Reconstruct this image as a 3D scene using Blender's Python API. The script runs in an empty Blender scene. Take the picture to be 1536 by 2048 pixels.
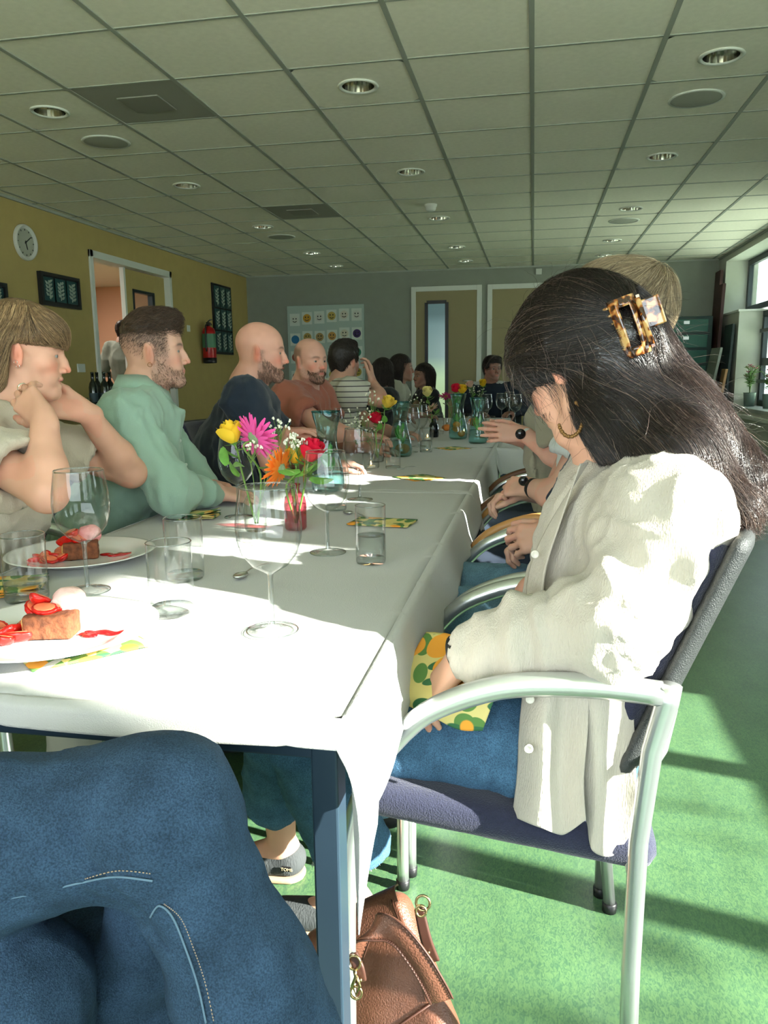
import bpy, math, random
import numpy as np
from mathutils import Matrix, Vector
SC = bpy.context.scene
COL = SC.collection
PI = math.pi
R = math.radians
# ---------------------------------------------------------------- camera, world, sun, exposure
FPX = 1553.2
YAW, PITCH, ROLL = -.18977, .17484, -.01206
CAM = np.array([0., 0., 1.15])
cF = np.array([math.sin(YAW)*math.cos(PITCH), math.cos(YAW)*math.cos(PITCH), -math.sin(PITCH)])
_r = np.cross(cF, [0, 0, 1]); _r /= np.linalg.norm(_r); _u = np.cross(_r, cF)
cR = _r*math.cos(ROLL)+_u*math.sin(ROLL); cU = -_r*math.sin(ROLL)+_u*math.cos(ROLL)
cd = bpy.data.cameras.new('camera'); cam = bpy.data.objects.new('camera', cd); COL.objects.link(cam)
M = Matrix.Identity(4)
for i in range(3):
    M[i][0] = cR[i]; M[i][1] = cU[i]; M[i][2] = -cF[i]; M[i][3] = CAM[i]
cam.matrix_world = M
cd.sensor_fit = 'VERTICAL'; cd.sensor_height = 24; cd.sensor_width = 18
cd.lens = FPX/2048*24; cd.clip_start = .02; cd.clip_end = 200
SC.camera = cam
SC.view_settings.view_transform = 'Standard'; SC.view_settings.look = 'None'
SC.view_settings.gamma = 1; SC.view_settings.use_curve_mapping = False
SC.view_settings.exposure = 0.52
w = bpy.data.worlds.new('sky'); SC.world = w; w.use_nodes = True
bg = w.node_tree.nodes['Background']; bg.inputs[0].default_value = (.84, .95, 1, 1); bg.inputs[1].default_value = 6.3
sl = bpy.data.lights.new('sun', 'SUN'); sl.energy = 28; sl.angle = R(.8); sl.color = (1, .95, .87)
sun = bpy.data.objects.new('sun', sl); COL.objects.link(sun)
SUN_EL, SUN_AZ = 24, 14
sd = Vector((-math.cos(R(SUN_AZ))*math.cos(R(SUN_EL)), math.sin(R(SUN_AZ))*math.cos(R(SUN_EL)), -math.sin(R(SUN_EL))))
sun.rotation_euler = sd.to_track_quat('-Z', 'Y').to_euler()
sun.location = (8, -2, 5)

def ray(x, y): return cF+cR*(x-768)/FPX+cU*(1024-y)/FPX
def aty(x, y, Y): d = ray(x, y); return CAM+d*Y/d[1]
def atz(x, y, z): d = ray(x, y); return CAM+d*(z-CAM[2])/d[2]
def atx(x, y, X): d = ray(x, y); return CAM+d*X/d[0]
V = lambda *a: np.array(a, float)
# ---------------------------------------------------------------- materials
def lin(c):
    if isinstance(c, str):
        c = [int(c[i:i+2], 16)/255 for i in (0, 2, 4)]
        return tuple(((v+.055)/1.055)**2.4 if v > .04045 else v/12.92 for v in c)
    return tuple(c)
MC = {}
def mat(name, col, rough=.6, metal=0, bump=0, bscale=60, var=0, vscale=8, attr=False, sheen=0, sub=0, spec=.5, trans=0, ior=1.45, coat=0, emit=0, stretch=None, alpha=1):
    if name in MC: return MC[name]
    m = bpy.data.materials.new(name); MC[name] = m; m.use_nodes = True
    nt = m.node_tree; b = nt.nodes['Principled BSDF']
    c = lin(col)+(1,)
    b.inputs['Base Color'].default_value = c
    b.inputs['Roughness'].default_value = rough; b.inputs['Metallic'].default_value = metal
    b.inputs['Specular IOR Level'].default_value = spec; b.inputs['IOR'].default_value = ior
    b.inputs['Transmission Weight'].default_value = trans; b.inputs['Coat Weight'].default_value = coat
    b.inputs['Sheen Weight'].default_value = sheen; b.inputs['Alpha'].default_value = alpha
    if sub:
        b.inputs['Subsurface Weight'].default_value = sub; b.inputs['Subsurface Radius'].default_value = (1, .35, .2)
        b.inputs['Subsurface Scale'].default_value = .008
    if emit:
        b.inputs['Emission Color'].default_value = c; b.inputs['Emission Strength'].default_value = emit
    src = None
    tc = nt.nodes.new('ShaderNodeTexCoord'); mp = nt.nodes.new('ShaderNodeMapping')
    nt.links.new(tc.outputs['Object'], mp.inputs[0])
    if stretch: mp.inputs['Scale'].default_value = stretch
    if attr:
        a = nt.nodes.new('ShaderNodeAttribute'); a.attribute_name = 'Col'; src = a.outputs['Color']
    if var:
        n = nt.nodes.new('ShaderNodeTexNoise'); n.inputs['Scale'].default_value = vscale; n.inputs['Detail'].default_value = 4
        nt.links.new(mp.outputs[0], n.inputs['Vector'])
        h = nt.nodes.new('ShaderNodeMapRange'); h.inputs[1].default_value = .3; h.inputs[2].default_value = .7
        h.inputs[3].default_value = 1-var; h.inputs[4].default_value = 1+var
        nt.links.new(n.outputs[0], h.inputs[0])
        mx = nt.nodes.new('ShaderNodeVectorMath'); mx.operation = 'SCALE'
        if src: nt.links.new(src, mx.inputs[0])
        else: mx.inputs[0].default_value = c[:3]
        nt.links.new(h.outputs[0], mx.inputs['Scale']); src = mx.outputs[0]
    if src: nt.links.new(src, b.inputs['Base Color'])
    if bump:
        n = nt.nodes.new('ShaderNodeTexNoise'); n.inputs['Scale'].default_value = bscale; n.inputs['Detail'].default_value = 3
        nt.links.new(mp.outputs[0], n.inputs['Vector'])
        bp = nt.nodes.new('ShaderNodeBump'); bp.inputs['Strength'].default_value = bump; bp.inputs['Distance'].default_value = .002
        nt.links.new(n.outputs[0], bp.inputs['Height']); nt.links.new(bp.outputs[0], b.inputs['Normal'])
    return m
def thin_glass(name, tint=(.97, .98, .98), edge=(.62, .68, .68), gl=.9, dens=1.0, rough=.0):
    """thin-walled glass: clear through, denser and more reflective at grazing angles"""
    if name in MC: return MC[name]
    m = bpy.data.materials.new(name); MC[name] = m; m.use_nodes = True
    nt = m.node_tree; nt.nodes.clear()
    out = nt.nodes.new('ShaderNodeOutputMaterial')
    lw = nt.nodes.new('ShaderNodeLayerWeight'); lw.inputs['Blend'].default_value = .18
    rp = nt.nodes.new('ShaderNodeValToRGB'); rp.color_ramp.elements[0].color = tuple(tint)+(1,); rp.color_ramp.elements[1].color = tuple(edge)+(1,)
    rp.color_ramp.elements[0].position = .12
    tr = nt.nodes.new('ShaderNodeBsdfTransparent'); gs = nt.nodes.new('ShaderNodeBsdfGlossy'); gs.inputs['Roughness'].default_value = rough+.02
    l2 = nt.nodes.new('ShaderNodeLayerWeight'); l2.inputs['Blend'].default_value = .5
    fr = nt.nodes.new('ShaderNodeMath'); fr.operation = 'POWER'; fr.inputs[1].default_value = 2.6; nt.links.new(l2.outputs['Facing'], fr.inputs[0])
    mm = nt.nodes.new('ShaderNodeMath'); mm.operation = 'MULTIPLY_ADD'; mm.inputs[1].default_value = .85*gl; mm.inputs[2].default_value = .045*gl
    mx = nt.nodes.new('ShaderNodeMixShader')
    nt.links.new(lw.outputs['Facing'], rp.inputs[0]); nt.links.new(rp.outputs[0], tr.inputs[0])
    nt.links.new(fr.outputs[0], mm.inputs[0]); nt.links.new(mm.outputs[0], mx.inputs[0])
    nt.links.new(tr.outputs[0], mx.inputs[1]); nt.links.new(gs.outputs[0], mx.inputs[2]); nt.links.new(mx.outputs[0], out.inputs[0])
    return m
# ---------------------------------------------------------------- objects
def tag(o, label=None, cat=None, group=None, kind=None):
    if label: o['label'] = label
    if cat: o['category'] = cat
    if group: o['group'] = group
    if kind: o['kind'] = kind
    return o
def thing(name, label, cat, loc=(0, 0, 0), rz=0, group=None):
    o = bpy.data.objects.new(name, None); COL.objects.link(o); o.location = tuple(loc); o.rotation_euler = (0, 0, rz)
    o.empty_display_size = .05
    return tag(o, label, cat, group)
def mesh_np(name, verts, faces, m, parent=None, smooth=True, col=None):
    """faces: (n,k) array or list of arrays"""
    me = bpy.data.meshes.new(name)
    verts = np.asarray(verts, np.float32)
    fl = [np.asarray(f, np.int32) for f in (faces if isinstance(faces, list) else [faces]) if len(f)]
    me.vertices.add(len(verts)); me.vertices.foreach_set('co', verts.ravel())
    tot = np.concatenate([np.full(len(f), f.shape[1], np.int32) for f in fl]); idx = np.concatenate([f.ravel() for f in fl])
    me.loops.add(len(idx)); me.loops.foreach_set('vertex_index', idx)
    me.polygons.add(len(tot)); st = np.concatenate([[0], np.cumsum(tot)[:-1]]).astype(np.int32)
    me.polygons.foreach_set('loop_start', st); me.polygons.foreach_set('loop_total', tot)
    me.polygons.foreach_set('use_smooth', np.full(len(tot), smooth))
    me.update(calc_edges=True)
    if col is not None:
        a = me.color_attributes.new('Col', 'FLOAT_COLOR', 'POINT')
        c = np.ones((len(verts), 4), np.float32); c[:, :3] = col; a.data.foreach_set('color', c.ravel())
    for mm in (m if isinstance(m, (list, tuple)) else [m]): me.materials.append(mm)
    o = bpy.data.objects.new(name, me); COL.objects.link(o)
    if parent is not None:
        o.parent = parent
        o.matrix_parent_inverse = Matrix.Identity(4)
    return o
class MB:
    def __init__(s): s.v = []; s.f = []; s.m = []; s.mi = 0
    def add(s, vs, fs):
        o = len(s.v); s.v += [tuple(map(float, v)) for v in vs]; s.f += [tuple(i+o for i in f) for f in fs]; s.m += [s.mi]*len(fs); return s
    def box(s, x0, x1, y0, y1, z0, z1, M=None):
        vs = [V(x, y, z) for z in (z0, z1) for y in (y0, y1) for x in (x0, x1)]
        if M is not None: vs = [M[:3, :3]@v+M[:3, 3] for v in vs]
        return s.add(vs, [(0, 2, 3, 1), (4, 5, 7, 6), (0, 1, 5, 4), (2, 6, 7, 3), (0, 4, 6, 2), (1, 3, 7, 5)])
    def cbox(s, c, sx, sy, sz, M=None):
        return s.box(c[0]-sx/2, c[0]+sx/2, c[1]-sy/2, c[1]+sy/2, c[2]-sz/2, c[2]+sz/2, M)
    def tube(s, pts, r, n=10, cap=True, flat=1, up=None):
        pts = [np.array(p, float) for p in pts]; N = len(pts)
        rr = r if hasattr(r, '__len__') else [r]*N
        t = [pts[min(i+1, N-1)]-pts[max(i-1, 0)] for i in range(N)]; t = [a/(np.linalg.norm(a)+1e-9) for a in t]
        a = np.array(up, float) if up is not None else (V(0, 0, 1) if abs(t[0][2]) < .9 else V(1, 0, 0))
        vs = []
        for i in range(N):
            a = a-t[i]*(a@t[i]); a /= np.linalg.norm(a)+1e-9; b = np.cross(t[i], a)
            for k in range(n):
                th = 2*PI*k/n; vs.append(pts[i]+rr[i]*(a*math.cos(th)*flat+b*math.sin(th)))
        fs = [(i*n+k, i*n+(k+1) % n, (i+1)*n+(k+1) % n, (i+1)*n+k) for i in range(N-1) for k in range(n)]
        if cap: fs += [tuple(range(n))[::-1], tuple((N-1)*n+k for k in range(n))]
        return s.add(vs, fs)
    def lathe(s, prof, c=(0, 0, 0), n=24, close=False, M=None):
        vs = []; P = len(prof)
        for r, z in prof:
            for k in range(n):
                th = 2*PI*k/n; v = V(r*math.cos(th), r*math.sin(th), z)
                if M is not None: v = M[:3, :3]@v+M[:3, 3]
                vs.append(v+np.array(c))
        fs = [(i*n+k, i*n+(k+1) % n, (i+1)*n+(k+1) % n, (i+1)*n+k) for i in range(P-1) for k in range(n)]
        if close: fs += [((P-1)*n+k, (P-1)*n+(k+1) % n, (k+1) % n, k) for k in range(n)]
        return s.add(vs, fs)
    def ball(s, c, r, n=8, m=6, M=None):
        r = (r, r, r) if not hasattr(r, '__len__') else r
        vs = []; 
        for i in range(m+1):
            ph = PI*i/m-PI/2
            for k in range(n):
                th = 2*PI*k/n; v = V(r[0]*math.cos(ph)*math.cos(th), r[1]*math.cos(ph)*math.sin(th), r[2]*math.sin(ph))
                if M is not None: v = M[:3, :3]@v
                vs.append(v+np.array(c))
        return s.add(vs, [(i*n+k, i*n+(k+1) % n, (i+1)*n+(k+1) % n, (i+1)*n+k) for i in range(m) for k in range(n)])
    def build(s, name, m, parent=None, smooth=True, bevel=0, sub=0, kind=None, sharp=None):
        me = bpy.data.meshes.new(name); me.from_pydata(s.v, [], s.f); 
        ms = m if isinstance(m, (list, tuple)) else [m]
        for mm in ms: me.materials.append(mm)
        if len(ms) > 1: me.polygons.foreach_set('material_index', s.m)
        me.polygons.foreach_set('use_smooth', [smooth]*len(s.f)); me.update()
        o = bpy.data.objects.new(name, me); COL.objects.link(o)
        if parent is not None: o.parent = parent
        if bevel:
            b = o.modifiers.new('bevel', 'BEVEL'); b.width = bevel; b.segments = 2; b.limit_method = 'ANGLE'
        if sub:
            b = o.modifiers.new('sub', 'SUBSURF'); b.levels = b.render_levels = sub
        if sharp is not None: me.set_sharp_from_angle(angle=R(sharp))
        if kind: o['kind'] = kind
        return o
def text_mesh(name, body, size, m, parent, M_, line=1):
    cu = bpy.data.curves.new(name, 'FONT'); cu.body = body; cu.size = size; cu.space_line = line; cu.extrude = .0003
    to = bpy.data.objects.new(name, cu); me = bpy.data.meshes.new_from_object(to); bpy.data.objects.remove(to)
    me.transform(M_); me.materials.clear(); me.materials.append(m); o = bpy.data.objects.new(name, me); COL.objects.link(o); o.parent = parent; return o
def dup(o, parent=None):
    c = o.copy(); COL.objects.link(c)
    if parent is not None: c.parent = parent
    for ch in list(o.children): dup(ch, c)
    return c
def spline(P, n):
    P = np.array(P, float); N = len(P); out = []
    for u in np.linspace(0, N-1-1e-6, n):
        i = int(u); t = u-i; p0 = P[max(i-1, 0)]; p1 = P[i]; p2 = P[i+1]; p3 = P[min(i+2, N-1)]
        out.append(.5*(2*p1+(p2-p0)*t+(2*p0-5*p1+4*p2-p3)*t*t+(3*p1-p0-3*p2+p3)*t**3))
    return np.array(out)
# ---------------------------------------------------------------- noise
_rs = np.random.RandomState(5); _T = _rs.rand(32, 32, 32).astype(np.float32)
def vn(P, s=1.0, o=0.0):
    Q = np.asarray(P, float)*s+o+100; I = np.floor(Q).astype(int); f = Q-I; f = f*f*(3-2*f); r = 0
    for dx in (0, 1):
        for dy in (0, 1):
            for dz in (0, 1):
                wgt = (f[..., 0] if dx else 1-f[..., 0])*(f[..., 1] if dy else 1-f[..., 1])*(f[..., 2] if dz else 1-f[..., 2])
                r = r+wgt*_T[(I[..., 0]+dx) % 32, (I[..., 1]+dy) % 32, (I[..., 2]+dz) % 32]
    return r*2-1
def ridge(P, s, o=0): return 1-2*np.abs(vn(P, s, o))
# ---------------------------------------------------------------- signed-distance modelling
def smin(a, b, k):
    h = np.maximum(k-np.abs(a-b), 0)/k
    return np.minimum(a, b)-h*h*k*.25
class SD:
    def __init__(s): s.p = []; s.M = np.eye(4)
    def pt(s, p): return s.M[:3, :3]@np.asarray(p, float)+s.M[:3, 3]
    @property
    def sc(s): return float(np.linalg.norm(s.M[:3, 0]))
    def rc(s, a, b, ra, rb, k=.01, op='u', flat=None, fs=1.):
        a = s.pt(a); b = s.pt(b); ra = ra*s.sc; rb = rb*s.sc; k = k*s.sc
        if flat is not None: flat = s.M[:3, :3]@np.asarray(flat, float); flat = flat/np.linalg.norm(flat)
        ba = b-a; L = ba@ba+1e-12; rm = max(ra, rb)+k
        def f(X, Y, Z):
            x = X-a[0]; y = Y-a[1]; z = Z-a[2]
            if flat is not None:
                q = (x*flat[0]+y*flat[1]+z*flat[2])*(fs-1); x = x+q*flat[0]; y = y+q*flat[1]; z = z+q*flat[2]
                b2 = ba+flat*(ba@flat)*(fs-1)
            else: b2 = ba
            L2 = b2@b2+1e-12
            t = np.clip((x*b2[0]+y*b2[1]+z*b2[2])/L2, 0, 1)
            return np.sqrt((x-t*b2[0])**2+(y-t*b2[1])**2+(z-t*b2[2])**2)-(ra+(rb-ra)*t)
        e = 1.0/min(fs, 1) if flat is not None else 1
        s.p.append((f, np.minimum(a, b)-rm*e, np.maximum(a, b)+rm*e, k, op)); return s
    def el(s, c, r, Rm=None, k=.01, op='u'):
        c = s.pt(c); A = s.M[:3, :3]/s.sc if Rm is None else s.M[:3, :3]@Rm/s.sc; k = k*s.sc
        r = np.array(r if hasattr(r, '__len__') else (r, r, r), float)*s.sc
        def f(X, Y, Z):
            x = X-c[0]; y = Y-c[1]; z = Z-c[2]
            u = (x*A[0, 0]+y*A[1, 0]+z*A[2, 0])/r[0]; v = (x*A[0, 1]+y*A[1, 1]+z*A[2, 1])/r[1]; w_ = (x*A[0, 2]+y*A[1, 2]+z*A[2, 2])/r[2]
            k0 = np.sqrt(u*u+v*v+w_*w_)+1e-9; k1 = np.sqrt((u/r[0])**2+(v/r[1])**2+(w_/r[2])**2)+1e-9
            return k0*(k0-1)/k1
        e = np.abs(A)@r+k
        s.p.append((f, c-e, c+e, k, op)); return s
    def bx(s, c, h, rad=.005, Rm=None, k=.01, op='u'):
        c = s.pt(c); A = s.M[:3, :3]/s.sc if Rm is None else s.M[:3, :3]@Rm/s.sc; h = (np.array(h, float)-rad)*s.sc; rad = rad*s.sc
        def f(X, Y, Z):
            x = X-c[0]; y = Y-c[1]; z = Z-c[2]; q = []
            for i in range(3): q.append(np.abs(x*A[0, i]+y*A[1, i]+z*A[2, i])-h[i])
            o = np.sqrt(sum(np.maximum(a, 0)**2 for a in q)); return o+np.minimum(np.maximum(q[0], np.maximum(q[1], q[2])), 0)-rad
        e = np.abs(A)@(h+rad)+k
        s.p.append((f, c-e, c+e, k, op)); return s
    def half(s, c, n, k=.005):
        """cut away everything on the +n side of c"""
        c = s.pt(c); n = s.M[:3, :3]@np.asarray(n, float); n = n/np.linalg.norm(n)
        def f(X, Y, Z): return -((X-c[0])*n[0]+(Y-c[1])*n[1]+(Z-c[2])*n[2])
        s.p.append((f, V(-99, -99, -99), V(99, 99, 99), k, 's')); return s
    def bounds(s):
        lo = np.min([q[1] for q in s.p if q[4] == 'u'], 0); hi = np.max([q[2] for q in s.p if q[4] == 'u'], 0); return lo, hi
    def at(s, P):
        D = np.full(len(P), 1.0)
        for f, lo, hi, k, op in s.p:
            d = f(P[:, 0], P[:, 1], P[:, 2])
            D = smin(D, d, k) if op == 'u' else -smin(-D, d, k)
        return D
    def grad(s, P, e=.002):
        g = np.stack([s.at(P+np.eye(3)[i]*e)-s.at(P-np.eye(3)[i]*e) for i in range(3)], 1)
        return g/(np.linalg.norm(g, axis=1, keepdims=True)+1e-9)
    def mesh(s, res, lo=None, hi=None):
        l, h = s.bounds(); pad = res*2
        lo = l-pad if lo is None else np.maximum(np.array(lo, float), l-pad); hi = h+pad if hi is None else np.minimum(np.array(hi, float), h+pad)
        ax = [np.arange(lo[i], hi[i]+res, res) for i in range(3)]
        D = np.full([len(a) for a in ax], .2, np.float32)
        for f, l, h, k, op in s.p:
            mg = .0 if op == 'u' else .0
            i0 = [max(0, np.searchsorted(ax[i], l[i]-mg-res*2)-1) for i in range(3)]; i1 = [min(len(ax[i]), np.searchsorted(ax[i], h[i]+mg+res*2)+1) for i in range(3)]
            if any(a >= b for a, b in zip(i0, i1)): continue
            sl_ = tuple(slice(a, b) for a, b in zip(i0, i1))
            d = f(ax[0][sl_[0]][:, None, None], ax[1][sl_[1]][None, :, None], ax[2][sl_[2]][None, None, :]).astype(np.float32)
            D[sl_] = smin(D[sl_], d, k) if op == 'u' else -smin(-D[sl_], d, k)
        return surfnet(D, ax)
def surfnet(D, ax):
    for a in range(3):      # close at the border
        sl0 = [slice(None)]*3; sl0[a] = 0; D[tuple(sl0)] = np.maximum(D[tuple(sl0)], .001); sl0[a] = -1; D[tuple(sl0)] = np.maximum(D[tuple(sl0)], .001)
    S = D < 0
    n = [len(a) for a in ax]; c = [m-1 for m in n]
    cnt = np.zeros(c, np.int8)
    for dx in (0, 1):
        for dy in (0, 1):
            for dz in (0, 1): cnt += S[dx:dx+c[0], dy:dy+c[1], dz:dz+c[2]]
    act = (cnt > 0) & (cnt < 8)
    ii = np.argwhere(act)
    idx = np.full(c, -1, np.int32); idx[act] = np.arange(len(ii))
    P = np.zeros((len(ii), 3)); W = np.zeros(len(ii))
    for a in range(3):
        o = [i for i in range(3) if i != a]
        for p in (0, 1):
            for q in (0, 1):
                s0 = ii.copy(); s0[:, o[0]] += p; s0[:, o[1]] += q; s1 = s0.copy(); s1[:, a] += 1
                d0 = D[s0[:, 0], s0[:, 1], s0[:, 2]]; d1 = D[s1[:, 0], s1[:, 1], s1[:, 2]]
                m = (d0 < 0) != (d1 < 0); t = np.where(m, d0/(d0-d1+1e-20), 0)
                A = [ax[i][s0[:, i]] for i in range(3)]; B = [ax[i][s1[:, i]] for i in range(3)]
                for i in range(3): P[:, i] += np.where(m, A[i]+(B[i]-A[i])*t, 0)
                W += m
    P /= W[:, None]
    F = []
    for a in range(3):
        o = [(a+1) % 3, (a+2) % 3]
        s0 = [slice(0, n[i]) for i in range(3)]; s0[a] = slice(0, n[a]-1); s1 = list(s0); s1[a] = slice(1, n[a])
        ch = S[tuple(s0)] != S[tuple(s1)]
        e = np.argwhere(ch); e = e[(e[:, o[0]] > 0) & (e[:, o[1]] > 0) & (e[:, o[0]] < n[o[0]]-1) & (e[:, o[1]] < n[o[1]]-1)]
        q = []
        for p, r_ in ((1, 1), (0, 1), (0, 0), (1, 0)):
            g = e.copy(); g[:, o[0]] -= p; g[:, o[1]] -= r_; q.append(idx[g[:, 0], g[:, 1], g[:, 2]])
        q = np.stack(q, 1); ins = S[e[:, 0], e[:, 1], e[:, 2]]
        q[~ins] = q[~ins][:, ::-1]
        F.append(q)
    return P, np.concatenate(F)
def vnormals(P, F):
    n = np.cross(P[F[:, 2]]-P[F[:, 0]], P[F[:, 3]]-P[F[:, 1]]); N = np.zeros_like(P)
    for i in range(4): np.add.at(N, F[:, i], n)
    return N/(np.linalg.norm(N, axis=1, keepdims=True)+1e-12)
def join(parts):
    v = []; f = []; o = 0
    for P, F in parts: v.append(P); f.append(F+o); o += len(P)
    return np.concatenate(v), np.concatenate(f)
def rotm(ax, ang):
    return np.array(Matrix.Rotation(ang, 3, ax))
def frame(org, fwd, up=(0, 0, 1)):
    """4x4 with +X along fwd, +Z near up"""
    x = np.array(fwd, float); x /= np.linalg.norm(x); z = np.array(up, float); z = z-x*(z@x); z /= np.linalg.norm(z); y = np.cross(z, x)
    m = np.eye(4); m[:3, 0] = x; m[:3, 1] = y; m[:3, 2] = z; m[:3, 3] = org; return m
def strands(paths, r0, r1=None, m=3):
    """paths (S,n,3) -> thin tubes, vectorised"""
    P = np.asarray(paths); S, n, _ = P.shape; r1 = r0*.35 if r1 is None else r1
    T = np.gradient(P, axis=1); T /= np.linalg.norm(T, axis=2, keepdims=True)+1e-9
    A = np.cross(T, V(.3, .5, .8)); A /= np.linalg.norm(A, axis=2, keepdims=True)+1e-9; B = np.cross(T, A)
    t = np.linspace(0, 1, n); rad = (r0+(r1-r0)*t**2)[None, :, None]
    if np.ndim(r0) == 0: pass
    ring = [P+rad*(A*math.cos(2*PI*k/m)+B*math.sin(2*PI*k/m)) for k in range(m)]
    Vv = np.stack(ring, 2).reshape(-1, 3)
    base = (np.arange(S)*n*m)[:, None, None]+(np.arange(n-1)*m)[None, :, None]; k = np.arange(m)[None, None, :]; k2 = (k+1) % m
    F = np.stack([base+k, base+k2, base+m+k2, base+m+k], 3).reshape(-1, 4)
    return Vv, F
# ================================================================ THE ROOM
XL, XR, YB, YR, ZC = -4.33, 2.45, 11.65, -2.6, 2.65
m_floor = mat('green linoleum', (.095, .27, .14), rough=.32, var=.14, vscale=9, spec=.5)
def lino():
    nt = m_floor.node_tree; b = nt.nodes['Principled BSDF']; vm = [n for n in nt.nodes if n.type == 'VECT_MATH'][0]
    mp = nt.nodes['Mapping']; n = nt.nodes.new('ShaderNodeTexNoise'); n.inputs['Scale'].default_value = 160; n.inputs['Detail'].default_value = 8; n.inputs['Distortion'].default_value = 1.5
    mp.inputs['Scale'].default_value = (1, .45, 1)
    r_ = nt.nodes.new('ShaderNodeValToRGB'); r_.color_ramp.elements[0].color = (.050, .112, .060, 1); r_.color_ramp.elements[1].color = (.092, .175, .075, 1)
    r_.color_ramp.elements[0].position = .38; r_.color_ramp.elements[1].position = .62
    nt.links.new(mp.outputs[0], n.inputs['Vector']); nt.links.new(n.outputs[0], r_.inputs[0]); nt.links.new(r_.outputs[0], vm.inputs[0])
lino()
m_yel = mat('yellow wall paint', (.46, .35, .13), rough=.8, bump=.15, bscale=250, var=.03)
m_back = mat('shade-darkened back wall paint', (.27, .29, .25), rough=.85, bump=.15, bscale=250, var=.03)  # off-white wall paint with the far end's shade worked into its colour
m_door = mat('dull yellow door', (.30, .25, .13), rough=.6)
m_wall = mat('off-white wall paint', (.50, .52, .46), rough=.85, bump=.15, bscale=250, var=.03)
m_white = mat('white paint', (.68, .70, .66), rough=.6)
m_tile = mat('mineral fibre ceiling tile', (.90, .87, .76), rough=.95, bump=.5, bscale=380, var=.035, vscale=30)
m_grid = mat('grey ceiling grid', (.36, .38, .34), rough=.6)
m_dark = mat('dark window frame', (.016, .026, .034), rough=.4)
m_pane = thin_glass('window glass', (.93, .96, .95), (.6, .68, .66))
m_pink = mat('pink hallway paint', (.74, .48, .35), rough=.85)
m_steel = mat('brushed steel', (.62, .63, .62), rough=.3, metal=1)
m_chrome = mat('mirror chrome', (.85, .85, .83), rough=.06, metal=1)
m_black = mat('black plastic', (.012, .012, .014), rough=.4)
def struct(name, mb, m, **k): return tag(mb.build(name, m, smooth=False, **k), kind='structure')
floor = struct('floor', MB().box(XL-2.6, XR+.5, YR-.2, YB+.1, -.1, 0), m_floor)
# left wall with the doorway opening
DY0, DY1, DZ = 7.28, 9.06, 2.4
b = MB(); b.box(XL-.15, XL, YR, DY0, 0, ZC+.2); b.box(XL-.15, XL, DY1, YB, 0, ZC+.2); b.box(XL-.15, XL, DY0, DY1, DZ, ZC+.2)
wall_left = struct('wall_left', b, m_yel)
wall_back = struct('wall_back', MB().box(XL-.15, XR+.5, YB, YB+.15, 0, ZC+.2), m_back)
# rear wall (behind the viewer) with a wide window
b = MB(); b.box(XL-.15, XR+.5, YR-.15, YR, 0, .85); b.box(XL-.15, XR+.5, YR-.15, YR, 2.5, ZC+.2); b.box(XL-.15, XL+1.4, YR-.15, YR, .85, 2.5); b.box(XR-.6, XR+.5, YR-.15, YR, .85, 2.5)
struct('wall_rear', b, m_wall)
# right wall, 0.33 deep, with the sunny window near the viewer and the far window
T = .33; WZ0, WZ1 = .80, 2.46; W1a, W1b = -.05, 2.35; W0a, W0b = -2.3, -.45
b = MB()
b.box(XR, XR+T, YR, W0a, 0, ZC+.2); b.box(XR, XR+T, W0a, W0b, 0, WZ0); b.box(XR, XR+T, W0a, W0b, WZ1, ZC+.2); b.box(XR, XR+T, W0b, W1a, 0, ZC+.2); b.box(XR, XR+T, W1a, W1b, 0, WZ0); b.box(XR, XR+T, W1a, W1b, WZ1, ZC+.2)  # unseen pier between the near windows, added to shade the foreground legs
b.box(XR, XR+T, W1b, 7.6, 0, ZC+.2)
b.box(XR, XR+T, 7.6, 11.25, 0, .68); b.box(XR, XR+T, 7.6, 11.25, 2.56, ZC+.2)
b.box(XR, XR+T, 11.25, YB, 0, ZC+.2); b.box(XR, XR+T, 10.4, 11.25, .68, 1.86)
wall_right = struct('wall_right', b, m_wall)
struct('trim_1', MB().box(XR-.02, XR+T, 7.6, 10.4, .68, .72), mat('stone sill', (.42, .44, .43), rough=.35, var=.1), bevel=.004)
struct('trim_2', MB().box(XR-.015, XR+T, 10.38, 11.26, 1.86, 1.885), m_white, bevel=.003)
struct('trim_3', MB().box(XR-.02, XR+T, W1a, W1b, WZ0, WZ0+.03), MC['stone sill'], bevel=.004)
struct('trim_4', MB().box(XR-.05, XR, W1b, YB, .60, .64), m_white, bevel=.003)
def window(name, y0, y1, z0, z1, muls, x=XR+T-.06, rails=()):
    f = MB(); w_ = .07
    f.box(x, x+.06, y0, y1, z0, z0+w_); f.box(x, x+.06, y0, y1, z1-w_, z1); f.box(x, x+.06, y0, y0+w_, z0+w_, z1-w_); f.box(x, x+.06, y1-w_, y1, z0+w_, z1-w_)
    for y in muls: f.box(x, x+.06, y-.045, y+.045, z0+w_, z1-w_)
    for z in rails: f.box(x+.005, x+.055, y0+w_, y1-w_, z-.045, z+.045)
    o = f.build(name, m_dark, smooth=False, bevel=.004); tag(o, kind='structure')
    ys = [y0]+list(muls)+[y1]
    for a, c in zip(ys[:-1], ys[1:]):
        MB().box(x+.025, x+.031, a+.045, c-.045, z0+w_, z1-w_).build('pane', m_pane, o, smooth=False)
    return o
window('window_1', W1a, W1b, WZ0+.03, WZ1, (.98, 1.72))
window('window_4', W0a, W0b, WZ0+.03, WZ1, (-1.4,))
window('window_2', 7.6, 10.4, .72, 1.86, (8.6, 9.75), rails=(1.25,))
window('window_3', 7.6, 11.25, 1.9, 2.56, (9.4,))
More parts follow.
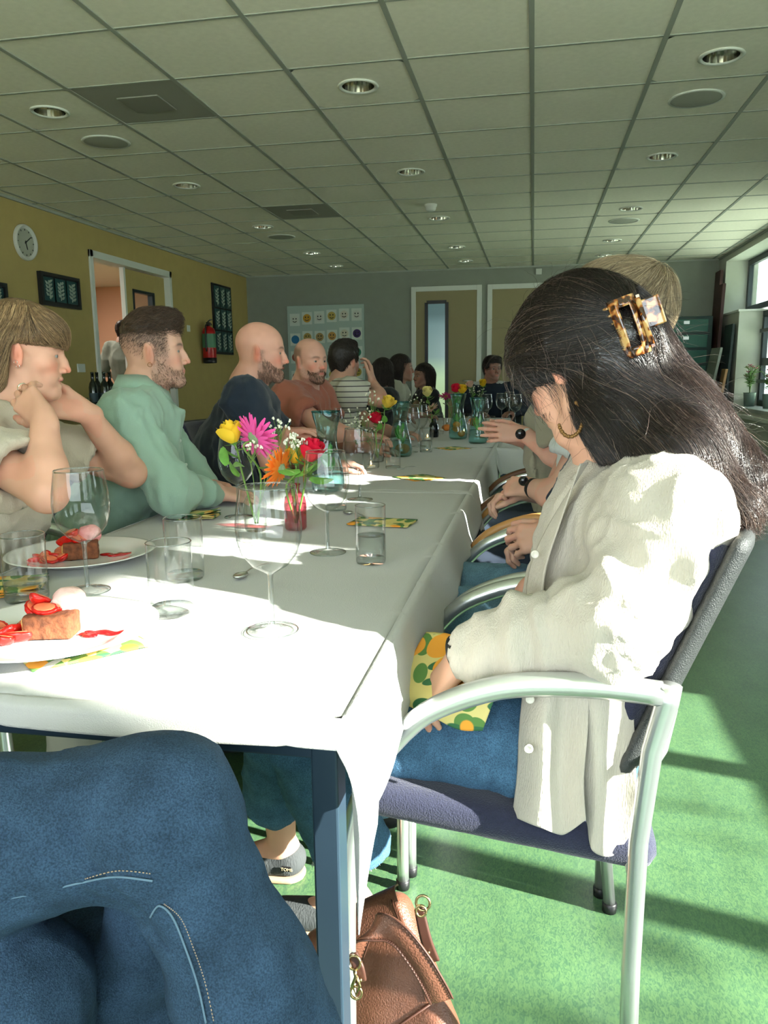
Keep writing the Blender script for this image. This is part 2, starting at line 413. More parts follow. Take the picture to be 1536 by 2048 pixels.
for z in (1.02, 1.62):      # horizontal opening sash of window 2
    MB().box(XR+T-.10, XR+T-.06, 9.8, 10.33, z-.02, z+.02).build('sash_bar', m_dark, bpy.data.objects['window_2'], smooth=False)
# ---- ceiling: grid of bars (one structure), tiles as parts
GX0, GY0, S6 = -1.241, 3.4196, .6
ceil_ = MB()
xs = [GX0+S6*i for i in range(-5, 7)]; ys = [GY0+S6*j for j in range(-6, 14)]
for x in xs: ceil_.box(x-.012, x+.012, YR, YB, ZC-.004, ZC+.02)
for y in ys: ceil_.box(XL, XR+T, y-.008, y+.008, ZC-.003, ZC+.02)
ceiling = struct('ceiling', ceil_, m_grid)
sl_ = MB().box(XL-.15, XR+T, YR-.15, YB+.15, ZC+.2, ZC+.3); struct('wall_above_ceiling', sl_, m_wall)
struct('trim_5', MB().box(XL, XL+.02, YR, YB, ZC-.022, ZC), m_grid)
struct('trim_6', MB().box(XL, XR, YB-.02, YB, ZC-.022, ZC), m_grid)
struct('trim_7', MB().box(XR-.02, XR, YR, YB, ZC-.022, ZC), m_grid)
def tile_mesh(hole=0):
    a = S6-.004; mb = MB()
    if not hole: mb.box(-a/2, a/2, -a/2, a/2, 0, .015)
    else:
        n = 32; o = []; i_ = []
        for k in range(n):
            th = 2*PI*(k+.5)/n; c, s = math.cos(th), math.sin(th); q = a/2/max(abs(c), abs(s)); o.append((c*q, s*q, 0)); i_.append((c*hole, s*hole, 0))
        mb.add(o+i_+[(x, y, .015) for x, y, _ in i_], [(k, n+k, n+(k+1) % n, (k+1) % n) for k in range(n)]+[(n+k, 2*n+k, 2*n+(k+1) % n, n+(k+1) % n) for k in range(n)])
    return mb
lights = [(x, y) for y in (.72, 2.52, 4.32, 6.12, 7.92, 9.72, 10.92) for x in (-2.741, -.941, .859)]
lights = [(x, min(range(len(ys)), key=lambda j: abs(ys[j]+.3-y))) for x, y in lights]; lights = [(x, ys[j]+.3) for x, j in lights]
t0 = tile_mesh().build('ceiling_tile', m_tile, ceiling, smooth=False); t1 = tile_mesh(.085).build('ceiling_tile', m_tile, ceiling, smooth=False)
vents = [(-2.141, 4.3196), (-2.141, 7.3196)]
first = {0: 1, 1: 1}
for x in [xs[0]-S6]+xs:
    for y in [ys[0]-S6]+ys:
        cx, cy = x+.3, y+.3
        if any(abs(cx-v[0])+abs(cy-v[1]) < .1 for v in vents): continue
        if cy+.3 < YR+.1: continue
        h = any(abs(cx-v[0])+abs(cy-v[1]) < .1 for v in lights); src = t1 if h else t0; k = int(h)
        x0, x1 = max(cx-.298, XL+.001), min(cx+.298, XR+T); y0, y1 = max(cy-.298, YR), min(cy+.298, YB)
        if x1-x0 < .03 or y1-y0 < .03: continue
        if first[k]: o = src; first[k] = 0
        else: o = src.copy(); COL.objects.link(o)
        o.location = ((x0+x1)/2, (y0+y1)/2, ZC+.0005); o.scale = ((x1-x0)/.596, (y1-y0)/.596, 1)
# downlights
m_refl = mat('faceted reflector', (.75, .74, .70), rough=.12, metal=1)
def downlight():
    t = thing('downlight', 'x', 'ceiling light', (0, 0, 0), 0, 'recessed downlights in the tiled ceiling')
    b = MB(); b.lathe([(.086, .003), (.106, .001), (.109, -.004), (.100, -.009), (.086, -.006), (.085, .003)], n=36); b.build('trim_ring', m_white, t)
    b = MB(); b.lathe([(.085, -.002), (.080, .05), (.062, .10), (.035, .125), (.0, .128)], n=30); b.build('reflector', m_refl, t, smooth=False)
    b = MB()
    for k in (-1, 1): b.tube([V(k*.022, 0, .115), V(k*.022, 0, .05)], .011, 8)
    b.build('lamp', mat('unlit lamp glass', (.7, .7, .66), rough=.25), t)
    return t
dl0 = downlight()
rowname = ['just behind', 'behind', 'first', 'second', 'third', 'fourth', 'fifth']
for i, (x, y) in enumerate(lights):
    t = dl0 if i == 0 else dup(dl0)
    t.location = (x, y, ZC)
    r_ = i//3; c_ = ('left', 'middle', 'right')[i % 3]
    t['label'] = 'round recessed downlight, %s row, %s visible light counted away from the viewer' % (c_, rowname[r_]) if r_ > 1 else 'round recessed downlight above the viewer, %s row, %s' % (c_, ('rear', 'front')[r_])
def speaker(x, y, lab):
    t = thing('ceiling_speaker', lab, 'speaker', (x, y, ZC), 0, 'round ceiling speakers')
    MB().lathe([(.0, -.006), (.125, -.006), (.135, -.004)], n=36).build('grille', mat('speaker grille', (.42, .43, .38), rough=.8, bump=.6, bscale=400), t)
    MB().lathe([(.135, -.007), (.15, -.006), (.152, 0), (.13, 0)], n=36).build('rim', m_white, t)
speaker(-2.741, 4.92, 'round ceiling speaker behind the nearest left downlight'); speaker(.859, 4.92, 'round ceiling speaker behind the nearest right downlight')
speaker(.859, 8.52, 'small looking round ceiling speaker far off on the right'); speaker(-2.741, 8.52, 'small looking round ceiling speaker far off on the left')
for (x, y), l in zip(vents, ('grey ceiling vent panel near the left downlight', 'grey ceiling vent panel far off in the ceiling')):
    t = thing('ceiling_vent', l, 'vent', (x, y, ZC), 0, 'square ceiling vent panels')
    mg = mat('grey vent panel', (.33, .33, .29), rough=.8, bump=.5, bscale=300)
    MB().box(-.296, .296, -.296, .296, -.001, .012).build('panel', mg, t, smooth=False)
    MB().box(-.12, .12, -.12, .12, -.008, 0).build('diffuser', mat('darker vent diffuser', (.26, .26, .23), rough=.7), t, smooth=False, bevel=.003)
t = thing('smoke_detector', 'small white smoke detector in the middle of the ceiling', 'smoke detector', (-.941, 7.30, ZC))
MB().lathe([(.0, -.06), (.03, -.058), (.045, -.045), (.05, -.02), (.055, -.018), (.058, 0)], n=20).build('housing', m_white, t)
MB().lathe([(.046, -.035), (.0475, -.03), (.046, -.025)], n=20).build('vent_ring', m_black, t)
# ---- doorway in the left wall, hallway behind
b = MB(); f_ = .06
b.box(XL-.16, XL+.02, DY0, DY0+f_, 0, DZ); b.box(XL-.16, XL+.02, DY1-f_, DY1, 0, DZ); b.box(XL-.16, XL+.02, DY0, DY1, DZ-.07, DZ)
b.box(XL-.10, XL-.05, 8.04, 8.08, 0, DZ-.07)
frame_ = struct('door_1', b, m_white, bevel=.004)
leaf = MB(); leaf.box(XL-.10, XL-.055, 8.08, 8.22, 0, DZ-.08); leaf.box(XL-.10, XL-.055, 8.72, 9.0, 0, DZ-.08); leaf.box(XL-.10, XL-.055, 8.22, 8.72, 2.12, DZ-.08); leaf.box(XL-.10, XL-.055, 8.22, 8.72, 0, .9)
leaf.build('door_leaf', m_yel, frame_, smooth=False, bevel=.003)
b = MB()
for a in ((8.22, 8.245, .9, 2.12), (8.66, 8.72, .9, 2.12), (8.245, 8.66, 2.09, 2.12), (8.245, 8.66, .9, .93)): b.box(XL-.105, XL-.045, *a)
b.build('glazing_bead', m_dark, frame_, smooth=False)
MB().box(XL-.08, XL-.074, 8.245, 8.66, .93, 2.09).build('pane', m_pane, frame_, smooth=False)
b = MB(); b.box(-6.9, -6.8, 5, 11.6, 0, ZC); b.box(-6.9, XL-.15, 11.5, 11.6, 0, ZC); b.box(-6.9, XL-.15, 5, 5.1, 0, ZC)
struct('wall_hallway', b, m_pink)
struct('ceiling_hallway', MB().box(-6.9, XL-.15, 5, 11.6, ZC-.1, ZC), m_white)
hl = bpy.data.lights.new('hallway_lamp', 'AREA'); hl.energy = 60; hl.size = .6; hl.size_y = 3; hl.shape = 'RECTANGLE'; hl.color = (1, .9, .78)
ho = bpy.data.objects.new('hallway_lamp', hl); COL.objects.link(ho); ho.location = (-5.6, 8.5, ZC-.12)
p = atx(210, 660, -6.8)
tag(MB().box(-6.8, -6.78, p[1]-.14, p[1]+.14, p[2]-.1, p[2]+.06).build('hallway_sign', mat('sign beige', (.55, .38, .28)), smooth=False), 'small rectangular sign on the pink hallway wall', 'sign')
p = atx(196, 600, -6.8); struct('trim_8', MB().box(-6.8, -6.77, p[1]-.05, p[1]-.01, 0, 2.2), mat('door edge tan', (.72, .42, .26)))
# ---- back wall: doors, board, cabinet, planks
def fdoor(name, x0, x1, glass=None, m=m_door):
    b = MB(); y = YB-.03; z = 2.34
    b.box(x0-.07, x0, y, YB, 0, z+.07); b.box(x1, x1+.07, y, YB, 0, z+.07); b.box(x0, x1, y, YB, z, z+.07)
    o = struct(name, b, m_white, bevel=.004); l_ = MB(); y2 = YB-.02
    if glass:
        g0, g1, gz0, gz1 = glass
        l_.box(x0, g0, y2, YB, 0, z); l_.box(g1, x1, y2, YB, 0, z); l_.box(g0, g1, y2, YB, gz1, z); l_.box(g0, g1, y2, YB, 0, gz0)
        f = MB()
        for q in ((g0-.03, g0+.02, gz0, gz1), (g1-.02, g1+.03, gz0, gz1)): f.box(q[0], q[1], y2-.012, y2+.01, q[2], q[3])
        f.box(g0, g1, y2-.012, y2+.01, gz1-.02, gz1+.03); f.build('glazing_bead', m_black, o, smooth=False)
        gm = mat('frosted strip glass', (.28, .40, .36), rough=.15)
        MB().box(g0+.02, g1-.02, y2-.004, y2+.002, gz0, gz1-.02).build('pane', gm, o, smooth=False)
    if not glass: l_.box(x0, x1, y2, YB, 0, z)
    l_.build('door_leaf', m, o, smooth=False)
    h = MB(); h.tube([V(x1-.07, y2, 1.05), V(x1-.07, y2-.05, 1.05), V(x1-.19, y2-.05, 1.05)], .009, 8); h.build('door_handle', m_steel, o)
    return o
fdoor('door_2', -1.72, -.83, (-1.56, -1.27, .2, 2.18)); fdoor('door_3', -.61, .28)
# backlit look of the strip glass is painted as an emission gradient
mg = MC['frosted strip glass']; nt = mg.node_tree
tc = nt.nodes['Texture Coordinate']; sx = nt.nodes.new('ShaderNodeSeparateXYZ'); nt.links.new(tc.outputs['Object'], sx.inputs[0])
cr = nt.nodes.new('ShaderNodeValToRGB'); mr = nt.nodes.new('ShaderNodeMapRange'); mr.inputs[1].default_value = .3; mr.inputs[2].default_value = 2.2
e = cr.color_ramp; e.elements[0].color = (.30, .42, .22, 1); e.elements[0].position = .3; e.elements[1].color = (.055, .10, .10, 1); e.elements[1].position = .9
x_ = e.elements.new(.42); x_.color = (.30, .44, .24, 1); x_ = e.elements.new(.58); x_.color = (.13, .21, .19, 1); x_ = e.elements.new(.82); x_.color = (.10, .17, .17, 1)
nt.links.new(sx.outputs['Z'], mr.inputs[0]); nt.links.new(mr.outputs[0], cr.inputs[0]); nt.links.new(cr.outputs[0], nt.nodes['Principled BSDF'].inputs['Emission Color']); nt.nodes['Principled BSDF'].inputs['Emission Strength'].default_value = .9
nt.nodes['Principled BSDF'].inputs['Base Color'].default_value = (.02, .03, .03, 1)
# board with face cards
bx0, bx1, bz0, bz1 = -3.69, -2.50, .95, 2.19
bd = thing('pin_board', 'pale board with rows of round face pictures on the back wall', 'board', (0, 0, 0))
MB().box(bx0, bx1, YB-.03, YB-.003, bz0, bz1).build('board', mat('pale board', (.40, .50, .46), rough=.5), bd, smooth=False, bevel=.004)
rs = random.Random(3); fc = [(.62, .66, .58), (.55, .30, .03), (.6, .62, .55), (.50, .38, .10), (.62, .60, .5), (.6, .62, .56), (.02, .16, .34), (.40, .28, .08), (.40, .27, .10), (.55, .30, .08), (.6, .58, .45), (.06, .03, .13), (.33, .08, .05), (.1, .3, .2), (.5, .35, .05), (.5, .4, .1), (.4, .2, .05), (.02, .22, .12), (.05, .03, .04), (.5, .3, .1), (.4, .3, .1), (.5, .4, .1), (.3, .1, .1), (.45, .33, .05)]
mk = mat('card white', (.62, .68, .62), rough=.6)
for j in range(4):
    for i in range(6):
        cx = bx0+.12+i*.192; cz = bz1-.17-j*.285+rs.uniform(-.012, .012)+.012*i-.03
        d = thing  # cards are pieces of the board
        c = MB().box(cx-.078, cx+.078, YB-.036, YB-.031, cz-.09, cz+.09).build('card', mk, bd, smooth=False)
        col = fc[j*6+i]; f = MB(); f.lathe([(0, 0), (.062, 0)], n=20, M=np.array(Matrix.Translation((cx, YB-.038, cz)) @ Matrix.Rotation(PI/2, 4, 'X')))
        f.build('round_face', mat('face %d' % (j*6+i), col, rough=.6), c, smooth=False)
        if j*6+i not in (6,):
            g = MB()
            for sgn in (-1, 1): g.ball((cx+sgn*.022, YB-.041, cz+.015), (.009, .002, .012), 8, 4)
            g.tube([V(cx+.03*math.cos(a), YB-.041, cz-.012+.022*math.sin(a)) for a in np.linspace(PI*1.1, PI*1.9, 7)], .005, 5)
            g.build('face_marks', mat('face mark', (.02, .02, .02) if j*6+i != 11 else (.5, .4, .6)), c)
# green drawer cabinet
cb = thing('drawer_cabinet', 'tall dark green cabinet of labelled drawers in the far right corner', 'cabinet', (1.96, 11.33, 0))
mgreen = mat('dark green metal', (.012, .11, .075), rough=.4)
MB().box(-.36, .33, -.26, .26, 0, 1.86).build('body', mat('very dark green metal', (.01, .04, .035), rough=.5), cb, smooth=False, bevel=.005)
for k in range(9):
    z = 1.82-k*.2
    d = MB().box(-.27, .27, -.285, -.262, z-.165, z).build('drawer', mgreen, cb, smooth=False, bevel=.004)
    MB().box(-.035, .035, -.297, -.285, z-.06, z-.02).build('label_holder', m_steel, d, smooth=False)
    MB().ball((-.22, -.29, z-.08), .008, 8, 6).build('lock', m_steel, d)
# leaning planks and panels
def plank(x, y, w_, th, h, lean, m, lab, rz=0):
    o = MB().box(-w_/2, w_/2, 0, th, 0, h).build('leaning_panel', m, smooth=False, bevel=.003); o.location = (x, y, .0); o.rotation_euler = (0, lean, rz)
    return tag(o, lab, 'panel', 'panels leaning against the right wall')
mbr = mat('dark red-brown board', (.055, .016, .014), rough=.5, var=.2)
plank(2.36, 11.27, .04, .3, 2.46, .02, mbr, 'tallest dark brown board leaning by the pillar')
plank(2.30, 10.90, .04, .3, 2.25, .03, mbr, 'second dark brown board, shorter, beside the green cabinet')
plank(2.02, 10.3, .03, .5, 1.45, .16, mat('grey panel', (.20, .22, .19), rough=.6), 'grey panel with a white edge leaning in front of the brown boards')
plank(2.15, 10.2, .03, .2, 1.18, .13, mat('wood strip', (.30, .16, .07), rough=.6), 'narrow wooden board leaning beside the grey panel')
plank(2.34, 10.45, .03, .4, 1.72, .04, mat('dark picture back', (.02, .035, .035), rough=.5), 'dark framed panel standing in the corner by the pillar')
# clock
ck = thing('wall_clock', 'round white wall clock on the yellow wall', 'clock', (XL, 6.285, 2.307))
Mc = np.array(Matrix.Rotation(PI/2, 4, 'Y')); 
MB().lathe([(.0, .012), (.115, .012), (.13, .03), (.14, .035), (.15, .02), (.15, .001)], n=40, M=Mc).build('case', mat('clock rim', (.62, .62, .58), rough=.4), ck)
MB().lathe([(0, .0135), (.118, .0135)], n=40, M=Mc).build('dial', mat('clock dial', (.42, .43, .36), rough=.6), ck)
h = MB()
for k in range(12):
    a = k*PI/6; h.box(.014, .0155, -.004, .004, .098, .112, np.array(Matrix.Rotation(a, 4, 'X')))
h.build('hour_marks', m_black, ck, smooth=False)
for nm, a, L_ in (('hour_hand', R(195), .06), ('minute_hand', R(-55), .095)):
    MB().box(.016, .0175, -.004, .004, -.015, L_, np.array(Matrix.Rotation(a, 4, 'X'))).build(nm, m_black, ck, smooth=False)
# framed pictures on the yellow wall
m_teal = mat('dark teal print', (.012, .065, .07), rough=.3)
def print_panel(parent, y0, y1, z0, z1, seed, x=XL+.03):
    p = MB().box(x-.004, x, y0, y1, z0, z1).build('print', m_teal, parent, smooth=False)
    rg = random.Random(seed); b = MB(); cy, cz = (y0+y1)/2, (z0+z1)/2; W, H = y1-y0, z1-z0
    b.tube([V(x+.001, cy+rg.uniform(-.1, .1)*W, z0+.08*H), V(x+.001, cy+rg.uniform(-.1, .1)*W, cz), V(x+.001, cy, z1-.12*H)], .006, 4)
    for k in range(9):
        z = z0+(.15+.08*k)*H; s = (-1)**k
        b.tube([V(x+.001, cy, z), V(x+.001, cy+s*W*.18, z+H*.05), V(x+.001, cy+s*W*rg.uniform(.26, .38), z+H*.13)], [.005, .014, .002], 4)
    b.build('leaf_print', mat('pale print', (.30, .36, .30), rough=.5), p, smooth=False)
def picture(name, y0, y1, z0, z1, cols, rows, lab, thick=.03, fr=.03):
    t = thing(name, lab, 'picture', (0, 0, 0))
    b = MB()
    for q in ((y0, y0+fr, z0, z1), (y1-fr, y1, z0, z1), (y0+fr, y1-fr, z0, z0+fr), (y0+fr, y1-fr, z1-fr, z1)): b.box(XL+.001, XL+thick+.012, *q)
    b.box(XL+.001, XL+.01, y0+fr, y1-fr, z0+fr, z1-fr)
    b.build('frame', m_black, t, smooth=False)
    W = (y1-y0-2*fr)/cols; H = (z1-z0-2*fr)/rows
    for i in range(cols):
        for j in range(rows): print_panel(t, y0+fr+i*W+.012, y0+fr+(i+1)*W-.012, z0+fr+j*H+.012, z0+fr+(j+1)*H-.012, i*7+j)
picture('framed_picture', 6.42, 7.03, 1.80, 2.09, 3, 1, 'black framed picture of three leaf prints under the clock')
picture('framed_picture', 5.35, 5.95, 1.70, 1.93, 3, 1, 'black framed picture cut off by the left edge of the photo')
picture('print_poster', 10.28, 10.95, 1.46, 2.41, 3, 3, 'tall dark poster of pale plant prints beside the extinguisher', .01, .02)
# fire extinguisher
ex = thing('fire_extinguisher', 'red fire extinguisher hanging on the yellow wall', 'fire extinguisher', (XL+.1, 9.9, 1.33))
mred = mat('extinguisher red', (.42, .012, .012), rough=.3)
MB().lathe([(0, .03), (.08, .035), (.088, .06), (.088, .40), (.07, .45), (.025, .475), (.02, .49)], n=24).build('cylinder', mred, ex)
MB().lathe([(.0, 0), (.086, 0), (.09, .02), (.09, .07), (.0, .07)], n=24).build('base_ring', m_black, ex)
MB().lathe([(.0895, .2), (.0895, .38)], n=24).build('label_band', mat('green label', (.08, .22, .13), rough=.5), ex)
h = MB(); h.box(-.02, .02, -.03, .03, .48, .53); h.tube([V(0, -.02, .53), V(0, .05, .56), V(0, .12, .57)], .009, 8); h.tube([V(0, 0, .52), V(0, .08, .52), V(0, .11, .50)], .008, 8); h.build('valve', m_black, ex)
h = MB(); h.tube(spline([V(0, -.02, .50), V(.0, -.09, .48), V(0, -.11, .35), V(0, -.10, .15)], 12), .011, 8); h.build('hose', m_black, ex)
# light switch plate
tag(MB().box(XL, XL+.012, 6.93, 7.06, 1.21, 1.29).build('light_switch', m_white, smooth=False, bevel=.003), 'white switch plate on the yellow wall left of the doorway', 'switch')
tag(MB().box(XL, XL+.012, 9.45, 9.53, 1.72, 1.80).build('light_switch', m_white, smooth=False, bevel=.003), 'small white box on the yellow wall right of the doorway', 'switch')
tag(MB().box(.0, .08, YB-.05, YB, 2.52, 2.6).build('sensor_box', m_white, smooth=False, bevel=.005), 'small white sensor high on the back wall', 'sensor')
# sill plants
def sill_plant(x, y, h, pot_r, lab, seed, pink=True):
    t = thing('potted_plant', lab, 'plant', (x, y, .72), 0, 'potted plants on the window sill'); rg = random.Random(seed)
    MB().lathe([(0, 0), (pot_r*.75, 0), (pot_r*.95, .16), (pot_r, .165), (pot_r*.9, .16), (0, .14)], n=20).build('pot', mat('grey-green pot', (.16, .22, .19), rough=.5), t)
    st = MB(); lv = MB(); fl = MB()
    for k in range(13):
        a = rg.uniform(0, 2*PI); q = rg.uniform(.1, 1); top = V(math.cos(a)*q*.13, math.sin(a)*q*.13, .16+h*rg.uniform(.5, 1))
        pts = spline([V(0, 0, .14), V(top[0]*.3, top[1]*.3, .14+(top[2]-.14)*.6), top], 6); st.tube(pts, .004, 5)
        for j in range(2, 6):
            for s in range(2):
                a2 = rg.uniform(0, 2*PI); d = V(math.cos(a2), math.sin(a2), rg.uniform(-.2, .5)); lv.tube([pts[j], pts[j]+d*.03, pts[j]+d*.06], [.002, .013, .002], 6, flat=.3)
        if pink and k % 2 == 0:
            for s in range(5):
                a2 = s*2*PI/5; d = V(math.cos(a2)*.7, math.sin(a2)*.7, .6); fl.tube([top, top+d*.025, top+d*.045], [.002, .011, .003], 6, flat=.35)
    st.build('stem', mat('plant stem', (.08, .16, .04)), t); lv.build('foliage', mat('plant leaf', (.10, .22, .05), rough=.5), t)
    if pink: fl.build('blossom', mat('dusty pink petals', (.50, .22, .25), rough=.6), t)
p = atx(1502, 800, 2.6); sill_plant(2.58, p[1], .32, .075, 'flowering plant with pink blossoms in a grey pot on the sill', 1)
sill_plant(2.62, 9.55, .26, .07, 'second potted plant at the right edge of the photo', 2)
# counter with bottles by the doorway
ct = thing('serving_cart', 'dark serving cart with bottles beside the doorway', 'cart', (-3.98, 6.50, 0), 0)
mw = mat('dark wood cart', (.03, .022, .018), rough=.5)
MB().box(-.33, .33, -.5, .5, .86, .89).build('top', mw, ct, smooth=False, bevel=.004)
for z in (.2, .52): MB().box(-.32, .32, -.49, .49, z, z+.02).build('shelf', mw, ct, smooth=False)
for sx in (-1, 1):
    for sy in (-1, 1): MB().tube([V(sx*.31, sy*.47, 0), V(sx*.31, sy*.47, .86)], .016, 8).build('leg', m_black, ct)
def bottle(x, y, z, lab):
    t = thing('wine_bottle', lab, 'bottle', (x, y, z), 0, 'wine bottles on the dark cart')
    MB().lathe([(0, 0), (.037, 0), (.038, .01), (.038, .18), (.03, .215), (.015, .24), (.014, .30), (.0155, .302), (.0155, .315), (0, .315)], n=18).build('glass_body', mat('bottle dark glass', (.012, .02, .016), rough=.12, coat=.5), t)
    MB().lathe([(.0387, .05), (.0387, .13)], n=18).build('paper_label', mat('bottle label', (.05, .08, .09), rough=.6), t)
for k, (bx_, lab) in enumerate(((188, 'leftmost of the dark wine bottles on the cart'), (197, 'second wine bottle from the left on the cart'), (211, 'third wine bottle from the left on the cart'), (222, 'rightmost wine bottle on the cart'))):
    q = aty(bx_, 800, 6.45+.13*(k % 2)); bottle(q[0], q[1], .89, lab)
for k in range(7):
    q = aty(140+k*6, 800, 6.35+.12*(k % 2))
    t = MB().lathe([(.001, 0), (.028, 0), (.032, .09), (.030, .09), (.027, .005), (.001, .005)], n=14).build('small_glass', thin_glass('clear glass'), None); t.location = (q[0], q[1], .89)
    tag(t, ('leftmost','second','third','middle','fifth','sixth','rightmost')[k]+' of the seven small empty glasses left of the wine bottles', 'glass', 'glasses on the dark cart')
# ================================================================ OUTSIDE
def tree(x, y, h, r_, seed, lab):
    t = thing('garden_tree', lab, 'tree', (x, y, -.5), 0, 'trees outside the windows'); rg = np.random.RandomState(seed)
    MB().tube([V(0, 0, 0), V(.1, .05, h*.4), V(0, .1, h*.8)], [.22, .16, .06], 8).build('trunk', mat('tree bark', (.06, .045, .03)), t)
    n = 5200; d = rg.normal(size=(n, 3)); d /= np.linalg.norm(d, axis=1, keepdims=True); q = rg.rand(n, 1)**.4
    c = d*q*V(r_, r_, h*.42)+V(0, 0, h*.6); a = rg.normal(size=(n, 3)); a /= np.linalg.norm(a, axis=1, keepdims=True); b_ = np.cross(a, d); b_ /= np.linalg.norm(b_, axis=1, keepdims=True)
    s = .13
    vv = np.stack([c-a*s, c+b_*s*.5, c+a*s, c-b_*s*.5], 1).reshape(-1, 3)
    o = mesh_np('foliage', vv, np.arange(n*4).reshape(-1, 4), mat('tree leaf', (.10, .20, .05), rough=.6), t, smooth=False); o['kind'] = 'stuff'
tree(5.6, 9.4, 6.5, 1.7, 1, 'leafy tree close outside the far window'); tree(6.6, 5.6, 7, 1.8, 2, 'leafy tree further right outside the far window'); tree(9.5, 11.8, 7, 2.2, 3, 'taller tree standing behind the others outside')
tag(MB().box(-40, 60, -40, 60, -.62, -.5).build('ground_outside', mat('pale light-bouncing ground', (.68, .74, .58), rough=.9, var=.3, vscale=2), smooth=False), kind='structure')  # unseen ground, made pale to bounce extra light up to the ceiling
def shrub(x, y, h, r_, n, seed, lab):
    t = thing('garden_shrub', lab, 'shrub', (x, y, -.5), 0, 'loose shrubs outside the sunny window'); rg = np.random.RandomState(seed); st = MB()
    for k in range(9): a = rg.uniform(0, 6.28); st.tube([V(0, 0, 0), V(math.cos(a)*r_*.3, math.sin(a)*r_*.3, h*.5), V(math.cos(a)*r_*.8, math.sin(a)*r_*.8, h*rg.uniform(.75, 1))], [.03, .018, .006], 6)
    st.build('branch', mat('tree bark', (.06, .045, .03)), t)
    c = np.stack([rg.normal(size=n)*r_*.5, rg.normal(size=n)*r_*.5, h*rg.rand(n)**.8], 1); a = rg.normal(size=(n, 3)); a /= np.linalg.norm(a, axis=1, keepdims=True); b_ = np.cross(a, V(.3, .4, .8)); b_ /= np.linalg.norm(b_, axis=1, keepdims=True); s = .085
    o = mesh_np('foliage', np.stack([c-a*s, c+b_*s*.5, c+a*s, c-b_*s*.5], 1).reshape(-1, 3), np.arange(n*4).reshape(-1, 4), mat('tree leaf', (.10, .20, .05), rough=.6), t, smooth=False); o['kind'] = 'stuff'
for k, (x, y, h, n, lab) in enumerate(((5.9, -.5, 3.1, 900, 'loose shrub outside the sunny window, nearest its middle'), (6.2, 1.0, 2.8, 700, 'lower loose shrub outside the sunny window, towards its far end'), (6.0, -2.4, 3.0, 800, 'loose shrub outside the sunny window behind the viewer'))): shrub(x, y, h, .9, n, 11+k, lab)
# ================================================================ TABLES AND CLOTHS
m_frame = mat('dark slate metal', (.028, .05, .075), rough=.35, metal=.3, spec=.6)
TX0, TX1 = -1.07, -.205
def table(x0, x1, y0, y1, lab):
    t = thing('folding_table', lab, 'table', ((x0+x1)/2, (y0+y1)/2, 0), 0, 'tables joined end to end'); W = (x1-x0)/2; L = (y1-y0)/2
    MB().box(-W, W, -L, L, .722, .744).build('table_top', mat('table laminate', (.4, .36, .3), rough=.5), t, smooth=False, bevel=.003)
    b = MB(); q = .022
    for s in (-1, 1):
        b.box(-W+.02, W-.02, s*(L-.035)-.014, s*(L-.035)+.014, .685, .722); b.box(s*(W-.035)-.014, s*(W-.035)+.014, -L+.02, L-.02, .685, .722)
    b.build('apron', m_frame, t, smooth=False, bevel=.003)
    for sx in (-1, 1):
        for sy in (-1, 1):
            lg = MB().box(sx*(W-.038)-.017, sx*(W-.038)+.017, sy*(L-.04)-.021, sy*(L-.04)+.021, .012, .722).build('leg', m_frame, t, smooth=False, bevel=.003)
            MB().box(sx*(W-.038)-.018, sx*(W-.038)+.018, sy*(L-.04)-.022, sy*(L-.04)+.022, 0, .014).build('foot_cap', m_black, lg, smooth=False)
table(TX0, TX1, .835, 2.6, 'nearest table with a dark metal leg at its right corner')
table(TX0, TX1, 2.605, 4.2, 'second table from the viewer, with the flowers and candles')
table(TX0, TX1, 4.205, 7.15, 'farthest table, ending in front of the man in the suit')
table(TX1+.01, .70, 4.35, 5.1, 'table set crosswise on the right beyond the hands with the watch')
m_cloth = mat('white cotton cloth', (.43, .425, .405), rough=.9, bump=.35, bscale=700, sheen=.2, stretch=(1, .25, 1))
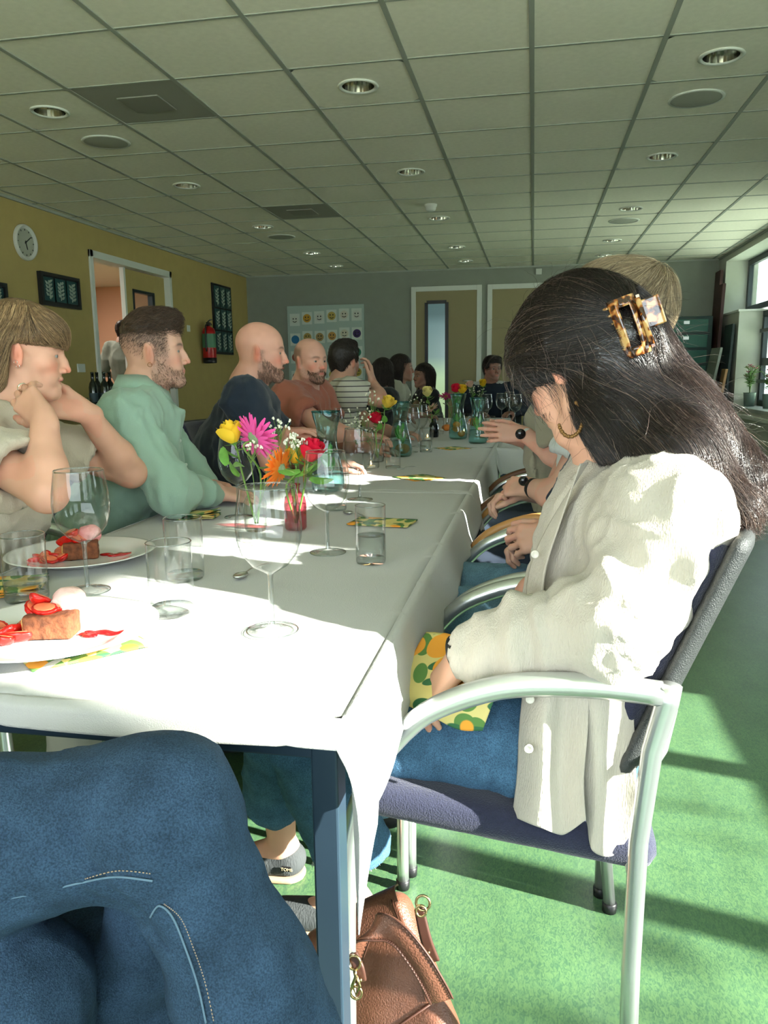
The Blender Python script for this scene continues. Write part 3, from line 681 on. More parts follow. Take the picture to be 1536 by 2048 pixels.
def cloth(name, x0, x1, y0, y1, z, side, front, back, lab, seed, tail=0., creases=(), res=.03, flare=.045, left=None):
    left = side if left is None else left
    nx = int((x1-x0)/res)+1; ny = int((y1-y0)/res)+1; X = np.linspace(x0, x1, nx); Y = np.linspace(y0, y1, ny)
    gx, gy = np.meshgrid(X, Y); P = np.stack([gx, gy, gx*0], 2).reshape(-1, 3)
    def topz(P):
        e = np.minimum.reduce([P[:, 0]-x0, x1-P[:, 0], P[:, 1]-y0, y1-P[:, 1]]); e = np.clip(e/.03, 0, 1)
        h = .0016*(vn(P*V(1, 1, 1), 9, seed)+.6*ridge(P*V(1, 2.2, 1), 7, seed+3))*e
        for ax, c in creases: h += .0032*np.exp(-((P[:, ax]-c)/.006)**2)
        return z+h
    P[:, 2] = topz(P); vs = [P]; fs = []
    i = np.arange(ny-1)[:, None]*nx+np.arange(nx-1)[None]; i = i.ravel(); fs.append(np.stack([i, i+1, i+nx+1, i+nx], 1))
    # perimeter, anticlockwise seen from above, with rounded corners
    per = []; rc_ = .012
    def edge(a, b, n_, d0, d1):
        L_ = np.linalg.norm(np.array(b)-a); k = max(2, int(L_/.012)); 
        for t in np.linspace(0, 1, k): per.append((a[0]+(b[0]-a[0])*t, a[1]+(b[1]-a[1])*t, n_[0], n_[1], d0+(d1-d0)*t, 0))
    def corner(c, a0, a1, d0, d1, tl):
        for t in np.linspace(0, 1, 22)[1:-1]:
            a = a0+(a1-a0)*t; bmp = math.exp(-((t-.68)/.2)**2); per.append((c[0], c[1], math.cos(a), math.sin(a), d0+(d1-d0)*t+tl*bmp, bmp*(1 if tl else .3)))
    edge((x0, y0), (x1, y0), (0, -1), front, front); corner((x1, y0), -PI/2, 0, front, side, tail)
    edge((x1, y0), (x1, y1), (1, 0), side, side); corner((x1, y1), 0, PI/2, side, back, 0)
    edge((x1, y1), (x0, y1), (0, 1), back, back); corner((x0, y1), PI/2, PI, back, left, 0)
    edge((x0, y1), (x0, y0), (-1, 0), left, left); corner((x0, y0), PI, 1.5*PI, left, front, 0)
    per = np.array(per); n = len(per); rows = 12; S = []
    Q = np.stack([per[:, 0], per[:, 1], per[:, 0]*0], 1); s_ = np.cumsum(np.r_[0, np.linalg.norm(np.diff(Q, axis=0), axis=1)])
    rip = .5*np.sin(s_*15+2*vn(Q, 3, seed+1))+.9*vn(Q, 6, seed+7)
    for r_ in range(rows+1):
        t = r_/rows; dz = per[:, 4]*t; L_ = per[:, 4]
        out = rc_*np.minimum(1, dz/.010+.0)+flare*(dz/.12)**.9*(1-.75*per[:, 5])*np.minimum(1, .12/np.maximum(L_, .05))+.012*t*rip*np.minimum(1, L_/.08)*(1-.6*per[:, 5])
        dzz = np.where(dz < .012, dz**2/.012*.6, dz-.0048)
        zz = topz(Q*V(1, 1, 1))-dzz-.003*t*rip
        S.append(np.stack([per[:, 0]+per[:, 2]*out, per[:, 1]+per[:, 3]*out, zz], 1))
    S = np.concatenate(S); o = len(P); vs.append(S)
    a = (np.arange(rows)[:, None]*n+np.arange(n)[None]).ravel(); b = (np.arange(rows)[:, None]*n+(np.arange(n)[None]+1) % n).ravel()
    fs.append(np.stack([o+a, o+a+n, o+b+n, o+b], 1)[:, ::-1])
    ob = mesh_np(name, np.concatenate(vs), np.concatenate(fs), m_cloth)
    sm = ob.modifiers.new('weld', 'WELD'); sm.merge_threshold = .0004
    so = ob.modifiers.new('thick', 'SOLIDIFY'); so.thickness = .0014; so.offset = -1
    return tag(ob, lab, 'tablecloth', 'white tablecloths')
cloth('tablecloth', TX0-.012, TX1-.01, .836, 2.66, .7495, .105, .033, .02, 'nearest white tablecloth, its corner hanging down in a long tip', 3, tail=.20, creases=((0, -.272), (1, 1.45), (0, -.66)), flare=.034, res=.022)
cloth('tablecloth', TX0-.016, TX1-.006, 2.62, 4.25, .7535, .17, .016, .02, 'second white tablecloth, overlapping the nearest one', 8, creases=((0, -.272), (1, 3.4), (0, -.66)), flare=.035)
cloth('tablecloth', TX0-.016, TX1-.006, 4.215, 7.18, .7515, .15, .015, .12, 'farthest white tablecloth before the man in the suit', 12, creases=((0, -.5),), flare=.03)
cloth('tablecloth', TX1+.012, .72, 4.33, 5.12, .7475, .14, .15, .1, 'white tablecloth on the crosswise table at the right', 15, flare=.03, left=.005)
# ================================================================ CHAIRS
m_alu = mat('satin silver tube', (.62, .64, .64), rough=.28, metal=.85)
m_seat = mat('navy upholstery', (.013, .015, .040), rough=.85, bump=.9, bscale=420, sheen=.25, var=.12, vscale=150)
m_shell = mat('grey textured plastic', (.032, .035, .035), rough=.5, bump=.8, bscale=500)
m_beech = mat('beech armrest', (.55, .27, .09), rough=.4, var=.12, vscale=14, stretch=(.2, 1, 1))
m_brown = mat('dark wood armrest', (.17, .075, .035), rough=.45, var=.1)
def chair(wood=None):
    """faces -X; legs at local y = +-.265"""
    t = thing('armchair', 'x', 'chair', (0, 0, 0), 0, 'conference chairs along the tables')
    arm = [(-.268, .015), (-.267, .20), (-.262, .42), (-.252, .492), (-.238, .54), (-.21, .592), (-.158, .657), (-.107, .691), (-.037, .717), (.031, .726), (.11, .727), (.178, .722)]
    for s in (-1, 1):
        y = s*.265
        a = spline([V(x, y, z) for x, z in arm], 34)
        lo = [q for q in a if q[2] < .50]; 
        f = MB().tube(a, [.0135 if q[2] < .6 else .0135+.004*min(1, (q[2]-.6)/.1) for q in a], 12, flat=1).build('arm_tube', m_alu, t)
        b = MB().tube([V(.188, y, .735), V(.186, y, .71), V(.170, y, .64), V(.158, y, .50), V(.156, y, .3), V(.185 if s > 0 else .16, y, .015)], [.017, .016, .0145, .0135, .0135, .0125], 12).build('rear_leg', m_alu, t)
        for q in ((-.268, 0), (.185 if s > 0 else .16, 0)): MB().lathe([(0, 0), (.015, 0), (.016, .02), (.013, .022)], (q[0], y, 0), 12).build('foot_cap', m_black, f if q[0] < 0 else b)
        if wood is not None:
            w_ = [q for q in a if q[2] > .60]
            MB().tube([q+V(0, 0, .018) for q in w_], [.010]+[.015]*(len(w_)-2)+[.011], 12, flat=.9).build('wooden_armrest', wood, t)
    cr = MB()
    cr.tube([V(-.262, -.265, .462), V(-.262, .265, .462)], .010, 8); cr.tube([V(.156, -.265, .44), V(.156, .265, .44)], .010, 8)
    for s in (-1, 1): cr.tube([V(-.262, s*.12, .462), V(.06, s*.12, .455), V(.156, s*.12, .44)], .010, 8)
    cr.build('seat_frame', m_alu, t)
    # seat cushion
    sd_ = SD(); sd_.bx((-.03, 0, .478), (.225, .235, .030), .028, Rm=rotm('Y', .12), k=.02); sd_.el((.0, 0, .57), (.17, .2, .07), k=.03, op='s')
    P, F = sd_.mesh(.013); mesh_np('seat', P, F, m_seat, t)
    # back: shell and cushion, slanting backwards
    Rb = rotm('Y', .385); c0 = V(.235, 0, .765)
    sh = SD(); sh.bx(c0+V(.02, 0, -.01), (.014, .235, .19), .013, Rm=Rb, k=.02)
    P, F = sh.mesh(.011)
    def bend(P):
        P = P.copy(); P[:, 0] += -.05*(P[:, 1]/.235)**2*1.0; return P
    mesh_np('back_shell', bend(P), F, m_shell, t)
    cu = SD(); cu.bx(c0+V(-.012, 0, .0), (.022, .222, .175), .02, Rm=Rb, k=.02)
    P, F = cu.mesh(.011); mesh_np('backrest', bend(P), F, m_seat, t)
    bk = MB()
    for s in (-1, 1): bk.tube([V(.16, s*.265, .60), V(.19, s*.22, .62), V(.21, s*.17, .66)], .009, 8)
    bk.build('back_bracket', m_alu, t)
    return t
ch0 = chair(); chw = chair(m_beech); chb = chair(m_brown)
def place(src, used, x, y, rz, lab):
    t = dup(src) if used else src; t.location = (x, y, 0); t.rotation_euler = (0, 0, rz); t['label'] = lab; return t
place(ch0, 0, 0, 1.305, 0, 'nearest chair, silver arms, holding the woman with the hair claw')
place(ch0, 1, .01, 1.885, 0, 'second silver-armed chair on the right, holding the blond man')
place(chw, 0, .02, 2.50, 0, 'chair with light wooden armrests beside the clasped hands')
place(chb, 0, -.0, 3.10, -.02, 'chair with brown wooden armrests holding the man with the white-strapped watch')
for x, y, rz, lab in ((-1.40, 1.62, PI+.12, 'chair of the blonde woman at the left edge'), (-1.42, 2.27, PI+.05, 'silver-armed chair under the man in the green shirt'), (-1.34, 2.90, PI, 'chair under the bald man in navy'), (-1.42, 3.72, PI, 'chair under the man in the orange tee'), (-1.42, 4.62, PI-.05, 'chair under the man in the striped tee'), (-1.42, 5.9, PI, 'chair under the dark-clothed person behind the striped tee'), (-1.36, 6.75, PI, 'chair under the woman in the cream top'), (-.34, 7.72, -PI/2, 'chair under the man in the suit')):
    place(ch0, 1, x, y, rz, lab)
# ================================================================ TABLEWARE
SC.cycles.transparent_max_bounces = 32
ZT = .7515
def T(px_, py_, z=ZT): return atz(px_, py_, z)
g_clear = thin_glass('clear glass', (.975, .985, .985), (.42, .47, .48), gl=1.5)
g_stem = thin_glass('solid glass', (.80, .84, .84), (.42, .48, .49), gl=2.0)
g_foot = thin_glass('glass foot', (.96, .975, .975), (.78, .82, .82), gl=1.1)
g_water = thin_glass('water', (.93, .95, .95), (.60, .66, .66), gl=.8)
g_teal = thin_glass('teal glass', (.60, .86, .85), (.10, .40, .42), gl=1.2)
g_pinkg = thin_glass('pink glass', (.95, .35, .42), (.62, .04, .10), gl=1.0)
def wine_glass():
    t = thing('wine_glass', 'x', 'wine glass', (0, 0, 0), 0, 'stemmed wine glasses on the tables')
    MB().lathe([(.0045, .093), (.012, .098), (.029, .108), (.043, .126), (.0505, .150), (.0520, .168), (.0505, .190), (.0468, .214), (.0440, .231)], n=40).build('bowl', g_clear, t)
    MB().lathe([(.0440, .230), (.0446, .2315), (.0440, .233), (.0434, .2315), (.0440, .230)], n=40).build('rim', g_stem, t)
    MB().lathe([(.0055, .096), (.0042, .085), (.0038, .05), (.0042, .018), (.0065, .010)], n=16).build('stem', g_stem, t)
    b = MB(); b.lathe([(.0065, .010), (.014, .006), (.030, .003), (.040, .0022), (.0412, .0015), (.0405, .0006)], n=40); b.build('foot', g_foot, t)
    MB().lathe([(.0395, .0022), (.0412, .0032), (.0422, .0018), (.0405, .0008), (.0395, .0022)], n=40).build('foot_rim', g_stem, t)
    return t
wg0 = wine_glass(); used = False
def put(src, p, lab, rz=0, s=1):
    """first placement moves the source itself"""
    t = src if 'placed' not in src else dup(src)
    if 'placed' in t: del t['placed']
    t.location = tuple(p); t.rotation_euler = (0, 0, rz); t.scale = (s, s, s); t['label'] = lab
    src['placed'] = 1
    return t
for px_, py_, lab in ((176, 1183, 'big wine glass behind the left tumbler, in front of the blonde woman'), (545, 1262, 'nearest wine glass, largest in the photo, casting a thin shadow'), (656, 1106, 'wine glass standing in front of the pink bottle vase'), (720, 1000, 'wine glass right of the first teal carafe in the shade'), (478, 1035, 'wine glass behind the yellow rose beside the far plate'), (820, 905, 'wine glass in front of the second teal carafe'), (838, 893, 'wine glass just behind another, right of the second carafe'),
                     (668, 905, 'wine glass seen through the gap right of the first carafe'), (962, 868, 'wine glass behind the gesturing hands'), (972, 846, 'far wine glass on the left of the cluster before the suit'), (1003, 842, 'far wine glass in the middle of the cluster before the suit'), (1018, 836, 'far wine glass at the back of the cluster before the suit'), (1030, 848, 'far wine glass on the right of the cluster'), (985, 828, 'farthest wine glass in front of the man in the suit')):
    put(wg0, T(px_, py_), lab, .3)
def tumbler(nm, r, h, water=0, label_group='straight drinking glasses'):
    t = thing(nm, 'x', 'glass', (0, 0, 0), 0, label_group)
    MB().lathe([(r*.93, .002), (r*.985, .006), (r, .02), (r, h)], n=36).build('wall', g_clear, t)
    MB().lathe([(r-.0005, h-.001), (r+.0005, h+.0004), (r-.0005, h+.0015), (r-.0017, h+.0004), (r-.0005, h-.001)], n=36).build('rim', g_stem, t)
    MB().lathe([(0, .001), (r*.93, .001), (r*.98, .005), (r*.97, .011), (r*.9, .013), (0, .013)], n=36).build('base', g_foot, t)
    if water:
        MB().lathe([(r-.0018, .014), (r-.0016, water), (r-.004, water-.001), (0, water-.001)], n=36).build('water', g_water, t)
    return t
tb0 = tumbler('tumbler', .038, .124); tbw = tumbler('tumbler', .0325, .126, .062); tb2 = tumbler('tumbler', .0385, .122, .035)
put(tb2, T(55, 1200), 'tumbler at the left edge with a little water and a napkin behind it')
put(tb0, T(345, 1225), 'empty tumbler right of the nearest plate')
put(tb0, T(371, 1157), 'empty tumbler just behind the other empty one')
put(tbw, T(742, 1126), 'tumbler half full of water on the sunlit strip by the table edge')
tbn = tumbler('tumbler', .0325, .126)
put(tbn, T(786, 938), 'empty narrow tumbler in the shade behind the flowers')
put(tbw, T(852, 905), 'water tumbler beside the second carafe')
put(tbn, T(672, 1020), 'narrow tumbler half hidden behind the wine glass by the pink vase')
put(tbn, T(878, 868), 'far tumbler left of the third carafe')
put(tbn, T(980, 872), 'far tumbler beyond the gesturing hands')
# plates with cake
m_plate = mat('white porcelain', (.80, .80, .78), rough=.12, spec=.6, coat=.4)
m_cake = mat('cake crumb', (.17, .052, .02), rough=.85, bump=1, bscale=160, var=.45, vscale=90)
m_curd = mat('baked cheese filling', (.60, .34, .11), rough=.6, var=.3, vscale=70, bump=.4)
m_berry = mat('strawberry red', (.62, .012, .008), rough=.25, var=.35, vscale=90, sub=.15, coat=.3)
m_inner = mat('strawberry flesh', (.85, .20, .09), rough=.3, var=.25, vscale=80)
m_sauce = mat('red sauce', (.40, .006, .008), rough=.1, coat=.5)
m_ice = mat('pink ice cream', (.80, .30, .30), rough=.5, bump=.5, bscale=200)
def blob(nm, m, c, r, Rm, parent, seed, res=.0028, amp=.0012, halfcut=None):
    s = SD(); s.el(c, r, Rm, k=.003)
    if halfcut is not None: s.half(c, halfcut, .002)
    P, F = s.mesh(res); N = vnormals(P, F); P = P+N*(amp*vn(P, 140, seed))[:, None]
    return mesh_np(nm, P, F, m, parent)
def berry_piece(parent, c, r, yaw, tilt, seed):
    Rm = rotm('Z', yaw) @ rotm('Y', tilt)
    o = blob('strawberry_piece', m_berry, c, (r*1.25, r*.8, r*.75), Rm, parent, seed, halfcut=Rm@V(0, .35, .9))
    q = c+Rm@V(0, .35, .9)*.0008
    MB().ball(q, (r*1.0, r*.6, .0012), 10, 6, np.array(Matrix((Rm @ np.eye(3)).tolist()).to_4x4()) if False else frame((0, 0, 0), Rm@V(1, 0, 0), Rm@V(0, .35, .9))).build('cut_face', m_inner, o)
def plate_dessert(p, yaw, seed, lab1, lab2, icecol=m_ice, full=True):
    t = thing('dinner_plate', lab1, 'plate', tuple(p), 0, 'white dessert plates')
    MB().lathe([(0, .006), (.085, .006), (.105, .010), (.118, .016), (.150, .0225), (.157, .0235), (.158, .0225), (.150, .0195), (.118, .0125), (.09, .004), (.086, .0), (.080, .0), (.078, .003), (0, .003)], n=56).build('dish', m_plate, t)
    d = thing('cake_dessert', lab2, 'dessert', (p[0], p[1], p[2]+.0065), yaw, 'cake desserts on the plates')
    rg = random.Random(seed)
    s = SD(); s.bx((0, 0, .019), (.036, .024, .0185), .003, k=.004); P, F = s.mesh(.0028); N = vnormals(P, F); P = P+N*(.0012*vn(P, 190, seed))[:, None]
    mesh_np('cake_slice', P, F, m_cake, d)
    s = SD(); s.bx((-.036, .0, .020), (.0035, .020, .013), .002, k=.003); P, F = s.mesh(.0026); N = vnormals(P, F); P = P+N*(.001*vn(P, 190, seed+2))[:, None]; mesh_np('filling_face', P, F, m_curd, d)
    for k, (x, y, z) in enumerate(((-.03, .012, .044), (-.008, -.004, .047), (-.02, .02, .058), (.004, .016, .044), (-.045, -.018, .012), (-.058, .006, .013), (-.075, -.010, .011), (-.062, -.03, .011), (-.085, .014, .010), (-.05, .03, .011), (-.095, -.004, .009))):
        berry_piece(d, V(x, y, z), rg.uniform(.016, .022), rg.uniform(0, 6), rg.uniform(-.5, .5), seed+k)
    blob('ice_cream', icecol, V(.018, .030, .046 if full else .03), (.026, .024, .022), np.eye(3), d, seed, amp=.002)
    s = SD(); pr = None
    for k in range(12): s.el(V(.045+.006*k, rg.uniform(-.014, .012), .0014), (rg.uniform(.006, .011), rg.uniform(.004, .008), .0022), k=.004)
    P, F = s.mesh(.002); mesh_np('sauce_smear', P, F, m_sauce, d)
p0 = T(60, 1278); p0 = T(128, 1268)
p0 = V(T(352, 1255)[0]-.158, T(128, 1284)[1], ZT+.003)
plate_dessert(p0, .25, 1, 'nearest white plate, cut off by the left edge', 'cake slice with strawberries and a sunlit scoop on the nearest plate', mat('pale ice cream', (.85, .55, .5), rough=.5, bump=.5, bscale=200))
a = T(296, 1126); p1 = V(a[0]-.158, a[1]+.0, ZT); plate_dessert(p1+V(0, 0, .0), .5, 2, 'white plate behind the left wine glass', 'cake and strawberries on the plate behind the left wine glass')
a = T(314, 1000); p2 = V(a[0]+.158, a[1]+.03, ZT); plate_dessert(p2, .9, 3, 'white plate in front of the man in green', 'cake with pink ice cream before the man in green')
# spoons
def spoon(a, b, lab):
    a = np.array(a); b = np.array(b); d = b-a; L_ = np.linalg.norm(d); d /= L_
    t = thing('teaspoon', lab, 'spoon', tuple(a), math.atan2(d[1], d[0]), 'spoons on the tables')
    s = SD(); s.el((.018, 0, .006), (.021, .0135, .006), k=.003); s.el((.018, 0, .0105), (.0185, .0112, .0065), k=.001, op='s'); P, F = s.mesh(.0016); mesh_np('bowl', P, F, m_steel, t)
    MB().tube(spline([V(.037, 0, .006), V(.06, 0, .010), V(.10, 0, .008), V(.135, 0, .003)], 12), [.0022, .002, .002, .002, .0022, .0025, .003, .0035, .004, .0042, .004, .003], 8, flat=.45, up=(0, 0, 1)).build('handle', m_steel, t)
spoon(T(472, 1160), T(520, 1138), 'steel teaspoon lying in the shade behind the nearest wine glass')
spoon(T(690, 1026), T(718, 1034), 'teaspoon lying left of the lemon napkin in the sun')
spoon(T(796, 941), T(822, 936), 'teaspoon between the lying napkin and the narrow tumbler')
# napkins with a lemon and leaf print
m_nap = bpy.data.materials.new('lemon leaf print paper'); m_nap.use_nodes = True
def napmat(m, scale):
    nt = m.node_tree; N = nt.nodes; Lk = nt.links; b = N['Principled BSDF']; b.inputs['Roughness'].default_value = .8
    tc = N.new('ShaderNodeTexCoord'); mp = N.new('ShaderNodeMapping'); mp.inputs['Scale'].default_value = (scale,)*3; Lk.new(tc.outputs['Object'], mp.inputs[0])
    def vor(sc, rnd, thr0, thr1, stretch, rot):
        m2 = N.new('ShaderNodeMapping'); m2.inputs['Scale'].default_value = stretch; m2.inputs['Rotation'].default_value = (0, 0, rot); Lk.new(mp.outputs[0], m2.inputs[0])
        v = N.new('ShaderNodeTexVoronoi'); v.inputs['Scale'].default_value = sc; v.inputs['Randomness'].default_value = rnd; Lk.new(m2.outputs[0], v.inputs['Vector'])
        r_ = N.new('ShaderNodeMapRange'); r_.inputs[1].default_value = thr1; r_.inputs[2].default_value = thr0; r_.inputs[3].default_value = 1; r_.inputs[4].default_value = 0; Lk.new(v.outputs['Distance'], r_.inputs[0]); return r_.outputs[0]
    cur = None
    def mix(prev, fac, col):
        x = N.new('ShaderNodeMix'); x.data_type = 'RGBA'
        if prev is None: x.inputs[6].default_value = (.66, .55, .20, 1)
        else: Lk.new(prev, x.inputs[6])
        x.inputs[7].default_value = col+(1,); Lk.new(fac, x.inputs[0]); return x.outputs[2]
    cur = mix(None, vor(34, 1, .50, .48, (1, .45, 1), .9), (.10, .22, .05))
    cur = mix(cur, vor(38, 1, .40, .38, (.42, 1, 1), .5), (.03, .13, .05))
    cur = mix(cur, vor(16, .7, .36, .345, (1, .8, 1), .3), (.80, .33, .03))
    Lk.new(cur, b.inputs['Base Color'])
napmat(m_nap, 1.0)
m_nap2 = bpy.data.materials.new('lemon leaf print cloth'); m_nap2.use_nodes = True; napmat(m_nap2, .85)
def napkin(p, sx, sy, rz, lab, layers=1, fan=0, m=m_nap, seed=0):
    t = thing('lemon_napkin', lab, 'napkin', tuple(p), rz, 'lemon print napkins')
    for k in range(layers):
        nx, ny = 14, 10; X, Y = np.meshgrid(np.linspace(-sx, sx, nx), np.linspace(-sy, sy, ny)); P = np.stack([X, Y, X*0], 2).reshape(-1, 3)
        P[:, 2] = .0022+k*.0022+.002*vn(P, 30, seed+k)*.5+fan*k*.004*np.clip((P[:, 0]+sx)/(2*sx), 0, 1)+ (fan*.012*np.sin(P[:, 0]*40+k)*.3 if fan else 0)
        P[:, 2] = np.maximum(P[:, 2], .001+.001*k)
        i = (np.arange(ny-1)[:, None]*nx+np.arange(nx-1)).ravel(); o = mesh_np('folded_layer', P, np.stack([i, i+1, i+nx+1, i+nx], 1), m, t)
        s = o.modifiers.new('t', 'SOLIDIFY'); s.thickness = .0008
    return t
napkin(T(838, 957), .075, .08, .75, 'lemon napkin lying flat in the shade, turned like a diamond', 2)
napkin(T(905, 898), .075, .075, .72, 'second lemon napkin lying flat, farther along the table', 2, seed=3)
napkin(T(765, 1046), .085, .055, -.12, 'lemon napkin in the sun behind the half-full tumbler', 2, seed=5)
napkin(T(398, 1036), .055, .035, .1, 'folded lemon napkin fanned open beside the far plate', 5, fan=1, seed=7)
napkin(T(20, 1180), .06, .06, .4, 'lemon napkin behind the tumbler at the left edge', 4, fan=.7, seed=9)
_a = T(66, 1347); _b = T(306, 1292); _d = (_b-_a)/np.linalg.norm(_b-_a); _n = V(-_d[1], _d[0], 0)
napkin((_a+_b)/2+_n*.07-V(0, 0, .001), np.linalg.norm(_b-_a)/2, .07, math.atan2(_d[1], _d[0]), 'lemon napkin corner sticking out from under the nearest plate', 1, seed=11)
napkin(T(975, 875), .06, .06, .5, 'lemon napkin beyond the gesturing hands', 2, seed=13)
# ---- vases, flowers
m_stemg = mat('green flower stem', (.16, .30, .06), rough=.45); m_leafg = mat('green rose leaf', (.14, .34, .06), rough=.45, var=.2, vscale=60)
m_yrose = mat('yellow petals', (.90, .58, .03), rough=.5, sub=.2); m_rrose = mat('red petals', (.70, .008, .04), rough=.5)
m_pinkp = mat('hot pink petals', (.85, .10, .38), rough=.5, sub=.1); m_orp = mat('orange petals', (.95, .22, .02), rough=.5, sub=.1)
m_sepal = mat('grey-green sepal', (.22, .30, .16), rough=.7); m_gyp = mat('tiny white blossoms', (.82, .80, .66), rough=.7)
def petal_grid(L_, W_, cup, curl, n=6, m=5):
    vs = []
    for i in range(n):
        t = i/(n-1); w_ = W_*math.sin(PI*min(1, .12+t*.80))**.7*(1 if t < .9 else .8)
        for j in range(m):
            u = (j/(m-1)-.5)*2; vs.append(V(L_*t*math.cos(curl*t), u*w_/2, L_*t*math.sin(curl*t)+cup*u*u*w_*.5))
    fs = [(i*m+j, i*m+j+1, (i+1)*m+j+1, (i+1)*m+j) for i in range(n-1) for j in range(m-1)]
    return vs, fs
def leaf(mb, a, d, L_, W_, up=(0, 0, 1)):
    M_ = frame(a, d, up); vs, fs = petal_grid(L_, W_, -.25, .25, 7, 3); mb.add([M_[:3, :3]@v+M_[:3, 3] for v in vs], fs)
def flower(kind, head, axis, size, base, col, lab, cat='flower', group='cut flowers in small vases', leaves=2, seed=0, dark=None):
    head = np.array(head); base = np.array(base); ax = np.array(axis, float); ax /= np.linalg.norm(ax); rg = random.Random(seed)
    t = thing({'rose': 'rose', 'gerbera': 'gerbera'}[kind], lab, cat, tuple(base), 0, group)
    mid = (head+base)/2+V(rg.uniform(-.01, .01), rg.uniform(-.01, .01), .02)
    hb = head-ax*size*.35 if kind == 'rose' else head-ax*.012
    pts = spline([base, mid, hb-ax*.03, hb], 16)-base; MB().tube(pts, .0026, 7).build('stem', m_stemg, t)
    lf = MB()
    for k in range(leaves):
        q = pts[6+int(k*9/max(leaves,1))]; a = rg.uniform(0, 6.28); d = V(math.cos(a), -abs(math.sin(a))*.6, rg.uniform(-.1, .6)); leaf(lf, q, d, rg.uniform(.035, .05), .028)
    if leaves: lf.build('leaf', m_leafg, t)
    M_ = frame(head-base, ax, V(.1, .2, 1) if abs(ax[2]) < .9 else V(1, 0, 0))
    if kind == 'gerbera':
        for ring, (n, l, tilt) in enumerate(((24, size*.5, .12), (22, size*.44, -.05))):
            for k in range(n):
                a = 2*PI*(k+.5*ring)/n+rg.uniform(-.06, .06); vs, fs = petal_grid(l*rg.uniform(.88, 1.05), size*.10, .15, .12, 6, 3)
                if k == 0 and ring == 0: pass
                dr = V(math.sin(tilt+rg.uniform(-.14, .14)), math.cos(a), math.sin(a)); F_ = frame((0, 0, 0), dr, (1, 0, 0)); F_[:3, 3] = V(-.003*ring, 0, 0)
                mb = MB().add([M_[:3, :3]@(F_[:3, :3]@(v+V(size*.09, 0, 0))+F_[:3, 3])+M_[:3, 3] for v in vs], fs); mb.build('petal', col, t)
        c = MB(); c.ball(M_[:3, 3]+ax*.002, .001, 6, 4); Mh = frame((0, 0, 0), ax)
        c.ball(M_[:3, 3]+ax*.003, (.005, size*.14, size*.14), 16, 8, Mh); c.build('flower_centre', dark or mat('flower centre', (.25, .12, .03)), t)
        s = MB()
        for k in range(5): s.ball(M_[:3, 3]-ax*(.003+.002*k), (.003, size*(.17-.026*k), size*(.17-.026*k)), 14, 6, Mh)
        s.build('calyx', m_sepal, t)
    else:
        n = 14
        for k in range(n):
            r_ = size*(.08+.42*(k/n)); a = k*2.4; h = size*(.95-.25*k/n); Wd = size*(.45+.35*k/n)
            vs = []; nn, mm = 7, 7
            for i in range(nn):
                tt = i/(nn-1)
                for j in range(mm):
                    u = (j/(mm-1)-.5)*2; th = a+u*Wd/(2*max(r_, size*.13))*math.sin(PI*(.15+.72*tt))**.6
                    rr = r_*(.35+.75*math.sin(PI*.5*min(1, tt*1.25)))+(.12*size*max(0, tt-.75)*4*(k/n))
                    vs.append(M_[:3, :3]@V(-size*.35+h*tt-.10*size*u*u*tt, rr*math.cos(th), rr*math.sin(th))+M_[:3, 3])
            fs = [(i*mm+j, i*mm+j+1, (i+1)*mm+j+1, (i+1)*mm+j) for i in range(nn-1) for j in range(mm-1)]
            MB().add(vs, fs).build('petal', col, t)
        s = MB()
        for k in range(5):
            a = k*2*PI/5; d = -ax*.2+M_[:3, 1]*math.cos(a)+M_[:3, 2]*math.sin(a); leaf(s, M_[:3, 3]-ax*size*.36, d, size*.42, size*.16, ax)
        s.ball(M_[:3, 3]-ax*size*.38, size*.11, 8, 6); s.build('sepal', m_leafg, t)
    return t
def gyp(base, tops, lab, seed, spread=.022, n=14, r_=.0042):
    base = np.array(base); t = thing('babys_breath', lab, 'flower', tuple(base), 0, "sprigs of baby's breath"); rg = random.Random(seed)
    st = MB(); bl = MB()
    for tp in tops:
        tp = np.array(tp)-base; f = tp-V(0, 0, spread*2.0)
        st.tube(spline([V(0, 0, 0), tp*.5+V(.004, 0, 0), f], 8), .0011, 5)
        for k in range(n):
            q = tp+V(rg.gauss(0, 1), rg.gauss(0, 1), rg.gauss(0, .9))*spread*.6; st.tube([f, (f+q)/2+V(rg.gauss(0, 1), 0, 0)*.004, q], .0006, 4)
            for j in range(4): bl.ball(q+V(rg.gauss(0, 1), rg.gauss(0, 1), rg.gauss(0, 1))*r_*.35, r_*.62, 6, 4)
    st.build('stem', m_stemg, t); bl.build('blossom', m_gyp, t)
YV = 1.80
v1 = T(512, 1062); v2 = T(592, 1060)
def bottle_vase(p, prof, g, lab, ribs=10):
    t = thing('bottle_vase', lab, 'vase', tuple(p), 0, 'small glass bottle vases')
    vs = []; n = 40; b = MB()
    for r_, z in prof:
        for k in range(n):
            a = 2*PI*k/n; q = r_*(1+(.05*math.cos(ribs*a) if .02 < z < .085 else 0)); vs.append((q*math.cos(a), q*math.sin(a), z))
    b.add(vs, [(i*n+k, i*n+(k+1) % n, (i+1)*n+(k+1) % n, (i+1)*n+k) for i in range(len(prof)-1) for k in range(n)]); b.build('body', g, t)
    r_, z = prof[-1]; MB().lathe([(r_-.001, z-.004), (r_+.002, z-.002), (r_+.002, z+.001), (r_-.001, z+.001)], n=24).build('lip', g, t)
    w_ = [(max(q[0]-.0022, 0), max(q[1], .004)) for q in prof if q[1] < .075]; MB().lathe(w_+[(0, w_[-1][1])], n=28).build('water', g_water, t)
    return t
prof1 = [(0, .002), (.026, .002), (.029, .008), (.030, .04), (.030, .075), (.022, .092), (.0155, .100), (.0150, .118)]
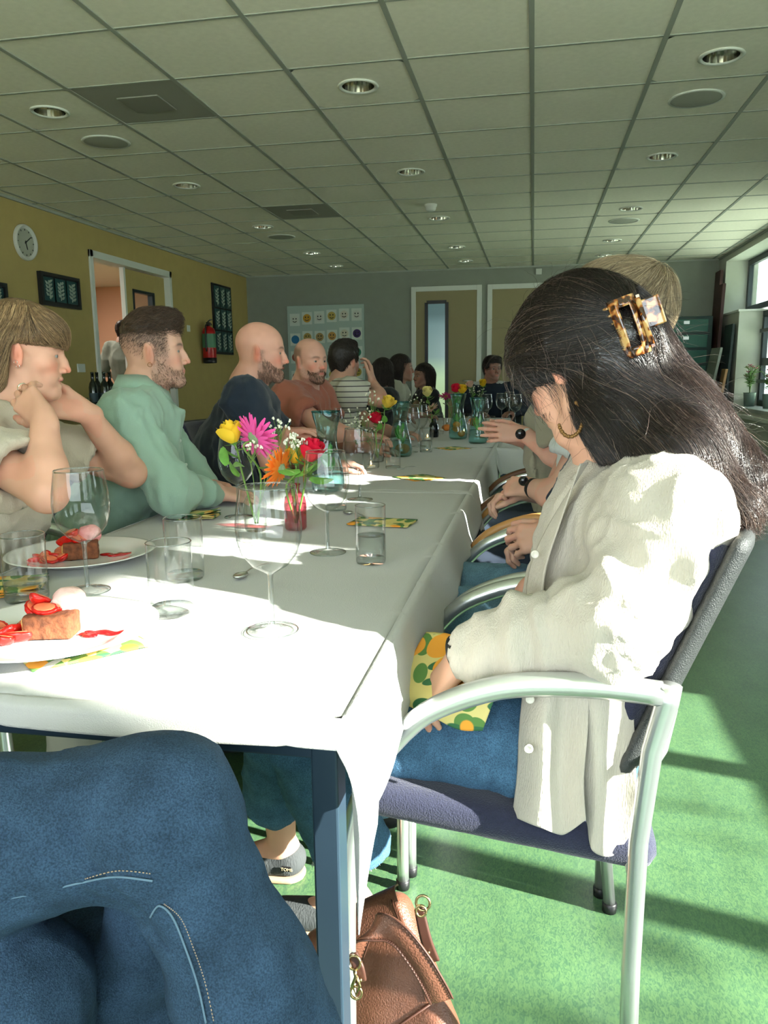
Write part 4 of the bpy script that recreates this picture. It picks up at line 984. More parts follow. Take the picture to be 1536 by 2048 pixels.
prof2 = [(0, .002), (.025, .002), (.029, .008), (.029, .07), (.026, .088), (.015, .102), (.0125, .108), (.0135, .122)]
bottle_vase(v1, prof1, thin_glass('pale ribbed glass', (.93, .95, .90), (.45, .50, .42), gl=1.1), 'small clear ribbed bottle vase with the yellow rose'); bottle_vase(v2, prof2, g_pinkg, 'small pink ribbed bottle vase with the orange gerbera')
m1 = v1+V(0, 0, .02); m2 = v2+V(0, 0, .02)
flower('rose', aty(463, 868, YV), (-.25, -.1, .95), .062, m1, m_yrose, 'yellow rose at the left of the nearest bouquet', leaves=3, seed=1)
flower('gerbera', aty(509, 876, YV-.01), (.35, .70, .45), .112, m1+V(.004, .004, 0), m_pinkp, 'hot pink gerbera beside the yellow rose, seen from behind', leaves=1, seed=2)
flower('gerbera', aty(560, 936, YV-.03), (-.75, .15, .25), .092, m2, m_orp, 'orange gerbera facing left in the pink vase', leaves=0, seed=3)
flower('rose', aty(592, 912, YV+.03), (.0, .1, 1), .052, m2+V(.003, .003, 0), mat('golden petals', (.85, .42, .02), rough=.5), 'golden yellow rose in the middle of the pink vase', leaves=4, seed=4)
flower('rose', aty(624, 905, YV), (.35, -.1, .9), .062, m2+V(.004, -.003, 0), m_rrose, 'red rose above the pink vase', leaves=5, seed=5)
gyp(m1+V(-.003, .003, 0), [aty(545, 856, YV), aty(500, 890, YV-.05), aty(560, 845, YV)], "baby's breath sprig rising right of the pink gerbera", 1, n=7)
gyp(m2+V(-.003, .003, 0), [aty(578, 886, YV), aty(596, 880, YV)], "baby's breath cluster above the orange gerbera", 2, n=16, r_=.005)
lf = MB()
for (a_, b_) in (((620, 955), (665, 970)), ((600, 940), (560, 950)), ((590, 950), (640, 935)), ((455, 930), (440, 895)), ((480, 950), (455, 930))):
    A_ = aty(a_[0], a_[1], YV-.03); B_ = aty(b_[0], b_[1], YV-.05); leaf(lf, A_-v2, B_-A_, np.linalg.norm(B_-A_)*1.1, .026, (0, -.5, .8))
t = thing('rose_greenery', 'loose green leaves around the two nearest vases', 'leaves', tuple(v2)); lf.build('leaf', m_leafg, t); MB().tube([V(0, 0, .02), V(.0, -.03, .13), V(.01, -.03, .15)], .002, 6).build('stem', m_stemg, t)
# further bouquets
def bouquet(px_, py_, items, seed, lab, g=g_clear, gy=()):
    p = T(px_, py_); bottle_vase(p, prof1, g, lab); m = p+V(0, 0, .02)
    for k, (kind, x, y, s, col, l) in enumerate(items): flower(kind, aty(x, y, p[1]), (random.Random(seed+k).uniform(-.5, .5), -.4, .9), s, m+V(.003*k, 0, 0), col, l, leaves=4, seed=seed+k)
    if gy: gyp(m, [aty(x, y, p[1]) for x, y in gy], "baby's breath in the bouquet of the "+lab, seed, n=11, spread=.045, r_=.0055)
bouquet(755, 925, (('rose', 775, 806, .062, mat('lemon petals', (.85, .62, .08), rough=.5), 'pale yellow rose above the second bouquet'), ('rose', 752, 838, .058, m_rrose, 'dark red rose in the second bouquet')), 20, 'clear bottle vase behind the first carafe', gy=((745, 800), (720, 835), (712, 850), (735, 845)))
mpale = mat('pale peach petals', (.80, .50, .38), rough=.5); mmag = mat('magenta petals', (.38, .01, .12), rough=.5)
bouquet(868, 875, (('rose', 855, 785, .07, mat('cream yellow petals', (.80, .70, .25), rough=.5), 'cream yellow rose in the third bouquet'), ('gerbera', 864, 817, .085, mpale, 'pale peach gerbera in the third bouquet')), 30, 'dark bottle vase left of the third carafe', g=thin_glass('dark blue glass', (.08, .10, .16), (.02, .03, .05)), gy=((838, 800),))
bouquet(905, 860, (('gerbera', 892, 793, .095, mmag, 'magenta gerbera left of the third carafe'), ('rose', 912, 778, .07, m_rrose, 'far red rose above the third carafe'), ('rose', 925, 780, .07, m_yrose, 'far yellow rose above the third carafe')), 40, 'clear vase behind the third carafe')
bouquet(955, 838, (('rose', 966, 767, .07, m_yrose, 'farthest small yellow rose before the suit'), ('rose', 940, 770, .065, mpale, 'farthest peach rose before the suit')), 50, 'far clear vase before the suit', gy=((945, 778), (960, 782)))
# carafes
def carafe(px_, py_, lab, lemons=0, byrim=False, s=1.0):
    h = .278*s; p = atz(px_, py_, ZT+h) if byrim else T(px_, py_); p[2] = ZT
    t = thing('glass_carafe', lab, 'carafe', tuple(p), 0, 'teal glass carafes'); pr = [(0, .003), (.050, .003), (.057, .012), (.058, .04), (.054, .08), (.044, .125), (.036, .165), (.0345, .195), (.038, .225), (.045, .250), (.0485, .268), (.0485, .278)]
    pr = [(r_*s, z*s) for r_, z in pr]; n = 40; vs = []
    for r_, z in pr:
        for k in range(n): a = 2*PI*k/n; q = r_*(1+(.03*math.sin(5*a+z*30) if z > .01 else 0)); vs.append((q*math.cos(a), q*math.sin(a), z))
    MB().add(vs, [(i*n+k, i*n+(k+1) % n, (i+1)*n+(k+1) % n, (i+1)*n+k) for i in range(len(pr)-1) for k in range(n)]).build('body', g_teal, t)
    MB().lathe([(.048*s, h-.006), (.0515*s, h-.003), (.051*s, h+.001), (.047*s, h)], n=30).build('lip', thin_glass('teal rim', (.25, .62, .62), (.05, .30, .32)), t)
    MB().lathe([(0, .006), (.052*s, .006), (.056*s, .02), (.0565*s, .05), (.052*s, .08), (0, .08)], n=30).build('water', g_water, t)
    for k in range(lemons): MB().ball((.022*math.cos(k*2.2), .022*math.sin(k*2.2)-.01, .035+.028*k), (.024, .019, .02), 14, 10).build('citrus_slice', mat('orange peel', (.75, .22, .03), rough=.45), t)
    m = MB()
    for k in range(7): a = k*.9; leaf(m, V(.01*math.cos(a), .01*math.sin(a), .06+.01*k), V(math.cos(a), math.sin(a), 1.5), .05, .02)
    m.build('mint_leaf', m_leafg, t)
carafe(652, 822, 'nearest teal glass carafe behind the red rose', byrim=True); carafe(800, 803, 'second teal carafe behind the wine glasses', byrim=True, s=.97); carafe(916, 878, 'third teal carafe with orange slices inside', lemons=3)
carafe(956, 795, 'farthest teal carafe in front of the suit', byrim=True, s=.95)
# tealights
def tealight(px_, py_, lab, holder=True):
    p = T(px_, py_); t = thing('tealight_holder', lab, 'candle', tuple(p), 0, 'glass tealight holders')
    MB().lathe([(.030, .002), (.036, .01), (.037, .085), (.036, .087)], n=24).build('glass_cup', g_clear, t)
    MB().lathe([(0, .003), (.019, .003), (.019, .016), (.0, .015)], n=18).build('wax', mat('wax', (.8, .75, .62), rough=.5), t)
    MB().lathe([(0, .017), (.0035, .022), (.0025, .030), (0, .036)], n=10).build('flame', mat('candle flame', (1, .55, .18), emit=14), t)
for x, y, l in ((742, 938, 'tealight behind the wine glass right of the first carafe'), (885, 862, 'tealight left of the third carafe'), (855, 880, 'tealight beside the water tumbler'), (938, 848, 'tealight right of the third carafe'), (928, 868, 'red-lit tealight right behind the third carafe')): tealight(x, y, l)
def pumpkin(px_, py_, lab, s=1):
    p = T(px_, py_); t = thing('small_pumpkin', lab, 'pumpkin', tuple(p), 0, 'small orange pumpkins')
    vs = []; n = 32; m = 12
    for i in range(m+1):
        ph = PI*i/m-PI/2
        for k in range(n): a = 2*PI*k/n; q = .036*s*math.cos(ph)*(1+.09*abs(math.sin(4*a))); vs.append((q*math.cos(a), q*math.sin(a), .027*s*(1+math.sin(ph))))
    MB().add(vs, [(i*n+k, i*n+(k+1) % n, (i+1)*n+(k+1) % n, (i+1)*n+k) for i in range(m) for k in range(n)]).build('rind', mat('pumpkin rind', (.72, .22, .04), rough=.45), t)
    MB().tube([V(0, 0, .05*s), V(.004, 0, .068*s)], [.005, .004], 8).build('stalk', mat('dry stalk', (.2, .2, .08)), t)
pumpkin(805, 908, 'small orange pumpkin behind the narrow tumbler'); pumpkin(948, 852, 'orange pumpkin right of the third carafe', 1.2); pumpkin(893, 862, 'small pumpkin left of the third carafe', .9)
# ================================================================ PEOPLE: tools
def skin_mat(nm='skin'): return mat(nm, (.6, .35, .25), rough=.5, attr=True, sub=.12, bump=.12, bscale=900, spec=.4)
m_skin = skin_mat()
def hl(P, M): return (P-M[:3, 3])@M[:3, :3]/(M[:3, 0]@M[:3, 0])
def head_sd(s, M, nose=1., jaw=1., chin=1., open_=0., smile=0., neck_to=None, neck_r=.055, brow=1., ear=True, cheek=1., ears_out=1.):
    s.M = M
    s.el((-.014, 0, .036), (.094, .0755, .086), k=.02)
    s.el((.022, 0, .030), (.066, .064, .066), k=.03)
    s.el((.030, 0, -.030), (.056, .056*jaw, .068), k=.03)
    for y in (-1, 1):
        s.rc((-.006, y*.058*jaw, -.030), (.010, y*.050*jaw, -.074), .016, .014, k=.02)
        s.rc((.010, y*.050*jaw, -.074), (.070, y*.016, -.101), .014, .014, k=.022)
        s.el((.056, y*.037, -.024), (.026, .024*cheek, .024), k=.02)
        s.el((.068, y*.030, -.052-.004*smile), (.018, .018, .020), k=.02)
        s.rc((.084, y*.010, .021), (.066, y*.046, .020), .0085*brow, .008, k=.014)
    s.el((.070, 0, -.064), (.0235, .030, .028), k=.02)
    s.el((.076+.002*chin, 0, -.101), (.0165*chin, .018, .0155), k=.016)
    s.rc((.02, 0, -.07), (.066, 0, -.094), .035, .022, k=.02)
    for y in (-1, 1): s.el((.094, y*.031, .000), (.017, .0165, .0115), k=.012, op='s')
    # lids
    for y in (-1, 1):
        s.el((.0715, y*.0315, -.0005), .0132, k=.005)
        s.bx((.086, y*.0315, -.0015), (.009, .0112, .0026), .002, k=.002, op='s')
    s.el((.086, 0, -.022), (.016, .0115, .026), k=.008)
    # nose
    s.rc((.084, 0, .012), (.100*1, 0, -.014), .0075, .0075, k=.012)
    s.rc((.098, 0, -.012), (.098+.011*nose, 0, -.0335), .0072, .0088, k=.008)
    for y in (-1, 1):
        s.el((.098, y*.0125, -.038), (.0105, .0065, .0075), k=.006)
        s.el((.1035, y*.0065, -.0455), (.005, .0028, .003), k=.003, op='s')
    # lips
    z0 = -.0635
    if open_ > 0:
        s.el((.094, 0, z0-.005*open_+.002*smile), (.020, .026+.004*smile, .0080*open_+.002), k=.004, op='s')
        for y in (-1, 1): s.rc((.097, y*.012, z0-.003), (.074, y*(.030+.003*smile), z0+.001+.006*smile), .0045*open_, .0022, k=.003, op='s')
    s.rc((.0925, -.011, z0+.0035), (.0925, .011, z0+.0035), .0052, .0052, k=.006)
    for y in (-1, 1): s.rc((.0925, y*.010, z0+.003), (.080, y*(.024+.004*smile), z0+.001+.006*smile), .0048, .0025, k=.005)
    s.rc((.0905, -.010, z0-.0065-.010*open_), (.0905, .010, z0-.0065-.010*open_), .0058, .0058, k=.006)
    for y in (-1, 1): s.rc((.0905, y*.010, z0-.006-.010*open_), (.080, y*(.023+.004*smile), z0+.000+.006*smile), .005, .0025, k=.005)
    if not open_:
        s.rc((.102, -.012, z0-.0012), (.102, .012, z0-.0012), .0022, .0022, k=.0035, op='s')
        for y in (-1, 1): s.rc((.101, y*.012, z0-.0012), (.086, y*(.026+.004*smile), z0+.0015+.006*smile), .0022, .0014, k=.003, op='s')
    if ear:
        for y in (-1, 1):
            Re = rotm('Y', -.22) @ rotm('Z', y*.50*ears_out)
            c = V(-.012, y*.0775, -.006)
            s.el(c, (.0185, .0062, .032), Re, k=.006)
            s.el(c+Re@V(-.002, y*.0095, .004), (.0125, .0065, .021), Re, k=.004, op='s')
            s.el(c+Re@V(.010, y*.001, -.004), (.005, .004, .008), Re, k=.004)
            s.el(c+Re@V(.000, y*.003, .004), (.004, .0038, .015), Re@rotm('Y', .3), k=.004)
            s.el(c+Re@V(.003, y*.001, -.027), (.0085, .0052, .0095), Re, k=.006)
    s.M = np.eye(4)
    if neck_to is not None:
        a = M[:3, 3]+M[:3, :3]@V(-.022, 0, -.055); s.rc(a, neck_to, neck_r, neck_r*1.12, k=.03)
def head_col(P, M, skin, lip=(.50, .16, .13), brow=None, stubble=None, st_col=(.12, .07, .05), scalp=None, ruddy=.5, face_tan=0):
    L = hl(P, M); c = np.tile(np.array(skin, float), (len(P), 1))
    n = (.5+.5*vn(P, 60))[:, None]*.5+(.5+.5*vn(P, 18, 9))[:, None]*.5; c *= .90+.18*n
    def add(mask, col): 
        m = np.clip(mask, 0, 1)[:, None]; c[:] = c*(1-m)+np.array(col, float)*m
    ru = np.array(skin)*V(1.15, .58, .52)
    for y in (-1, 1): add(ruddy*.9*np.exp(-(((L[:, 0]-.07)/.03)**2+((L[:, 1]-y*.045)/.02)**2+((L[:, 2]+.03)/.02)**2)), ru)
    add(ruddy*np.exp(-(((L[:, 0]-.112)/.012)**2+((L[:, 2]+.036)/.014)**2)), ru)
    add(ruddy*np.clip((np.abs(L[:, 1])-.072)/.008, 0, 1)*np.exp(-((L[:, 2]+.012)/.032)**4)*np.exp(-((L[:, 0]+.012)/.024)**4), ru)
    add(1.35-(((L[:, 0]-.093)/.014)**2+(L[:, 1]/.024)**2+((L[:, 2]+.066)/.0095)**2)*1.2, lip)
    for y in (-1, 1):
        q = (L[:, 1]*y-.0315)/.0125; add(.85*np.exp(-((L[:, 2]-(.0016-.0022*q*q))/.0011)**2)*np.exp(-q**4)*(L[:, 0] > .066), V(.05, .03, .025))
    if stubble is not None:
        lo = (L[:, 0] > -.012)*1.0
        line = -.030-.028*np.clip((L[:, 0]-.02)/.05, 0, 1)          # cheek line sinks towards the mouth
        m = np.clip((line-L[:, 2])/.016, 0, 1)*np.clip((L[:, 0]+.012)/.014, 0, 1)*np.clip((.135+L[:, 2])/.02, 0, 1)
        must = np.exp(-(((L[:, 0]-.095)/.016)**2+(L[:, 1]/.026)**2+((L[:, 2]+.053)/.006)**2)**2)
        side = np.clip((L[:, 2]+.04)/.01, 0, 1)*np.clip((.012-L[:, 2])/.01, 0, 1)*np.exp(-((L[:, 0]-.008)/.010)**2)
        lipm = np.clip(1.2-(((L[:, 0]-.095)/.014)**2+(L[:, 1]/.020)**2+((L[:, 2]+.067)/.008)**2), 0, 1)
        mm = np.maximum.reduce([m, must, side])*(1-lipm)*stubble*(.75+.35*vn(P, 400)); add(mm, st_col)
    if scalp is not None: add(scalp(L), st_col)
    if brow is not None:
        for y in (-1, 1):
            q = np.abs(L[:, 1]*y-.031)
            m = np.exp(-(((L[:, 2]-.0225+.004*((L[:, 1]*y-.031)/.018)**2)/.0042)**2+(q/.020)**4))*(L[:, 0] > .05); add(m*.9, brow)
    return c
def eyes(M, parent, iris=(.05, .05, .04), gaze=(1, 0, 0)):
    w_ = mat('eye white', (.30, .28, .26), rough=.35); b = MB(); i_ = MB()
    g = np.array(gaze, float); g /= np.linalg.norm(g); q = np.linalg.norm(M[:3, 0])
    for y in (-1, 1):
        c = V(.0722, y*.0315, -.0008); b.ball(M[:3, :3]@c+M[:3, 3], .0118*q, 14, 10)
        F = frame((0, 0, 0), M[:3, :3]@g); i_.ball(M[:3, :3]@(c+g*.0096)+M[:3, 3], (.0027*q, .0060*q, .0060*q), 12, 8, F)
    e = b.build('eyes', w_, parent); i_.build('iris', mat('iris %.2f %.2f %.2f' % tuple(iris), iris, rough=.1, coat=.6), e)
def hand_sd(s, M, side, curl=(.5, .6, .7, .8), spread=.12, thumb=(.6, .5, .3), sc=1., k=.004):
    """wrist at the origin, +X to the fingers, +Z back of the hand; side=+1 puts the thumb on +Y"""
    s.M = M; q = sc
    s.rc((-.02*q, 0, 0), (.02*q, 0, 0), .024*q, .026*q, k=.012, flat=(0, 0, 1), fs=1.35)
    for j, (y, x) in enumerate(((.028, .086), (.010, .090), (-.010, .086), (-.027, .078))):
        s.rc((.012*q, side*y*.55*q, -.001), (x*q, side*y*q, -.002*q), .0155*q, .0115*q, k=.012)
    s.rc((.015*q, side*.018*q, -.008*q), (.045*q, side*.034*q, -.012*q), .015*q, .011*q, k=.012)
    for j, (y, x, L_, r0) in enumerate(((.029, .088, .074, .0088), (.010, .093, .082, .0090), (-.0105, .088, .076, .0085), (-.028, .079, .060, .0076))):
        c = curl[j] if hasattr(curl, '__len__') else curl; a = 0; p = V(x*q, side*y*q, -.002*q); az = side*spread*(1.5-j)/1.5
        for seg, (fl, fr) in enumerate(((.46, 1), (.30, .92), (.24, .84))):
            a += c*(.75, 1.0, .7)[seg]; d = V(math.cos(a)*math.cos(az), math.cos(a)*math.sin(az), -math.sin(a)); n = p+d*L_*fl*q
            s.rc(p, n, r0*fr*q, r0*(fr-.10)*q, k=k); s.el(p, r0*fr*1.03*q, k=k); p = n
    az, dn, cu = thumb; p = V(.022*q, side*.026*q, -.010*q); r0 = .0115*q
    for seg, L_ in enumerate((.040, .032, .026)):
        a2 = az-cu*seg*.6; d = V(math.cos(a2)*math.cos(dn), side*math.sin(a2)*math.cos(dn), -math.sin(dn)); n = p+d*L_*q
        s.rc(p, n, r0*(1-.1*seg), r0*(.90-.1*seg), k=.006); p = n
    s.M = np.eye(4)
def arm_sd(s, sh, el, wr, r=(.047, .038, .024), k=.02):
    sh, el, wr = map(lambda a: np.array(a, float), (sh, el, wr))
    s.rc(sh, el, r[0], r[1], k=k)
    m = el+(wr-el)*.30; s.rc(el, m, r[1]*.98, r[1]*1.02, k=k); s.rc(m, wr, r[1]*1.0, r[2], k=k)
def skin_col(P, skin):
    n = (.5+.5*vn(P, 45))[:, None]*.6+(.5+.5*vn(P, 14, 3))[:, None]*.4; return np.array(skin)*(.88+.22*n)*np.where(vn(P, 25, 7)[:, None] > .3, V(1.04, .94, .93), V(1, 1, 1))
class Body:
    """collects meshed chunks of one body into one mesh"""
    def __init__(s): s.P = []; s.F = []; s.C = []; s.n = 0
    def add(s, sd_, res, colf, lo=None, hi=None):
        P, F = sd_.mesh(res, lo, hi); s.P.append(P); s.F.append(F+s.n); s.C.append(colf(P)); s.n += len(P); return P, F
    def build(s, parent, m=None, name='body'):
        return mesh_np(name, np.concatenate(s.P), np.concatenate(s.F), m or m_skin, parent, col=np.concatenate(s.C))
def garment(name, sd_, res, m, parent, amp=.006, freq=9, seed=0, stretch=(1, 1, 1), fine=.0015, lo=None, hi=None, folds=None, weft=None, shrink=None):
    P, F = sd_.mesh(res, lo, hi); N = vnormals(P, F)
    Q = P*np.array(stretch); d = amp*(ridge(Q+.02*vn(P, 12, 5)[:, None], freq, seed)-.3)+fine*vn(P, freq*6, seed+2)+amp*.5*ridge(Q, freq*2.3, seed+5)
    if folds is not None: d = d+folds(P)
    sf = (1-np.abs(vn(Q+.03*vn(P, 10, 8)[:, None], freq*1.6, seed+11)))**5+.6*(1-np.abs(vn(Q+.02*vn(P, 14, 9)[:, None], freq*2.9, seed+13)))**6
    d = d+amp*.65*(sf-.25)
    P = P+N*d[:, None]; o = mesh_np(name, P, F, m, parent); return o
def cuff(parent, c, axis, r, m, r2=.004, name='cuff', h=.012):
    F = frame(c, axis); MB().lathe([(r-.003, -h), (r, -h), (r+.0015, 0), (r, h), (r-.003, h), (r-.003, -h)], n=28, M=F@np.array(Matrix.Rotation(PI/2, 4, 'Y'))).build(name, m, parent)
def hair_strands(surf_sd, roots, flow, n, step, r0, lift=.002, jitter=.15, seed=0, hug=.6, r1=None, stop=None):
    """trace strands over the level set of surf_sd, following flow(P, i)"""
    rg = np.random.RandomState(seed); P = roots.copy(); out = [P.copy()]; rnd = rg.normal(size=P.shape)*jitter; lf = lift*(.3+1.4*rg.rand(len(P)))
    for i in range(n-1):
        g = surf_sd.grad(P); D = flow(P, i)+rnd*.5+rg.normal(size=P.shape)*jitter*.25; D -= g*(np.sum(D*g, 1, keepdims=True))*hug; D /= np.linalg.norm(D, axis=1, keepdims=True)+1e-9
        st_ = np.ones(len(P)) if stop is None else 1-stop(P).astype(float)
        P = P+D*step*(st_*.999+.001)[:, None]; d = surf_sd.at(P); t = i/(n-1)
        P = P-g*((d-lf*(.4+t))*hug)[:, None]; out.append(P.copy())
    return strands(np.stack(out, 1), r0, r1)
def surf_points(P, F, n, seed=0, mask=None):
    rg = np.random.RandomState(seed); A = np.linalg.norm(np.cross(P[F[:, 2]]-P[F[:, 0]], P[F[:, 3]]-P[F[:, 1]]), axis=1)
    if mask is not None: A = A*mask(P[F].mean(1))
    i = rg.choice(len(F), n, p=A/A.sum()); u = rg.rand(n, 1); v = rg.rand(n, 1); Q = P[F[i]]
    return (Q[:, 0]*(1-u)+Q[:, 1]*u)*(1-v)+(Q[:, 3]*(1-u)+Q[:, 2]*u)*v
def hair_obj(parts, cols, parent, m, name='hair'):
    n = 0; P = []; F = []; C = []
    for (p, f), c in zip(parts, cols): P.append(p); F.append(f+n); C.append(c); n += len(p)
    return mesh_np(name, np.concatenate(P), np.concatenate(F), m, parent, col=np.concatenate(C))
def strand_cols(S, n, m, base, var, seed, hi=None, hf=.1):
    rg = np.random.RandomState(seed); c = np.array(base)*(1+var*rg.normal(size=(S, 1))); c = np.clip(c, .002, 1)
    if hi is not None: k = rg.rand(S) < hf; c[k] = np.array(hi)*(1+.2*rg.normal(size=(k.sum(), 1)))
    return np.repeat(np.clip(c, .001, 1), n*m, 0)
def hairmat(nm, rough=.48, spec=.4): return mat(nm, (.1, .08, .06), rough=rough, attr=True, spec=spec, bump=.5, bscale=300)
def head_frame(c, face, up=(0, 0, 1)): return frame(c, face, up)

def view_dir(px_, th):
    """horizontal facing: th=0 is right profile as seen along the ray, th=90 looks at the viewer, 180 left profile"""
    r_ = ray(px_, 735); r_ = V(r_[0], r_[1], 0); r_ /= np.linalg.norm(r_); p = V(r_[1], -r_[0], 0); a = R(th); return p*math.cos(a)-r_*math.sin(a)
def hM(px_, py_, Y, th, pitch=0, roll=0, sc=.92):
    d = view_dir(px_, th); o = aty(px_, py_, Y); x = d*math.cos(R(pitch))+V(0, 0, -math.sin(R(pitch))); up = V(0, 0, 1)*math.cos(R(pitch))+d*math.sin(R(pitch))
    y = np.cross(up, x); up = up*math.cos(R(roll))+y*math.sin(R(roll)); m = frame(o, x, up); m[:3, :3] *= sc; return m
def lp(M, p): return M[:3, :3]@np.array(p, float)+M[:3, 3]
def sleeve(s, a, b, r0, r1, arm_r, k=.04, end=True):
    """open-ended sleeve from a to b"""
    a = np.array(a, float); b = np.array(b, float); d = (b-a)/np.linalg.norm(b-a)
    s.rc(a, b+d*.03, r0, r1, k=k)
    F = frame(b+d*.075, d, V(0, 0, 1) if abs(d[2]) < .9 else V(1, 0, 0)); s.bx(F[:3, 3], (.075, .11, .11), .002, Rm=F[:3, :3], k=.003, op='s')
    s.rc(b-d*.02, b+d*.03, arm_r+.001, r1-.005, k=.004, op='s')
def torso(s, hip, chest, f, wid=.172, dep=1.5, sh=None, belly=0, k=.05, neck=None, shr=.060):
    f = np.array(f, float); hip = np.array(hip, float); chest = np.array(chest, float)
    s.rc(hip, chest, wid*.93, wid, k=k, flat=f, fs=dep)
    if neck is not None: s.el(np.array(neck)+f*.025-V(0, 0, .085), (.085, .125, .065), frame((0, 0, 0), f)[:3, :3], k=.06)
    if belly: s.el(hip+(chest-hip)*.35+f*.05, (belly, belly*1.15, belly), frame((0, 0, 0), f)[:3, :3], k=.06)
    if sh is not None:
        s.rc(sh[0], sh[1], shr, shr, k=.06)
        if neck is not None:
            for q in sh: s.rc(np.array(neck)-V(0, 0, .045), np.array(q)+V(0, 0, -.005), .058, shr*.9, k=.05)
def legs(parent, hip, f, m, knees, feet, r=(.085, .062, .05), name='trousers', shoe=True, res=.016):
    s = SD(); hip = np.array(hip, float); l = np.cross(V(0, 0, 1), f)
    s.rc(hip+l*.07, hip-l*.07, .12, .12, k=.05)
    for sgn, kn, ft in ((1, knees[0], feet[0]), (-1, knees[1], feet[1])):
        kn = np.array(kn, float); ft = np.array(ft, float); s.rc(hip+l*.09*sgn, kn, r[0], r[1], k=.03); s.rc(kn, ft+V(0, 0, .06), r[1], r[2], k=.02)
    o = garment(name, s, res, m, parent, amp=.004, freq=14)
    if shoe:
        for ft in feet:
            q = SD(); ft = np.array(ft, float); ft[2] = .045; q.rc(ft-f*.03, ft+f*.14-V(0, 0, .008), .042, .036, k=.01, flat=(0, 0, 1), fs=1.15); q.half((0, 0, .001), (0, 0, -1)); P, F = q.mesh(.009); mesh_np('shoe', P, F, mat('dark shoe', (.02, .02, .022), rough=.5), parent)
def rhair(M, sd_, res, base, n, flow, steps, step, r0, parent, m, base_col, scol, svar=.3, seed=0, mask=None, lift=.003, jitter=.15, hug=.6, stop=None, hi=None, hf=.1, sm=3, noise=.002, name='hair'):
    P, F = sd_.mesh(res); N = vnormals(P, F); P2 = P+N*(noise*ridge(P, 55, seed))[:, None]
    R0 = surf_points(P, F, n, seed, mask)
    sv, sf = hair_strands(sd_, R0, flow, steps, step, r0, lift, jitter, seed, hug, stop=stop)
    c = strand_cols(n, steps, 3, scol, svar, seed, hi, hf)
    return hair_obj([(P2, F), (sv, sf)], [np.tile(np.array(base_col, float), (len(P2), 1))*(1+.25*vn(P2, 90)[:, None]), c], parent, m, name)

def ground(t):
    """the parts were modelled in room coordinates; hang them on the figure's base point"""
    for c in t.children: c.location = tuple(-V(*t.location))
def short_hair(M, hsd, parent, n, col, seed, mask, length=.006, r0=.0005, d=(-.5, 0, -.6), name='cropped_hair'):
    P, F = hsd.mesh(.006, M[:3, 3]-.14, M[:3, 3]+.14); R0 = surf_points(P, F, n, seed, lambda Q: mask(hl(Q, M))+1e-9)
    sv, sf = hair_strands(hsd, R0, lambda P, i: np.tile(M[:3, :3]@np.array(d, float), (len(P), 1)), 3, length/2, r0, .003, .35, seed, .6); mesh_np(name, sv, sf, hairmat('cropped hair'), parent, col=strand_cols(n, 3, 3, col, .3, seed))
# ================================================================ PEOPLE ON THE LEFT
def flowc(M, fn): return lambda P, i: fn(hl(P, M), i)@M[:3, :3].T
def nrm(v): return v/(np.linalg.norm(v, axis=-1, keepdims=True)+1e-9)
def noear(L): return 1-np.clip(3*(1.05-((L[:, 0]+.011)/.021)**2-((L[:, 2]+.006)/.035)**2), 0, 1)*np.clip((np.abs(L[:, 1])-.068)/.004, 0, 1)
def beard(M, hsd, parent, n, col, seed, length=.006, r0=.0004, goatee=False):
    """short hairs on the jaw, drawn as strands"""
    P, F = hsd.mesh(.006, M[:3, 3]-.14, M[:3, 3]+.14)
    def mask(Q):
        L = hl(Q, M); line = -.028-.030*np.clip((L[:, 0]-.02)/.05, 0, 1)
        m = (L[:, 2] < line) & (L[:, 0] > (.045 if goatee else -.008)) & (L[:, 2] > -.125) & (np.abs(L[:, 1]) < .075)
        mo = (np.abs(L[:, 1]) < .024) & (np.abs(L[:, 2]+.053) < .006) & (L[:, 0] > .08); lip = ((L[:, 1]/.021)**2+((L[:, 2]+.067)/.009)**2 < 1) & (L[:, 0] > .075)
        return ((m | mo) & ~lip).astype(float)+1e-9
    R0 = surf_points(P, F, n, seed, mask); sv, sf = hair_strands(hsd, R0, flowc(M, lambda L, i: np.stack([.3+0*L[:, 0], .2*np.sign(L[:, 1]), -1+0*L[:, 0]], 1)), 3, length/2, r0, .004, .4, seed, .5)
    mesh_np('beard', sv, sf, hairmat('beard hair'), parent, col=strand_cols(n, 3, 3, col, .3, seed))
def simple_head(px_, py_, Y, th, pitch, parent, B, skin, res, neck, hk={}, ck={}, chest=None, iris=(.05, .08, .07), gaze=(1, 0, 0), roll=0, tr=.06):
    M = hM(px_, py_, Y, th, pitch, roll); s = SD(); head_sd(s, M, neck_to=neck, **hk)
    if chest is not None: s.rc(neck, chest, .07, .075, k=.05)
    B.add(s, res, lambda P: head_col(P, M, skin, **ck)); eyes(M, parent, iris, gaze); return M, s
